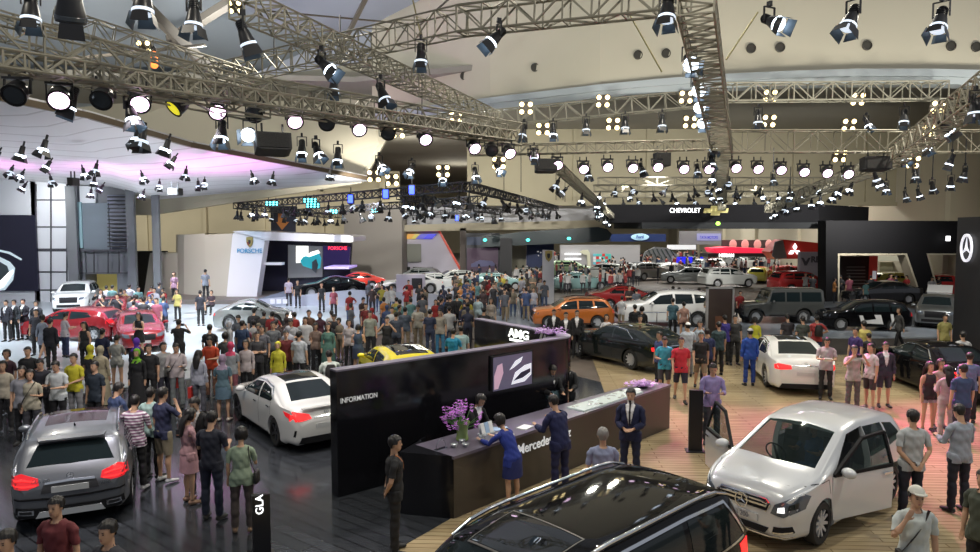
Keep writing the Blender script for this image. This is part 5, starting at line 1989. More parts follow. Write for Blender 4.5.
# ---- grey compact SUV seen from behind ------------------------------------
Bc = Body(4.42, 1.84, 1.50, [(2.21, .72), (2.1, .88), (1.75, .98), (1.1, 1.06), (.35, 1.42), (-.3, 1.50), (-1.3, 1.45), (-1.66, 1.38), (-2.0, 1.02), (-2.1, .96), (-2.21, .78)],
          [(2.21, .75), (1.1, .95), (-1.2, 1.02), (-2.21, .96)], 2.70, .90, r=.35, gc=.2, tumble=.36, kr=.16, crr=.9)
greyp = paint('mid_grey', (.17, .18, .20), .6, .3)
cw = [[(.95, .99), (.30, 1.33), (-.25, 1.39), (-.25, 1.01)], [(-.33, 1.01), (-.33, 1.39), (-1.05, 1.35), (-1.15, 1.05)], [(-1.22, 1.06), (-1.13, 1.34), (-1.45, 1.29), (-1.68, 1.12)]]
cs = [(1.02, .62), (1.08, 0), (1.02, -.62), (.42, -.54), (.4, 0), (.42, .54)]
crs = [(-1.70, .50), (-1.72, 0), (-1.70, -.50), (-1.98, -.64), (-2.01, 0), (-1.98, .64)]


def gla_extra(t, B):
    decal(B, [(.30, .50), (.30, -.50), (-.95, -.48), (-.95, .48)], 'z', 'panoramic_roof', mat('roof_glass_tint', (.035, .015, .018), .08), t, both=False, off=.003, th=.01)
    mb = MB()
    mb.prism([V((-1.62, -.52, 1.42)), V((-1.62, .52, 1.42)), V((-1.80, .48, 1.40)), V((-1.80, -.48, 1.40))], (0, 0, .03))
    mb.build('roof_spoiler', greyp, t)
    star_small(t, (B.end_x(0, .90, -1) - .035, 0, .90), .055, -1)
    text('badge_text', 'GLA 200', .07, chrome, t, (B.end_x(.45, .86, -1) - .02, .42, .86), (pi / 2, 0, -pi / 2), extrude=.004)
    text('badge_text', 'AMG', .07, chrome, t, (B.end_x(-.5, .72, -1) - .02, -.52, .72), (pi / 2, 0, -pi / 2), extrude=.004)
    MB().tube((-1.15, 0, 1.47), (-1.25, 0, 1.55), .02, .008).build('aerial', trim_m, t)


gll = [
    ('tail_lamp', [(.44, .80), (.46, .90), (.70, .98), (.84, .95), (.86, .78), (.60, .75)], 'xx', -1, red_m, .01),
    ('tail_lamp_glow', stroke([(.48, .80), (.64, .80), (.82, .82)], .022), 'xx', -1, redlit_m, .02),
    ('tail_lamp_glow', stroke([(.50, .86), (.66, .89), (.82, .90)], .022), 'xx', -1, redlit_m, .02),
    ('plate_recess', [(-.42, .66), (-.38, .80), (.38, .80), (.42, .66)], 'x', -1, mat('dark_grey_recess', (.05, .05, .055), .4), .02),
    ('number_plate', [(-.27, .66), (-.27, .76), (.27, .76), (.27, .66)], 'x', -1, plate_m, .034),
    ('chrome_strip', stroke([(-.36, .82), (0, .835), (.36, .82)], .028), 'x', -1, chrome, .03),
    ('bumper_crease', stroke([(-.8, .60), (-.3, .56), (.3, .56), (.8, .60)], .03), 'x', -1, trim_m, .02),
    ('rear_diffuser', [(-.80, .28), (-.78, .46), (-.4, .42), (.4, .42), (.78, .46), (.80, .28)], 'x', -1, trim_m, .028),
    ('skid_plate', [(-.5, .27), (-.44, .37), (.44, .37), (.5, .27)], 'x', -1, mat('brushed_silver', (.6, .62, .64), .3, .3), .04),
    ('exhaust_tip', [(.52, .33), (.52, .41), (.74, .43), (.75, .35)], 'xx', -1, chrome, .04),
    ('exhaust_core', [(.55, .35), (.55, .40), (.72, .41), (.72, .365)], 'xx', -1, blackm, .05),
    ('cladding', stroke(arc(Bc.xr, .35, .44, -5, 185), .07), 'y', 1, trim_m, .006),
    ('cladding', stroke(arc(Bc.xf, .35, .44, -5, 185), .07), 'y', 1, trim_m, .006),
    ('head_lamp', [(.5, .66), (.55, .78), (.84, .84), (.84, .72)], 'xx', 1, head_m, .008),
]
hC = atan2(.9, -.43)
gla = car('grey_suv', 'dark metallic grey compact SUV seen from behind with red lit tail lamps', 'car', Bc, greyp, (-7.92, 13.35, .0), hC, cw, cs, crs, lights=gll, rails=(.3, -1.5, 1), extra=gla_extra,
          spokes=5, seams=[[(-.29, .3), (-.29, 1.0)], [(-1.12, .9), (-1.05, .7)]], handles=[(-.1, .90), (-.95, .93)])

# ---- white four-door coupe -------------------------------------------------
Bl = Body(4.63, 1.78, 1.42, [(2.31, .62), (2.2, .76), (1.7, .90), (1.05, .98), (.25, 1.36), (-.3, 1.415), (-.9, 1.36), (-1.72, 1.04), (-2.1, 1.0), (-2.2, .96), (-2.31, .72)],
          [(2.31, .7), (1.0, .90), (-1.2, .97), (-2.31, .94)], 2.70, .92, r=.33, gc=.16, tumble=.40, kr=.20, crr=.9, kf=.22)
whitep = paint('white', (.72, .72, .70), .0, .25)
lw_ = [[(.88, .94), (.22, 1.26), (-.25, 1.30), (-.28, .97)], [(-.36, .975), (-.33, 1.30), (-.85, 1.24), (-1.18, 1.07), (-1.1, 1.01)]]
ls = [(.96, .6), (1.02, 0), (.96, -.6), (.32, -.5), (.3, 0), (.32, .5)]
lr = [(-.98, .45), (-1.0, 0), (-.98, -.45), (-1.66, -.58), (-1.70, 0), (-1.66, .58)]


def cla_extra(t, B):
    decal(B, [(.22, .46), (.22, -.46), (-.88, -.42), (-.88, .42)], 'z', 'panoramic_roof', mat('sunroof_glass', ), t, both=False, off=.003, th=.01)
    star_small(t, (B.end_x(0, .90, -1) - .035, 0, .88), .05, -1)
    MB().box((-2.22, 0, 1.0), (.12, 1.1, .02)).build('boot_spoiler', whitep, t)


cll = [
    ('tail_lamp', [(.36, .78), (.40, .87), (.72, .95), (.80, .88), (.80, .74), (.55, .75)], 'xx', -1, redlit_m, .01),
    ('tail_lamp_side', [(-2.12, .78), (-2.1, .90), (-1.85, .93), (-1.95, .84)], 'y', -1, red_m, .01),
    ('chrome_strip', stroke([(-.30, .80), (0, .81), (.30, .80)], .025), 'x', -1, chrome, .014),
    ('number_plate', [(-.26, .55), (-.26, .65), (.26, .65), (.26, .55)], 'x', -1, plate_m, .012),
    ('rear_diffuser', [(-.66, .24), (-.60, .38), (.60, .38), (.66, .24)], 'x', -1, trim_m, .022),
    ('exhaust_tip', [(.40, .27), (.40, .34), (.62, .36), (.63, .29)], 'xx', -1, chrome, .016),
    ('bumper_slot', [(.72, .40), (.70, .55), (.735, .55), (.75, .40)], 'xx', -1, trim_m, .008),
    ('side_sill', stroke([(-.9, .22), (.9, .22)], .05), 'y', 1, trim_m, .004),
    ('window_line', stroke([(.98, .93), (.2, 1.31), (-.3, 1.345), (-.9, 1.28), (-1.25, 1.06)], .018), 'y', 1, chrome, .01),
    ('head_lamp', [(.5, .6), (.55, .72), (.80, .78), (.8, .66)], 'xx', 1, head_m, .008),
]
hL = atan2(.80, -.60)
cla = car('white_coupe', 'white four-door coupe with red tail lamps, partly hidden by the information wall', 'car', Bl, whitep, (-5.05, 17.35, 0), hL, lw_, ls, lr, lights=cll, extra=cla_extra, spokes=5, darkrim=True,
          seams=[[(-.31, .25), (-.31, .96)], [(-1.12, 1.0), (-1.1, .7)]], handles=[(-.12, .84), (-1.0, .88)])

# ---- white saloon with an open door (wood floor) ---------------------------
Be = Body(4.88, 1.86, 1.47, [(2.44, .68), (2.36, .84), (1.9, .96), (1.05, 1.03), (.25, 1.42), (-.35, 1.475), (-.95, 1.42), (-1.75, 1.10), (-2.2, 1.06), (-2.36, 1.02), (-2.44, .75)],
          [(2.44, .75), (1.0, .94), (-1.2, 1.0), (-2.44, .98)], 2.87, .84, r=.34, gc=.17, tumble=.38, kr=.15, kf=.18)
ew = [[(.88, .98), (.22, 1.32), (-.28, 1.37), (-.30, 1.01)], [(-.38, 1.01), (-.36, 1.37), (-.92, 1.31), (-1.30, 1.10), (-1.2, 1.04)]]
es = [(.95, .62), (1.02, 0), (.95, -.62), (.32, -.53), (.3, 0), (.32, .53)]
er = [(-1.02, .48), (-1.04, 0), (-1.02, -.48), (-1.70, -.62), (-1.74, 0), (-1.70, .62)]
ell_ = [
    ('tail_lamp', [(.40, .80), (.42, .90), (.78, .95), (.86, .90), (.86, .78), (.6, .78)], 'xx', -1, redlit_m, .01),
    ('chrome_strip', stroke([(-.36, .90), (0, .915), (.36, .90)], .03), 'x', -1, chrome, .014),
    ('number_plate', [(-.26, .60), (-.26, .71), (.26, .71), (.26, .60)], 'x', -1, plate_m, .012),
    ('rear_diffuser', [(-.74, .22), (-.68, .36), (.68, .36), (.74, .22)], 'x', -1, trim_m, .022),
    ('exhaust_tip', [(.44, .25), (.44, .33), (.68, .35), (.68, .27)], 'xx', -1, chrome, .016),
    ('window_line', stroke([(.98, .97), (.2, 1.37), (-.3, 1.415), (-.95, 1.35), (-1.38, 1.10)], .02), 'y', 1, chrome, .01),
    ('head_lamp', [(.5, .62), (.55, .78), (.84, .84), (.85, .70)], 'xx', 1, head_m, .008),
    ('grille', [(-.36, .48), (-.4, .76), (.4, .76), (.36, .48)], 'x', 1, trim_m, .006),
]
def sal_extra(door, pmat, dk_roof=True):
    def fn_(t, B):
        if dk_roof:
            decal(B, [(.22, .48), (.22, -.48), (-.9, -.44), (-.9, .44)], 'z', 'panoramic_roof', mat('sunroof_glass', ), t, both=False, off=.003, th=.01)
        star_small(t, (B.end_x(0, .98, -1) - .035, 0, .96), .05, -1)
        if door:
            sd, ang = door
            me = proj(B, [(.92, .28), (1.0, .60), (.95, .92), (-.30, .97), (-.30, .28)], 'y', off=.02, th=.07, side=sd, cell=.2)
            me.materials.append(pmat)
            d = link('front_door', me, t)
            fr = MB()
            P3 = [V((x, sd * B.side_y(x, z), z)) for x, z in [(.9, .95), (.2, 1.33), (-.28, 1.37), (-.28, .97)]]
            for a, b in zip(P3, P3[1:]):
                fr.bar(a, b, .045)
            fr.build('window_frame', trim_m, d)
            me = proj(B, [(.82, .99), (.2, 1.3), (-.26, 1.35), (-.26, .99)], 'y', off=-.01, th=.006, side=sd, cell=.3)
            me.materials.append(glass_m)
            link('window', me, d)
            hx, hy = .98, sd * (B.side_y(.98, .8) - .02)
            d.matrix_local = Matrix.Translation(V((hx, hy, 0))) @ Matrix.Rotation(ang, 4, 'Z') @ Matrix.Translation(V((-hx, -hy, 0)))
    return fn_


p = G(787, 388)
hE = radians(81)
saloon_w = car('white_saloon', 'white saloon with dark glass roof and one open door on the oak floor', 'car', Be, whitep, (9.75, 22.9, .02), hE, ew, es, er, lights=ell_, extra=sal_extra((1, radians(55)), whitep), spokes=10,
               seams=[[(-.33, .25), (-.33, .99)]], handles=[(-.14, .88)])
hS = radians(112)
saloon_b = car('black_saloon', 'glossy black saloon with chrome window line parked below the star tower', 'car', Be, blackp, (13.9, 21.7, .02), radians(88), ew, es, er, lights=ell_, extra=sal_extra(None, blackp, False), spokes=10,
               seams=[[(-.33, .25), (-.33, .99)]], handles=[(-.14, .88), (-1.0, .9)])

# black estate behind the counter
Bw = Body(4.9, 1.86, 1.48, [(2.45, .68), (2.36, .84), (1.9, .96), (1.05, 1.03), (.25, 1.40), (-.35, 1.47), (-1.5, 1.42), (-2.05, 1.2), (-2.36, 1.02), (-2.45, .75)],
          [(2.45, .75), (1.0, .94), (-2.45, 1.0)], 2.87, .84, r=.35, gc=.17, tumble=.38, kr=.15, kf=.18)
blackp2 = paint('dark_green_black', (.010, .014, .013), .2, .12)
wag = car('black_shooting_brake', 'glossy black sloping estate car with lit red lamp, behind the far end of the counter', 'car', Bw, blackp2, (5.0, 26.0, .02), radians(123), [ew[0], [(-.38, 1.01), (-.36, 1.35), (-1.3, 1.28), (-1.75, 1.1)]], es,
          [(-1.62, .48), (-1.64, 0), (-1.62, -.48), (-2.05, -.6), (-2.08, 0), (-2.05, .6)], lights=ell_, extra=sal_extra(None, blackp2, True), spokes=10, seams=[[(-.33, .25), (-.33, .99)]])

# yellow hatch and reds
Bh = Body(4.3, 1.78, 1.42, [(2.15, .64), (2.05, .8), (1.6, .93), (1.05, 1.0), (.3, 1.36), (-.3, 1.42), (-1.3, 1.38), (-1.65, 1.3), (-1.98, .98), (-2.15, .75)],
          [(2.15, .7), (1.0, .92), (-2.15, 1.0)], 2.70, .86, r=.33, gc=.17, tumble=.38)
hw = [[(.92, .96), (.26, 1.27), (-.25, 1.31), (-.27, .98)], [(-.34, .98), (-.33, 1.31), (-1.1, 1.27), (-1.35, 1.08)]]
hs = [(.98, .6), (1.03, 0), (.98, -.6), (.37, -.5), (.35, 0), (.37, .5)]
hr = [(-1.68, .48), (-1.7, 0), (-1.68, -.48), (-1.95, -.6), (-1.98, 0), (-1.95, .6)]
hl = [('tail_lamp', [(.45, .82), (.5, .95), (.8, .95), (.82, .8)], 'xx', -1, red_m, .008), ('head_lamp', [(.48, .60), (.52, .74), (.80, .80), (.80, .66)], 'xx', 1, head_m, .008),
      ('grille', [(-.42, .5), (-.46, .72), (.46, .72), (.42, .5)], 'x', 1, trim_m, .006), ('number_plate', [(-.26, .38), (-.26, .48), (.26, .48), (.26, .38)], 'x', 1, plate_m, .012),
      ('rear_diffuser', [(-.6, .24), (-.6, .4), (.6, .4), (.6, .24)], 'x', -1, trim_m, .006)]
yel = paint('yellow', (.80, .68, .02), .0, .25)
redp = paint('red', (.22, .006, .010), .1, .22)


def yel_extra(t, B):
    decal(B, [(.28, .5), (.28, -.5), (-1.5, -.48), (-1.5, .48)], 'z', 'black_roof_panel', mat('sunroof_glass', ), t, both=False, off=.004, th=.01)


yc = car('yellow_hatchback', 'bright yellow hatchback with black glass roof showing above the information wall', 'car', Bh, yel, (-2.85, 21.5, 0), radians(114), hw, hs, hr, lights=hl, extra=yel_extra, spokes=5, darkrim=True)
for (x, y, hd, lab) in [(118, 368, -82, 'red hatchback facing the picture, nearest of the red cars, tailed by the crowd'), (88, 333, -160, 'red hatchback parked right behind the nearest red one'), ]:
    pass
r1 = car('red_hatchback', 'red hatchback facing the crowd with grey grille, nearest of the three red cars', 'car', Bh, redp, (-14.9, 29.4, .05), radians(-58), hw, hs, hr, lights=hl, spokes=5)
r2 = copy_tree(r1)
r2.location = (-19.3, 35.6, .05)
r2.rotation_euler = (0, 0, radians(-75))
tag(r2, 'red hatchback standing before the yellow lit doorway, furthest of the red cars', 'car')
r3 = copy_tree(r1)
r3.location = (-18.6, 31.2, .05)
r3.rotation_euler = (0, 0, radians(175))
tag(r3, 'red hatchback seen side-on between the other two red cars', 'car')

# white SUV at the edge wall
Bs = Body(4.7, 1.9, 1.70, [(2.35, .80), (2.28, 1.0), (2.0, 1.08), (1.2, 1.16), (.45, 1.60), (-.2, 1.70), (-1.5, 1.68), (-1.95, 1.58), (-2.2, 1.15), (-2.35, .95)],
          [(2.35, .8), (1.1, 1.04), (-2.35, 1.12)], 2.80, .88, r=.37, gc=.24, tumble=.30, kf=.16, kr=.12)
sw = [[(1.0, 1.09), (.42, 1.50), (-.15, 1.57), (-.17, 1.11)], [(-.26, 1.11), (-.26, 1.57), (-1.05, 1.56), (-1.1, 1.13)], [(-1.2, 1.14), (-1.15, 1.56), (-1.7, 1.5), (-2.0, 1.2)]]
ss = [(1.12, .66), (1.18, 0), (1.12, -.66), (.5, -.58), (.48, 0), (.5, .58)]
sr = [(-1.97, .55), (-1.99, 0), (-1.97, -.55), (-2.18, -.64), (-2.2, 0), (-2.18, .64)]
sl = [('head_lamp', [(.52, .78), (.55, .92), (.86, .96), (.87, .82)], 'xx', 1, head_m, .008), ('grille', [(-.45, .62), (-.48, .95), (.48, .95), (.45, .62)], 'x', 1, trim_m, .006),
      ('tail_lamp', [(.6, .85), (.6, 1.1), (.86, 1.1), (.88, .88)], 'xx', -1, red_m, .008), ('bumper_grille', [(-.6, .36), (-.6, .52), (.6, .52), (.6, .36)], 'x', 1, trim_m, .006)]
ws1 = car('white_suv', 'white SUV facing out on the pale stage in front of the pale panelled wall', 'car', Bs, whitep, (-25.2, 42.5, .05), radians(-70), sw, ss, sr, lights=sl, spokes=5)
orp = paint('orange', (.46, .13, .02), .2, .3)


def orange_extra(t, B):
    # open front door and raised suspension sill
    MB().box((-.1, .93, .3), (2.2, .14, .05)).box((-.1, -.93, .3), (2.2, .14, .05)).build('side_step', trim_m, t)


og = car('orange_suv', 'orange seven-seat off-road car seen side-on behind the far wing of the information wall', 'car', Bs, orp, (4.1, 35.0, .05), radians(183), sw, ss, sr, lights=sl, rails=(.3, -1.6), spokes=6, extra=orange_extra)
og.scale = (.86, .95, .88)
wo = copy_tree(ws1)
wo.location = (8.95, 35.6, .06)
wo.rotation_euler = (0, 0, radians(180))
wo.scale = (1.06, 1.04, 1.05)
wo.name = 'white_off_road_car'
tag(wo, 'white luxury off-road car side-on behind the black rail, next to the framed poster', 'car')
# grey boxy off-roader
Bd = Body(4.75, 1.79, 2.02, [(2.37, .95), (2.34, 1.12), (1.1, 1.20), (.98, 1.3), (.72, 1.92), (.5, 2.0), (-2.2, 2.0), (-2.34, 1.9), (-2.37, 1.2)],
          [(2.37, 1.05), (1.0, 1.22), (-2.37, 1.24)], 2.79, .76, r=.41, gc=.42, tumble=.10, kf=.04, kr=.03, cf=.3, crr=.3, sm=.03, sq=True, crown=.03, round_=.06)
dw = [[(.86, 1.28), (.68, 1.8), (-.05, 1.82), (-.05, 1.28)], [(-.14, 1.28), (-.14, 1.82), (-.92, 1.82), (-.92, 1.28)], [(-1.02, 1.28), (-1.02, 1.82), (-2.15, 1.82), (-2.2, 1.28)]]
dss = [(.95, .7), (.97, 0), (.95, -.7), (.76, -.68), (.75, 0), (.76, .68)]
dr_ = [(-2.30, .6), (-2.31, 0), (-2.30, -.6), (-2.35, -.6), (-2.355, 0), (-2.35, .6)]
dg_ = paint('gunmetal', (.10, .105, .10), .5, .35)


def def_extra(t, B):
    MB().box((2.42, 0, .62), (.14, 1.7, .18)).build('bumper', trim_m, t)
    MB().tube((-2.4, .1, 1.2), (-2.58, .1, 1.2), .37, n=24).build('spare_wheel', tyre_m, t)
    for x in (B.xf, B.xr):
        for sd in (-1, 1):
            decal(B, stroke(arc(x, B.r, .56, 0, 180), .09), 'y', 'wheel_arch_flare', dg_, t, both=False, side=sd, off=.03, th=.05)
    MB().box((0, .93, .48), (1.7, .16, .05)).box((0, -.93, .48), (1.7, .16, .05)).build('side_step', trim_m, t)


df = car('boxy_off_roader', 'gunmetal grey boxy off-road car with upright cabin seen side-on', 'car', Bd, dg_, (15.2, 36.8, .05), radians(180), dw, dss, dr_, lights=[('head_lamp', [(.55, .86), (.55, 1.02), (.72, 1.02), (.72, .86)], 'xx', 1, head_m, .01)], spokes=5, extra=def_extra)
df.scale = (.88, .95, .9)
# far dark cars before the black frame
bk1 = copy_tree(ws1)
recol = {}


def repaint(root, pm):
    for ch in root.children:
        if ch.name.split('.')[0] in ('body', 'door_mirror', 'boot_spoiler', 'front_door'):
            k = (ch.data.name, pm.name)
            if k not in recol:
                me = ch.data.copy()
                for i in range(len(me.materials)):
                    me.materials[i] = pm
                recol[k] = me
            ch.data = recol[k]


bk1.location = (18.3, 34.2, .06)
bk1.scale = (.85, .95, .84)
bk1.rotation_euler = (0, 0, radians(172))
repaint(bk1, blackp)
bk1.name = 'black_crossover'
tag(bk1, 'black crossover with white side graphics before the black framed stand', 'car')
mb = MB()
for pts_ in ([(.2, .4), (.35, .9), (.55, .9), (.4, .4)], [(-.75, .4), (-.6, .95), (-.25, .95), (-.35, .7), (.3, .6), (.3, .45), (-.7, .42)], [(-1.35, .4), (-1.25, 1.0), (-1.1, 1.0), (-1.2, .4)]):
    me = proj(Bs, pts_, 'y', side=1, off=.012, th=.01, cell=.3)
    me.materials.append(mat('white_decal', (.75, .75, .75), .4))
    link('side_graphic', me, bk1)
gy1 = copy_tree(ws1)
gy1.location = (23.0, 35.8, .06)
gy1.scale = (.9, .95, .9)
gy1.rotation_euler = (0, 0, radians(-125))
gpm = paint('dark_silver', (.16, .17, .17), .6, .3)
repaint(gy1, gpm)
gy1.name = 'grey_crossover'
tag(gy1, 'dark silver crossover with open tailgate at the foot of the star tower', 'car')
tg = MB()
tg.prism([V((-1.9, -.6, 1.68)), V((-1.9, .6, 1.68)), V((-2.9, .6, 2.0)), V((-2.9, -.6, 2.0))], (0, 0, .06))
tg.build('tailgate', whitep, gy1)
# crest stand stage cars and the silver concept
Bp = Body(4.6, 1.92, 1.32, [(2.3, .55), (2.2, .72), (1.6, .86), (.95, .93), (.1, 1.27), (-.35, 1.31), (-1.0, 1.22), (-1.9, .92), (-2.2, .86), (-2.3, .66)],
          [(2.3, .6), (1.0, .86), (-2.3, .9)], 2.65, .92, r=.36, gc=.14, tumble=.42, kf=.26, kr=.2)
pw_ = [[(.75, .9), (.1, 1.18), (-.4, 1.22), (-.5, .93)], [(-.58, .93), (-.5, 1.2), (-1.0, 1.1), (-1.3, .96)]]
psc = [(.82, .6), (.88, 0), (.82, -.6), (.18, -.5), (.16, 0), (.18, .5)]
pr_ = [(-1.02, .45), (-1.04, 0), (-1.02, -.45), (-1.75, -.55), (-1.78, 0), (-1.75, .55)]
pl_ = [('head_lamp', [(.5, .55), (.5, .68), (.78, .7), (.8, .56)], 'xx', 1, drl_m, .01), ('tail_lamp', [(.2, .72), (.2, .8), (.85, .8), (.85, .7)], 'xx', -1, red_m, .01)]
sil2 = paint('concept_silver', (.42, .44, .42), .6, .22)
cn = car('silver_concept_car', 'silver concept coupe on the white stage in front of the cream stand', 'car', Bp, sil2, (-11.5, 34.1, .05), radians(6), pw_, psc, pr_, lights=pl_, spokes=5)
cn.scale = (.80, .9, 1.12)
dkc = car('dark_sports_car', 'black sports car on the crest stand stage under the big screen', 'car', Bp, blackp, (-10.5, 46.2, .42), radians(200), pw_, psc, pr_, lights=pl_, spokes=5)
dkc.scale = (1, 1, 1.08)
rdc = copy_tree(dkc)
repaint(rdc, paint('signal_red', (.7, .05, .03), 0, .25))
rdc.location = (-9.9, 50.9, .42)
rdc.rotation_euler = (0, 0, radians(190))
rdc.name = 'red_sports_car'
tag(rdc, 'orange-red sports car right behind the black one under the big screen', 'car')
wsc = copy_tree(dkc)
repaint(wsc, whitep)
wsc.location = (-5.6, 48.6, .42)
wsc.rotation_euler = (0, 0, radians(200))
wsc.name = 'white_sports_car'
tag(wsc, 'white sports car at the lit end of the crest stand stage', 'car')

# ---- far cars ---------------------------------------------------------------
fp = {c: paint('far_' + c, col, .1, .25) for c, col in {'white': (.62, .64, .62), 'silver': (.4, .43, .43), 'red': (.45, .03, .03), 'teal': (.25, .42, .42), 'black': (.015, .015, .018), 'yellow': (.7, .65, .1), 'blue': (.05, .1, .3), 'green': (.35, .5, .3), 'grey': (.2, .21, .21)}.items()}
far_hatch = car('far_hatchback', 'x', 'car', Bh, fp['white'], (0, 0, 0), 0, hw, hs, hr, lod=1, spokes=5, mirror=False)
far_suv = car('far_suv', 'x', 'car', Bs, fp['white'], (0, 0, 0), 0, sw, ss, sr, lod=1, spokes=5, mirror=False)
far_sal = car('far_saloon', 'x', 'car', Be, fp['white'], (0, 0, 0), 0, ew, es, er, lod=1, spokes=5, mirror=False)
FP = {'h': far_hatch, 's': far_suv, 'l': far_sal}
usedF = set()
far = [  # px, ground py, heading, kind, colour, label
    (626, 309, 5, 'l', 'red', 'red saloon side-on just past the orange off-road car'),
    (688, 283, 170, 'l', 'silver', 'silver saloon side-on beyond the white luxury off-road car'),
    (727, 287, 10, 's', 'white', 'white car right behind the framed poster'),
    (760, 282, 60, 'h', 'yellow', 'pale yellow car beyond the boxy off-road car'),
    (672, 276, 20, 'h', 'white', 'white hatchback far behind beside the silver saloon'),
    (703, 276, 100, 's', 'silver', 'silver SUV far behind in the middle of the crowd'),
    (715, 271, 80, 'l', 'white', 'white saloon far behind near the blue screen'),
    (740, 272, 110, 's', 'white', 'white SUV far behind beneath the red ring banner'),
    (765, 270, 90, 'l', 'silver', 'silver saloon far behind beneath the portraits'),
    (790, 284, 0, 'h', 'red', 'red hatchback far behind the roof of the boxy off-road car'),
    (782, 270, 30, 's', 'green', 'pale green SUV far behind below the red diamond banner'),
    (735, 262, 90, 'l', 'white', 'white saloon at the far end below the black name strip'),
    (755, 262, 60, 's', 'grey', 'grey SUV at the far end below the portraits'),
    (690, 267, 80, 'h', 'teal', 'pale teal hatchback far behind under the blue screen'),
    (775, 263, 40, 'h', 'red', 'small red hatchback at the far end beneath the red ring'),
    (578, 290, 15, 'l', 'teal', 'pale teal saloon behind the white crest totem'),
    (603, 281, 150, 's', 'white', 'white SUV under the mosaic wall'),
    (570, 277, 10, 's', 'green', 'pale green SUV behind the totem towards the arch'),
    (524, 283, 170, 'h', 'white', 'white hatchback before the navy wall panel'),
    (484, 284, 20, 's', 'white', 'bright white SUV before the dark stand with the brown screen'),
    (499, 290, 0, 'h', 'teal', 'pale teal hatchback in front of the bright white SUV'),
    (437, 291, 15, 'l', 'white', 'white saloon before the slanted stand with the red edge'),
    (452, 297, 200, 'h', 'white', 'white hatchback in front of the slanted stand end'),
    (418, 297, 170, 'h', 'silver', 'silver hatchback by the lilac screen block'),
    (882, 303, 178, 'l', 'black', 'black saloon close behind the black crossover'),
    (940, 296, 60, 's', 'red', 'red SUV seen through the slanted opening beside the tower'),
    (895, 294, 10, 'h', 'yellow', 'small yellow car seen through the black frame opening'),
    (648, 284, 30, 's', 'grey', 'grey SUV amid the far crowd past the mosaic wall'),
    (800, 293, 10, 's', 'red', 'dark red SUV right beside the grey name board'),
]
carpos = [(o.location.x, o.location.y) for o in COL.objects if o.get('category') == 'car' and o not in FP.values()]
for x, y, h, k, c, lab in far:
    if k not in usedF:
        o = FP[k]
        usedF.add(k)
        first = True
        o2 = copy_tree(o)
    else:
        o2 = copy_tree(FP[k])
    repaint(o2, fp[c])
    q = G(x, y)
    for _ in range(12):
        if all(hypot(q.x - u, q.y - v) > 4.3 for u, v in carpos):
            break
        q *= (q.y + 1.3) / q.y
    carpos.append((q.x, q.y))
    o2.location = (q.x, q.y, .02)
    o2.rotation_euler = (0, 0, radians(h))
    o2.name = {'h': 'hatchback', 's': 'off_road_car', 'l': 'saloon_car'}[k]
    tag(o2, lab, 'car')
for o in FP.values():
    for ch in list(o.children_recursive):
        bpy.data.objects.remove(ch)
    bpy.data.objects.remove(o)
# light bus-like white ring block "lilac screen"
t = thing('lilac_screen_block', 'pale lilac display block with a dark monitor before the far white cars', 'display', D(411, 300, 47))
a = D(411, 303, 47)
t.location = (a.x, a.y, 0)
MB().box((0, 0, .95), (1.9, .6, 1.9)).build('block_body', mat('lilac_block', (.55, .5, .58), .5), t)
MB().box((.45, -.33, 1.3), (.7, .06, .7)).build('monitor', blackm, t)
# ======================= people ============================================
# local frame: the figure faces +Y, its right hand is at +X, feet on z = 0
skin_m = [mat('skin_warm', (.52, .31, .20), .55), mat('skin_brown', (.30, .165, .10), .55)]
hair_m = mat('black_hair', (.010, .008, .007), .45)
greyhair = mat('grey_hair', (.22, .21, .2), .6)
lip_m = mat('lips', (.28, .10, .09), .5)
eye_m = mat('dark_eyes', (.02, .015, .012), .3)
shoe_m = mat('dark_shoes', (.03, .027, .025), .4)
cloth_oc = mat('woven_cloth', (.5, .5, .5), .8, objcol=True, noise_amt=.18, noise_scale=9, bump=.3)
stripe_m = mat('striped_cloth', (.5, .45, .5), .8)
_nt = stripe_m.node_tree
_tc = _nt.nodes.new('ShaderNodeTexCoord')
_wv = _nt.nodes.new('ShaderNodeTexWave')
_wv.bands_direction = 'Z'
_wv.inputs['Scale'].default_value = 5.5
_cr = _nt.nodes.new('ShaderNodeValToRGB')
_cr.color_ramp.elements[0].color = (.62, .56, .60, 1)
_cr.color_ramp.elements[0].position = .45
_cr.color_ramp.elements[1].color = (.22, .10, .18, 1)
_cr.color_ramp.elements[1].position = .55
_nt.links.new(_tc.outputs['Object'], _wv.inputs[0])
_nt.links.new(_wv.outputs['Fac'], _cr.inputs[0])
_nt.links.new(_cr.outputs[0], _nt.nodes['Principled BSDF'].inputs['Base Color'])

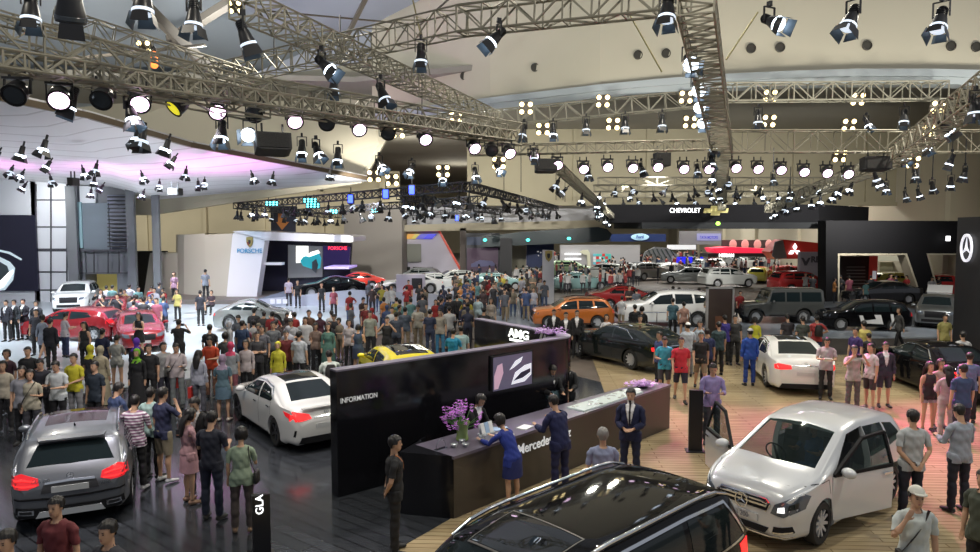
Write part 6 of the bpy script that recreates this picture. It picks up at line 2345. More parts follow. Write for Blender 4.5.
# arms: (upper arm dir, forearm dir) x outward; legs: (thigh dir, shin dir)
dn = (0.10, .02, -1)
POSES = {
    'stand': dict(R=((.13, 0, -1), (.02, .16, -1)), L=((.13, 0, -1), (.02, .16, -1))),
    'clasp': dict(R=((.16, .12, -1), (-.62, .72, -.25)), L=((.16, .12, -1), (-.62, .72, -.22))),
    'phone': dict(R=((.15, .28, -1), (-.38, .85, .42)), L=((.13, 0, -1), (.02, .2, -1)), head=-.35),
    'both': dict(R=((.2, .22, -1), (-.36, .9, .12)), L=((.2, .22, -1), (-.36, .9, .10)), head=-.35),
    'camera': dict(R=((.42, .72, -.5), (-.62, .28, .85)), L=((.42, .72, -.5), (-.62, .28, .85))),
    'ear': dict(R=((.35, .55, -.7), (-.55, .05, 1)), L=((.13, 0, -1), (.02, .16, -1))),
    'walk': dict(R=((.12, .25, -1), (0, .5, -.9)), L=((.12, -.25, -1), (0, -.05, -1)), LR=((.02, -.28, -1), (.0, -.5, -1)), LL=((.02, .35, -1), (0, .12, -1))),
    'hip': dict(R=((.62, -.15, -.8), (-.72, .42, -.35)), L=((.13, 0, -1), (.02, .16, -1))),
    'cross': dict(R=((.14, .22, -1), (-.95, .42, .12)), L=((.14, .22, -1), (-.95, .48, .02))),
    'back': dict(R=((.2, -.22, -1), (-.6, -.25, -.75)), L=((.2, -.22, -1), (-.6, -.25, -.7))),
    'lean': dict(R=((.2, .75, -.75), (-.15, .95, .05)), L=((.2, .75, -.75), (-.2, .95, .05)), lean=.55, head=-.2),
    'reach': dict(R=((.3, .8, -.6), (-.05, 1, -.05)), L=((.16, .35, -1), (-.2, .85, .1)), lean=.28, head=-.25),
    'desk': dict(R=((.15, .45, -1), (-.3, .9, -.12)), L=((.15, .45, -1), (-.3, .9, -.12)), lean=.25, head=-.45),
    'sit': dict(R=((.15, .3, -1), (-.3, .9, .05)), L=((.15, .3, -1), (-.3, .9, .05)), LR=((.12, 1, -.12), (0, .12, -1)), LL=((.12, 1, -.12), (0, .12, -1))),
    'drive': dict(R=((.12, .7, -.6), (-.15, .9, .35)), L=((.12, .7, -.6), (-.15, .9, .3)), LR=((.12, 1, .1), (0, .6, -.8)), LL=((.12, 1, .1), (0, .6, -.8)), lean=-.2),
    'aside': dict(R=((.5, .35, -.75), (.3, .9, .3)), L=((.13, 0, -1), (.02, .16, -1))),
    'bag': dict(R=((.14, -.05, -1), (-.1, .35, -1)), L=((.2, .15, -1), (-.35, .8, .25))),
}


def skeleton(pose, fem):
    P = POSES[pose]
    k = .94 if fem else 1.0
    ul, fl_, tl, sl_ = .29 * k, .25 * k, .43 * k, .43 * k
    LR = P.get('LR', ((.045, .02, -1), (.02, -.03, -1)))
    LL = P.get('LL', ((.045, .02, -1), (.02, -.03, -1)))
    J = {}
    hipw = .095
    pel = V((0, 0, 0))
    lean = P.get('lean', 0)
    up = V((0, sin(lean), cos(lean)))
    J['pelvis'] = pel
    J['waist'] = pel + V((0, sin(lean * .4), cos(lean * .4))) * .16 * k
    J['chest'] = J['waist'] + up * .20 * k
    J['neck'] = J['chest'] + up * .17 * k
    hd = P.get('head', -.05)
    hl = lean * .5 - hd * .9
    hu = V((0, sin(hl), cos(hl)))
    J['headbase'] = J['neck'] + (up + hu).normalized() * .075 * k
    J['hu'] = hu
    J['hf'] = V((0, cos(hl), -sin(hl)))
    J['headtop'] = J['headbase'] + hu * .235 * (.97 if fem else 1)
    sw_ = .175 if fem else .195
    for s, n, A, Lg in ((1, 'R', P['R'], LR), (-1, 'L', P['L'], LL)):
        sh = J['neck'] - up * .055 + V((s * sw_, 0, 0))
        u = V((A[0][0] * s, A[0][1], A[0][2])).normalized()
        f = V((A[1][0] * s, A[1][1], A[1][2])).normalized()
        J['sh' + n] = sh
        J['el' + n] = sh + u * ul
        J['wr' + n] = J['el' + n] + f * fl_
        J['fd' + n] = f
        hp = pel + V((s * hipw, 0, -.04))
        t_ = V((Lg[0][0] * s, Lg[0][1], Lg[0][2])).normalized()
        q = V((Lg[1][0] * s, Lg[1][1], Lg[1][2])).normalized()
        J['hp' + n] = hp
        J['kn' + n] = hp + t_ * tl
        J['an' + n] = J['kn' + n] + q * sl_
    zmin = min(J['anR'].z, J['anL'].z) - .075
    for a in list(J):
        if a not in ('hu', 'hf', 'fdR', 'fdL'):
            J[a] = J[a] - V((0, 0, zmin))
    J['k'] = k
    return J


def ell_ring(c, d, rx, ry, n=12, ref=V((1, 0, 0))):
    d = d.normalized()
    u = ref - d * ref.dot(d)
    if u.length < .1:
        u = V((0, 1, 0)) - d * d.y
    u.normalize()
    w = d.cross(u)
    return [c + u * cos(2 * pi * i / n) * rx + w * sin(2 * pi * i / n) * ry for i in range(n)]


def limb(mb, pts, rad, n=10, ref=V((1, 0, 0))):
    rings = []
    for i, (p, r) in enumerate(zip(pts, rad)):
        a, b = pts[max(0, i - 1)], pts[min(len(pts) - 1, i + 1)]
        rx, ry = r if isinstance(r, tuple) else (r, r)
        rings.append(ell_ring(p, (b - a), rx, ry, n, ref))
    mb.loft(rings)


def hand(mb, w, f, s, grip):
    """palm and five fingers starting at the wrist w along f"""
    side = V((s, 0, 0))
    th_side = -side            # thumb towards the body's middle
    u = th_side - f * th_side.dot(f)
    if u.length < .35:
        u = V((0, 1, 0)) - f * f.y
    u.normalize()
    pn = f.cross(u) * (1 if s > 0 else -1)
    limb(mb, [w - f * .02, w + f * .03, w + f * .085], [(.024, .02), (.034, .017), (.040, .014)], 8, u)
    curl = .9 if grip else .35
    for k, (o_, L) in enumerate(((.030, .068), (.011, .076), (-.009, .071), (-.028, .056))):
        b = w + f * .08 + u * o_
        d = f
        pts = [b]
        for j in range(3):
            a = curl * (j + .5) / 2.2
            d = (f * cos(a) - pn * -sin(a)).normalized()
            pts.append(pts[-1] + d * L / 3)
        limb(mb, pts, [.0095, .0092, .0088, .007], 6, u)
    d1 = (f * .62 + u * .8).normalized()
    b = w + f * .025 + u * .022
    m_ = b + d1 * .042
    limb(mb, [b, m_, m_ + (f * .85 + u * .25 + pn * .25).normalized() * .035], [.0125, .0105, .0085], 6, pn)


def raw_body(J, fem, fingers=True):
    mb = MB()
    k = J['k']
    X = V((1, 0, 0))
    up = (J['neck'] - J['chest']).normalized()
    if fem:
        T = [(J['pelvis'] - V((0, 0, .09)), (.13, .095)), (J['pelvis'], (.165, .115)), (J['waist'], (.118, .088)), (J['chest'] - up * .03, (.138, .115)), (J['chest'] + up * .07, (.15, .10)), (J['neck'] - up * .035, (.155, .065)), (J['neck'] + up * .01, (.06, .055))]
    else:
        T = [(J['pelvis'] - V((0, 0, .09)), (.135, .10)), (J['pelvis'], (.158, .115)), (J['waist'], (.145, .108)), (J['chest'] - up * .02, (.165, .122)), (J['chest'] + up * .08, (.178, .115)), (J['neck'] - up * .035, (.17, .075)), (J['neck'] + up * .01, (.065, .06))]
    limb(mb, [a for a, b in T], [b for a, b in T], 16, X)
    nb = J['headbase']
    limb(mb, [J['neck'] - up * .04, J['neck'] + (nb - J['neck']) * .5, nb + J['hu'] * .05], [(.062, .06), (.052, .054), (.05, .055)] if not fem else [(.05, .05), (.043, .045), (.042, .046)], 12, X)
    # head
    hu, hf = J['hu'], J['hf']
    h0 = nb + hf * .012
    S = .97 if fem else 1.0
    H = [(.0, .028, .030, .045), (.018, .045, .050, .035), (.05, .060, .074, .016), (.085, .069, .088, .004), (.12, .075, .096, -.004), (.155, .076, .098, -.008), (.19, .068, .088, -.010), (.218, .048, .060, -.010), (.235, .02, .026, -.010)]
    rings = [ell_ring(h0 + hu * (z * S) + hf * y, hu, rx * S, ry * S, 14, X) for z, rx, ry, y in H]
    mb.loft(rings)
    # nose, brow, chin, ears
    nz = h0 + hf * (.098 * S) + hu * .098
    mb.loft([ell_ring(nz + hu * .035 - hf * .012, hu, .006, .006, 6), ell_ring(nz + hu * .01, hu, .009, .012, 6), ell_ring(nz - hu * .010 + hf * .004, hu, .013, .014, 6), ell_ring(nz - hu * .018 - hf * .006, hu, .008, .008, 6)])
    mb.ell(h0 + hf * .078 + hu * .05, (.022, .016, .012), 8, 6)
    mb.ell(h0 + hf * .062 + hu * .018, (.024, .02, .016), 8, 6)
    for s in (-1, 1):
        mb.ell(h0 + V((s * .077 * S, 0, 0)) + hu * .11 - hf * .005, (.009, .017, .030), 8, 6)
        n = 'R' if s > 0 else 'L'
        sh, el, wr = J['sh' + n], J['el' + n], J['wr' + n]
        r = .82 if fem else 1.0
        inn = J['neck'] - up * .05 + V((s * .09, 0, 0))
        limb(mb, [inn, sh + V((-s * .022, 0, -.012)), sh.lerp(el, .18), sh.lerp(el, .55), el, el.lerp(wr, .3), el.lerp(wr, .8), wr + J['fd' + n] * .01],
             [.052 * r, .054 * r, .050 * r, .045 * r, .038 * r, .041 * r, .028 * r, .025 * r], 10, V((0, 1, 0)))
        if fingers:
            hand(mb, wr, J['fd' + n], s, False)
        else:
            limb(mb, [wr - J['fd' + n] * .01, wr + J['fd' + n] * .06, wr + J['fd' + n] * .15], [.028, (.04, .022), (.025, .015)], 8)
        hp, kn, an = J['hp' + n], J['kn' + n], J['an' + n]
        g = 1.0 if not fem else .95
        cal = kn.lerp(an, .3) + V((0, -.012, 0))
        limb(mb, [hp + V((0, 0, .05)), hp.lerp(kn, .12), hp.lerp(kn, .5), kn, cal, kn.lerp(an, .7), an], [.085 * g, .088 * g, .07 * g, .052 * g, .054 * g, .036 * g, .034], 12)
        # foot
        ft = V((s * .18, 1, 0)).normalized()
        a0_ = V((an.x, an.y, an.z - .04))
        limb(mb, [a0_ - ft * .06 + V((0, 0, -.005)), a0_ + V((0, 0, 0)), a0_ + ft * .08 + V((0, 0, -.012)), a0_ + ft * .15 + V((0, 0, -.02)), a0_ + ft * .185 + V((0, 0, -.022))],
             [(.028, .028), (.037, .038), (.042, .026), (.040, .018), (.022, .012)], 10)
    return mb


def remesh(me, vox, smooth=2):
    o = link('tmp', me)
    md = o.modifiers.new('r', 'REMESH')
    md.mode = 'VOXEL'
    md.voxel_size = vox
    md2 = o.modifiers.new('s', 'SMOOTH')
    md2.iterations = smooth
    md2.factor = .4
    dg = bpy.context.evaluated_depsgraph_get()
    dg.update()
    out = bpy.data.meshes.new_from_object(o.evaluated_get(dg))
    bpy.data.objects.remove(o)
    return out


def seg_dist(Pn, a, b):
    a, b = np.array(a), np.array(b)
    d = b - a
    t = np.clip(((Pn - a) @ d) / max(1e-9, d @ d), 0, 1)
    return np.linalg.norm(Pn - (a + t[:, None] * d), axis=1), t


def get_np(me):
    n = len(me.vertices)
    co = np.empty(n * 3)
    me.vertices.foreach_get('co', co)
    no = np.empty(n * 3)
    me.vertex_normals.foreach_get('vector', no)
    return co.reshape(-1, 3), no.reshape(-1, 3)


BODY = {}
BONES = ['torso', 'head', 'neck', 'uaR', 'uaL', 'faR', 'faL', 'haR', 'haL', 'thR', 'thL', 'siR', 'siL', 'foR', 'foL']


def body(pose, fem, vox):
    key = (pose, fem, vox)
    if key in BODY:
        return BODY[key]
    J = skeleton(pose, fem)
    me = remesh(raw_body(J, fem, vox < .012).mesh('b'), vox, 1 if vox < .012 else 1)
    co, no = get_np(me)
    segs = {'torso': (J['pelvis'], J['neck'], .13), 'head': (J['headbase'] + J['hu'] * .06, J['headtop'] - J['hu'] * .06, .075), 'neck': (J['neck'], J['headbase'], .048)}
    for n in 'RL':
        segs['ua' + n] = (J['sh' + n], J['el' + n], .05)
        segs['fa' + n] = (J['el' + n], J['wr' + n], .034)
        segs['ha' + n] = (J['wr' + n] + J['fd' + n] * .03, J['wr' + n] + J['fd' + n] * .14, .03)
        segs['th' + n] = (J['hp' + n], J['kn' + n], .07)
        segs['si' + n] = (J['kn' + n], J['an' + n], .045)
        segs['fo' + n] = (J['an' + n] - V((0, .0, .04)), J['an' + n] + V((0, .15, -.06)), .035)
    ds, ts = [], []
    for b in BONES:
        d, t = seg_dist(co, segs[b][0], segs[b][1])
        ds.append(d - segs[b][2])
        ts.append(t)
    ds, ts = np.array(ds), np.array(ts)
    reg = ds.argmin(0)
    tt = ts[reg, np.arange(len(co))]
    BODY[key] = dict(me=me, co=co, no=no, reg=reg, t=tt, J=J, faces=[tuple(p.vertices) for p in me.polygons])
    return BODY[key]


RI = {b: i for i, b in enumerate(BONES)}


def region_mask(B, kind):
    """which vertices a garment covers"""
    reg, t, co, J = B['reg'], B['t'], B['co'], B['J']
    isn = lambda *n: np.isin(reg, [RI[x] for x in n])
    pz = J['pelvis'].z
    fwd = co[:, 1]
    arms = isn('uaR', 'uaL')
    hem = (co[:, 2] > pz - .13) if B['sit'] is False else (co[:, 2] > pz - .04)
    tors = isn('torso') | (isn('thR', 'thL') & hem & (co[:, 2] > pz - .13))
    neckok = ~((reg == RI['torso']) & (co[:, 2] > J['neck'].z - .0) & (np.abs(co[:, 0]) < .05))
    if kind == 'tshirt':
        return (tors & neckok) | (arms & (t < .78))
    if kind == 'tank':
        return (isn('torso') & neckok & ((np.abs(co[:, 0]) < .13) | (co[:, 2] < J['chest'].z + .06))) | (tors & ~isn('torso'))
    if kind in ('shirt', 'jacket'):
        return (tors & neckok) | arms | (isn('faR', 'faL') & (t < .97))
    if kind == 'trousers':
        return (isn('torso') & (co[:, 2] < pz + .05)) | isn('thR', 'thL') | (isn('siR', 'siL') & (t < .97))
    if kind == 'shorts':
        return (isn('torso') & (co[:, 2] < pz + .05)) | (isn('thR', 'thL') & (t < .93))
    if kind == 'hotpants':
        return (isn('torso') & (co[:, 2] < pz + .05)) | (isn('thR', 'thL') & (t < .42))
    if kind == 'shoes':
        return isn('foR', 'foL') | (isn('siR', 'siL') & (t > .96))
    if kind == 'sandals':
        return isn('foR', 'foL') & (co[:, 2] < .045)
    u = (co - np.array(J['headbase'])) @ np.array(J['hu'])
    f = (co - np.array(J['headbase'])) @ np.array(J['hf'])
    hd = isn('head', 'neck')
    if kind == 'hair':
        return hd & (((u > .175) & (f < .095)) | ((u > .11) & (f < .045) & (u + (0.045 - f) > .12)) | ((f < -.02) & (u > .045)) | ((u > .16) & (f < .06)))
    if kind == 'bobhair':
        return hd & (((u > .18) & (f < .1)) | ((u > .03) & (f < .035)) | ((f < -.01) & (u > -.01)))
    if kind == 'hijab':
        face = (f > .035) & (u > .02) & (u < .172) & (np.abs(co[:, 0]) < .058)
        return (hd & ~face) | (isn('torso') & (co[:, 2] > J['neck'].z - .10) & (np.abs(co[:, 0]) < .15))
    if kind == 'cap':
        return hd & (u > .165)
    if kind == 'vfront':
        w = .015 + .075 * np.clip((co[:, 2] - J['waist'].z) / (J['neck'].z - J['waist'].z), 0, 1)
        return isn('torso') & (fwd > (co[:, 2] * 0)) & (np.abs(co[:, 0]) < w) & (co[:, 2] > J['waist'].z) & (B['no'][:, 1] > .2)
    if kind == 'tie':
        return isn('torso') & (np.abs(co[:, 0]) < .022) & (co[:, 2] > J['waist'].z - .02) & (B['no'][:, 1] > .3)
    if kind == 'lanyard':
        x = np.abs(co[:, 0])
        z = (co[:, 2] - (J['chest'].z - .05)) / .2
        return isn('torso') & (np.abs(x - .075 * np.clip(z, 0, 1)) < .012) & (z > -.1) & (B['no'][:, 1] > .1)
    raise KeyError(kind)


OFFS = dict(tshirt=.016, tank=.012, shirt=.016, jacket=.026, trousers=.014, shorts=.022, hotpants=.012, shoes=.009, sandals=.006, hair=.014, bobhair=.028, hijab=.018, cap=.02, vfront=.012, tie=.019, lanyard=.024)
CLO = {}


def garment(pose, fem, vox, kind):
    key = (pose, fem, vox, kind)
    if key in CLO:
        return CLO[key]
    B = body(pose, fem, vox)
    B['sit'] = pose in ('sit', 'drive')
    mk = region_mask(B, kind)
    co, no, J = B['co'], B['no'], B['J']
    fs = [f for f in B['faces'] if mk[list(f)].all()]
    if kind == 'jacket':
        mv = region_mask(B, 'vfront')
        fs = [f for f in fs if not mv[list(f)].all()]
    used = sorted({i for f in fs for i in f})
    idx = {v: i for i, v in enumerate(used)}
    off = OFFS[kind]
    p = co[used]
    o_ = np.full(len(used), off)
    if kind in ('tshirt', 'shirt', 'jacket', 'tank'):
        low = np.clip((J['waist'].z + .05 - p[:, 2]) / .25, 0, 1) * (np.abs(p[:, 0]) < .17)
        o_ = o_ + low * .012 - (np.isin(B['reg'][used], [RI['uaR'], RI['uaL']])) * off * .5
        o_ = o_ + .006 * np.sin(p[:, 2] * 38 + p[:, 0] * 22) * np.sin(p[:, 0] * 31 + p[:, 1] * 17)
    if kind == 'trousers':
        low = np.clip((J['knR'].z - p[:, 2]) / .4, 0, 1)
        o_ = o_ + low * .018 + .004 * np.sin(p[:, 2] * 45)
    if kind in ('hair', 'bobhair'):
        o_ = o_ + .005 * np.sin(p[:, 0] * 150) * np.sin(p[:, 1] * 120)
    q = p + no[used] * o_[:, None]
    verts = [tuple(x) for x in q]
    faces = [tuple(idx[i] for i in f) for f in fs]
    # inner copy on the rim so the cloth has an edge
    me = bpy.data.meshes.new(kind)
    me.from_pydata(verts, [], faces)
    if kind in ('cap',):
        mb = MB()
        hb, hu, hf = J['headbase'], J['hu'], J['hf']
        c = hb + hu * .185 + hf * .10
        mb.loft([ell_ring(c - hf * .03, hu, .075, .05, 14), ell_ring(c - hf * .03 + hu * .008, hu, .075, .05, 14)])
        mb.loft([ell_ring(c + hf * .015 - hu * .004, hu, .07, .06, 14), ell_ring(c + hf * .015 + hu * .006, hu, .07, .06, 14)])
        bm = bmesh.new()
        bm.from_mesh(me)
        bm.from_mesh(mb.mesh('p'))
        bm.to_mesh(me)
        bm.free()
    if kind == 'bobhair':
        pass
    for pl in me.polygons:
        pl.use_smooth = True
    CLO[key] = me
    return me


def skirt_mesh(pose, fem, vox, z_to, flare=.03):
    B = body(pose, fem, vox)
    J = B['J']
    c = J['pelvis']
    k = (J['knR'] + J['knL']) / 2
    a = (J['anR'] + J['anL']) / 2
    z0, z1 = c.z + .06, z_to
    mb = MB()
    outr, innr = [], []
    N = 7
    for i in range(N + 1):
        z = z0 + (z1 - z0) * i / N
        f = (z0 - z) / max(.01, (z0 - k.z))
        ctr = c.lerp(k, min(1, max(0, f))) if z > k.z else k.lerp(a, min(1, (k.z - z) / max(.01, k.z - a.z)))
        rx = .150 + .035 * sin(min(1, f * 2.2) * pi / 2) + flare * f
        ry = .120 + .02 * sin(min(1, f * 2.2) * pi / 2) + flare * f
        outr.append([V((ctr.x + cos(t) * rx * (1 + .03 * sin(7 * t)), ctr.y + sin(t) * ry * (1 + .03 * sin(7 * t)), z)) for t in [2 * pi * j / 20 for j in range(20)]])
    mb.loft(outr, caps=True)
    return mb.mesh('skirt', 60)


def long_hair_mesh(pose, fem, vox, ln=.30):
    J = body(pose, fem, vox)['J']
    hb, hu, hf = J['headbase'], J['hu'], J['hf']
    top_ = hb + hu * .17 - hf * .035
    bot = V((0, J['neck'].y - .125, hb.z - ln + .05))
    rings = []
    for i in range(7):
        f = i / 6
        c = top_.lerp(V((0, J['neck'].y - .10, hb.z + .02)), f / .5) if f < .5 else V((0, J['neck'].y - .10, hb.z + .02)).lerp(bot, (f - .5) / .5)
        rings.append(ell_ring(c, V((0, -.2, -1)), (.085 + .02 * sin(f * pi)) * (1 - .35 * max(0, f - .7) / .3), .045, 14))
    return MB().loft(rings).mesh('long_hair', 60)


HEADDET = {}


def face_parts(pose, fem, vox):
    """eyes, brows and mouth as one thin part"""
    key = (pose, fem)
    if key in HEADDET:
        return HEADDET[key]
    J = body(pose, fem, vox)['J']
    hb, hu, hf = J['headbase'] + J['hf'] * .012, J['hu'], J['hf']
    mb = MB()
    R = Matrix((V((1, 0, 0)), hf, hu)).transposed()
    for s in (-1, 1):
        mb.ell(hb + hu * .118 + hf * .083 + V((s * .030, 0, 0)), (.014, .008, .006), 8, 5, R)
        mb.ell(hb + hu * .138 + hf * .087 + V((s * .031, 0, 0)), (.018, .007, .004), 8, 5, R)
    mb.ell(hb + hu * .052 + hf * .091, (.024, .008, .006), 8, 5, R, 1)
    me = mb.mesh('facial_features', 50)
    me.materials.append(eye_m)
    me.materials.append(lip_m)
    HEADDET[key] = me
    return me


OCM = {}


def with_mat(me, m, tagk):
    k = (me.name, m.name, tagk)
    if k in OCM:
        return OCM[k]
    c = me.copy()
    c.materials.clear()
    c.materials.append(m)
    OCM[k] = c
    return c


def person(loc, face, pose, fem, top, topc, bot, botc, label, hair='hair', hairc=None, Y=None, scale=1.0, shoes=(.03, .03, .03), extra=(), skin=0, group=None, stripes=False):
    """face: heading in degrees the figure looks towards (0 = +X, 90 = away from the camera)"""
    loc = V(loc)
    d = hypot(loc.x, loc.y)
    vox = .0095 if d < 19 else (.016 if d < 34 else .024)
    pre = {'desk': 'clasp'}
    t = thing('person', label, 'person', loc, radians(face - 90), group)
    t.scale = (scale,) * 3
    B = body(pose, fem, vox)
    J = B['J']
    sm_ = skin_m[skin]
    bme = with_mat(B['me'], sm_, 'b')
    for p in bme.polygons[:1]:
        if not p.use_smooth:
            shade(bme, 80)
    link('body', bme, t)

    def part(kind, name, col, m=None):
        o = link(name, with_mat(garment(pose, fem, vox, kind), m or cloth_oc, 'c'), t)
        o.color = (*col, 1)
        return o
    if top == 'suit':
        part('jacket', 'jacket', topc)
        part('vfront', 'shirt_front', (.8, .8, .82))
        if 'tie' in extra:
            part('tie', 'tie', (.02, .02, .03))
    elif top:
        part(top, {'tshirt': 'shirt', 'tank': 'sleeveless_top'}.get(top, top), topc, stripe_m if stripes else None)
    kz = J['knR'].z
    if bot in ('trousers', 'shorts', 'hotpants'):
        part(bot, {'hotpants': 'short_trousers'}.get(bot, bot), botc)
    elif bot == 'skirt':
        me = with_mat(skirt_mesh(pose, fem, vox, kz + .10), cloth_oc, 'c')
        link('skirt', me, t).color = (*botc, 1)
    elif bot == 'longskirt':
        me = with_mat(skirt_mesh(pose, fem, vox, .10, .05), cloth_oc, 'c')
        link('long_skirt', me, t).color = (*botc, 1)
    part('shoes' if bot != 'skirt' else 'shoes', 'shoes', shoes)
    if hair in ('hair', 'bobhair', 'long'):
        hm = hairc or hair_m
        part('bobhair' if hair != 'hair' else 'hair', 'hair', (0, 0, 0), hm)
        if hair == 'long':
            link('long_hair', with_mat(long_hair_mesh(pose, fem, vox), hm, 'c'), t)
    elif hair == 'hijab':
        o = part('hijab', 'headscarf', hairc or (.5, .45, .35))
    elif hair == 'cap':
        part('hair', 'hair', (0, 0, 0), hair_m)
        part('cap', 'cap', hairc or (.8, .8, .75))
    if d < 30:
        link('facial_features', face_parts(pose, fem, vox), t)
    for e in extra:
        if e == 'phone':
            o = MB().box(J['wrR'] + J['fdR'] * .12 + V((0, 0, .03)), (.075, .012, .14)).build('held_phone', blackm, t)
        elif e == 'camera':
            c = (J['wrR'] + J['wrL']) / 2 + (J['fdR'] + J['fdL']).normalized() * .09 + V((0, .02, 0))
            MB().box(c, (.13, .06, .085)).lathe([(.035, 0), (.035, .07)], c, 12, Matrix.Rotation(-pi / 2, 3, 'X')).build('held_camera', blackm, t)
        elif e == 'papers':
            c = (J['wrR'] + J['wrL']) / 2 + (J['fdR'] + J['fdL']).normalized() * .11
            MB().box(c, (.2, .02, .15), M=Matrix.Rotation(radians(-50), 3, 'X')).build('held_paper', mpap, t)
        elif e == 'bag':
            c = J['pelvis'] + V((.24, -.03, .02))
            mb = MB().loft([ell_ring(c + V((0, 0, z)), V((0, 0, 1)), rx, ry, 12) for z, rx, ry in ((-.13, .03, .11), (-.1, .055, .15), (.03, .05, .14), (.07, .03, .12))])
            prev = None
            for k in range(9):
                f = k / 8
                q = V((.24 + (-.10 - .02) * f, -.10 + .0 * f, c.z + .05)).lerp(J['shR'] + V((-.05, -.06, .07)), f)
                if prev:
                    mb.tube(prev, q, .009, n=6)
                prev = q
            mb.build('shoulder_bag', mat('bag_dark', (.02, .017, .016), .5), t, smooth=60)
        elif e == 'redbag':
            c = J['wrL'] + V((-.03, .02, -.28))
            MB().box(c, (.1, .26, .3)).build('carrier_bag', mat('bag_red', (.55, .04, .03), .5), t)
        elif e == 'cross':
            mb = MB()
            a_, b_ = J['shL'] + V((.06, .05, .09)), J['pelvis'] + V((.17, .08, .05))
            pm_ = (a_ + b_) / 2 + V((0, .125, .02))
            prev = None
            for k in range(9):
                f = k / 8
                q = a_ * (1 - f) ** 2 + pm_ * 2 * f * (1 - f) + b_ * f * f
                if prev:
                    mb.bar(prev, q, .03, .008)
                prev = q
            mb.box(b_ + V((.03, .02, -.06)), (.05, .17, .14))
            mb.build('crossbody_bag', mat('bag_dark', (.02, .017, .016), .5), t)
        elif e == 'orange':
            part('lanyard', 'orange_lanyard', (.7, .22, .05))
        elif e == 'badge':
            part('lanyard', 'lanyard', (.3, .5, .6))
            MB().box(J['chest'] + V((0, .145, -.1)), (.07, .008, .1)).build('badge_card', mpap, t)
        elif e == 'backpack':
            c = J['chest'] + V((0, -.2, -.06))
            MB().loft([ell_ring(c + V((0, 0, z)), V((0, 0, 1)), rx, ry, 12) for z, rx, ry in ((-.22, .12, .06), (-.18, .15, .085), (.1, .14, .08), (.2, .09, .05))]).build('backpack', mat('bag_dark', ), t, smooth=60)
        elif e == 'glasses':
            mb = MB()
            hb_, hu_, hf_ = J['headbase'], J['hu'], J['hf']
            for s in (-1, 1):
                mb.box(hb_ + hu_ * .118 + hf_ * .108 + V((s * .032, 0, 0)), (.046, .004, .03))
            mb.build('glasses', mat('dark_lens', (.01, .01, .012), .1), t)
    return t


# ---- single-mesh visitors for the distance ---------------------------------
FARP = []
leg_ms = [mat('dark_trousers', (.02, .022, .03), .8), mat('blue_jeans', (.05, .08, .16), .8), mat('khaki_trousers', (.22, .17, .11), .8)]


def far_mesh(pose, fem, legs, hij=False, vox=.032):
    B = body(pose, fem, vox)
    B['sit'] = False
    me = B['me'].copy()
    me.materials.clear()
    for m in (skin_m[0], hair_m, cloth_oc, leg_ms[legs], shoe_m):
        me.materials.append(m)
    sh_, hr_, tr_, so_ = (region_mask(B, k) for k in ('tshirt' if not hij else 'shirt', 'bobhair' if fem else 'hair', 'trousers', 'shoes'))
    if hij:
        hr_ = region_mask(B, 'hijab')
    no = B['no']
    off = np.zeros(len(B['co']))
    off[sh_] = .015
    off[tr_] = np.maximum(off[tr_], .012)
    off[hr_] = .016
    q = B['co'] + no * off[:, None]
    me.vertices.foreach_set('co', q.ravel())
    for i, f in enumerate(B['faces']):
        l = list(f)
        k = 0
        if so_[l].all():
            k = 4
        elif hr_[l].sum() >= 2:
            k = 2 if hij else 1
        elif sh_[l].sum() >= 2:
            k = 2
        elif tr_[l].sum() >= 2:
            k = 3
        me.polygons[i].material_index = k
    for p in me.polygons:
        p.use_smooth = True
    me.update()
    return me


for pose in ('stand', 'walk', 'phone', 'hip', 'cross', 'both', 'camera'):
    for fem in (False, True):
        FARP.append((far_mesh(pose, fem, (len(FARP)) % 3), fem))
FARP.append((far_mesh('stand', True, 0, True), True))
FARP.append((far_mesh('both', True, 0, True), True))
SHIRTS = [(.015, .015, .02), (.04, .035, .035), (.05, .03, .03), (.02, .02, .024), (.02, .02, .024), (.025, .03, .06), (.03, .03, .035), (.35, .35, .36), (.5, .5, .5), (.10, .11, .13), (.28, .02, .02), (.05, .08, .18), (.18, .15, .11), (.35, .30, .04), (.3, .08, .12), (.12, .25, .25), (.45, .18, .05), (.4, .4, .45)]


def far_person(x, y, face, rnd_, label, group):
    me, fem = rnd_.choice(FARP)
    o = link('person', me)
    o.location = (x, y, 0.02 if y > 31 else 0)
    s = rnd_.uniform(.95, 1.03)
    o.scale = (s, s, s)
    o.rotation_euler = (0, 0, radians(face - 90))
    o.color = (*rnd_.choice(SHIRTS), 1)
    tag(o, label, 'person', group)
    return o
# ======================= who stands where ===================================
def at(px, feet_py, z=0.0):
    p = G(px, feet_py, z)
    return p


def by_head(px, head_py, height=1.68, z=0.0):
    """floor spot of someone whose crown shows at head_py"""
    d = ray(px, head_py)
    p = V((0, 0, EYE)) + d * ((height + z - EYE) / d.z)
    return V((p.x, p.y, z))


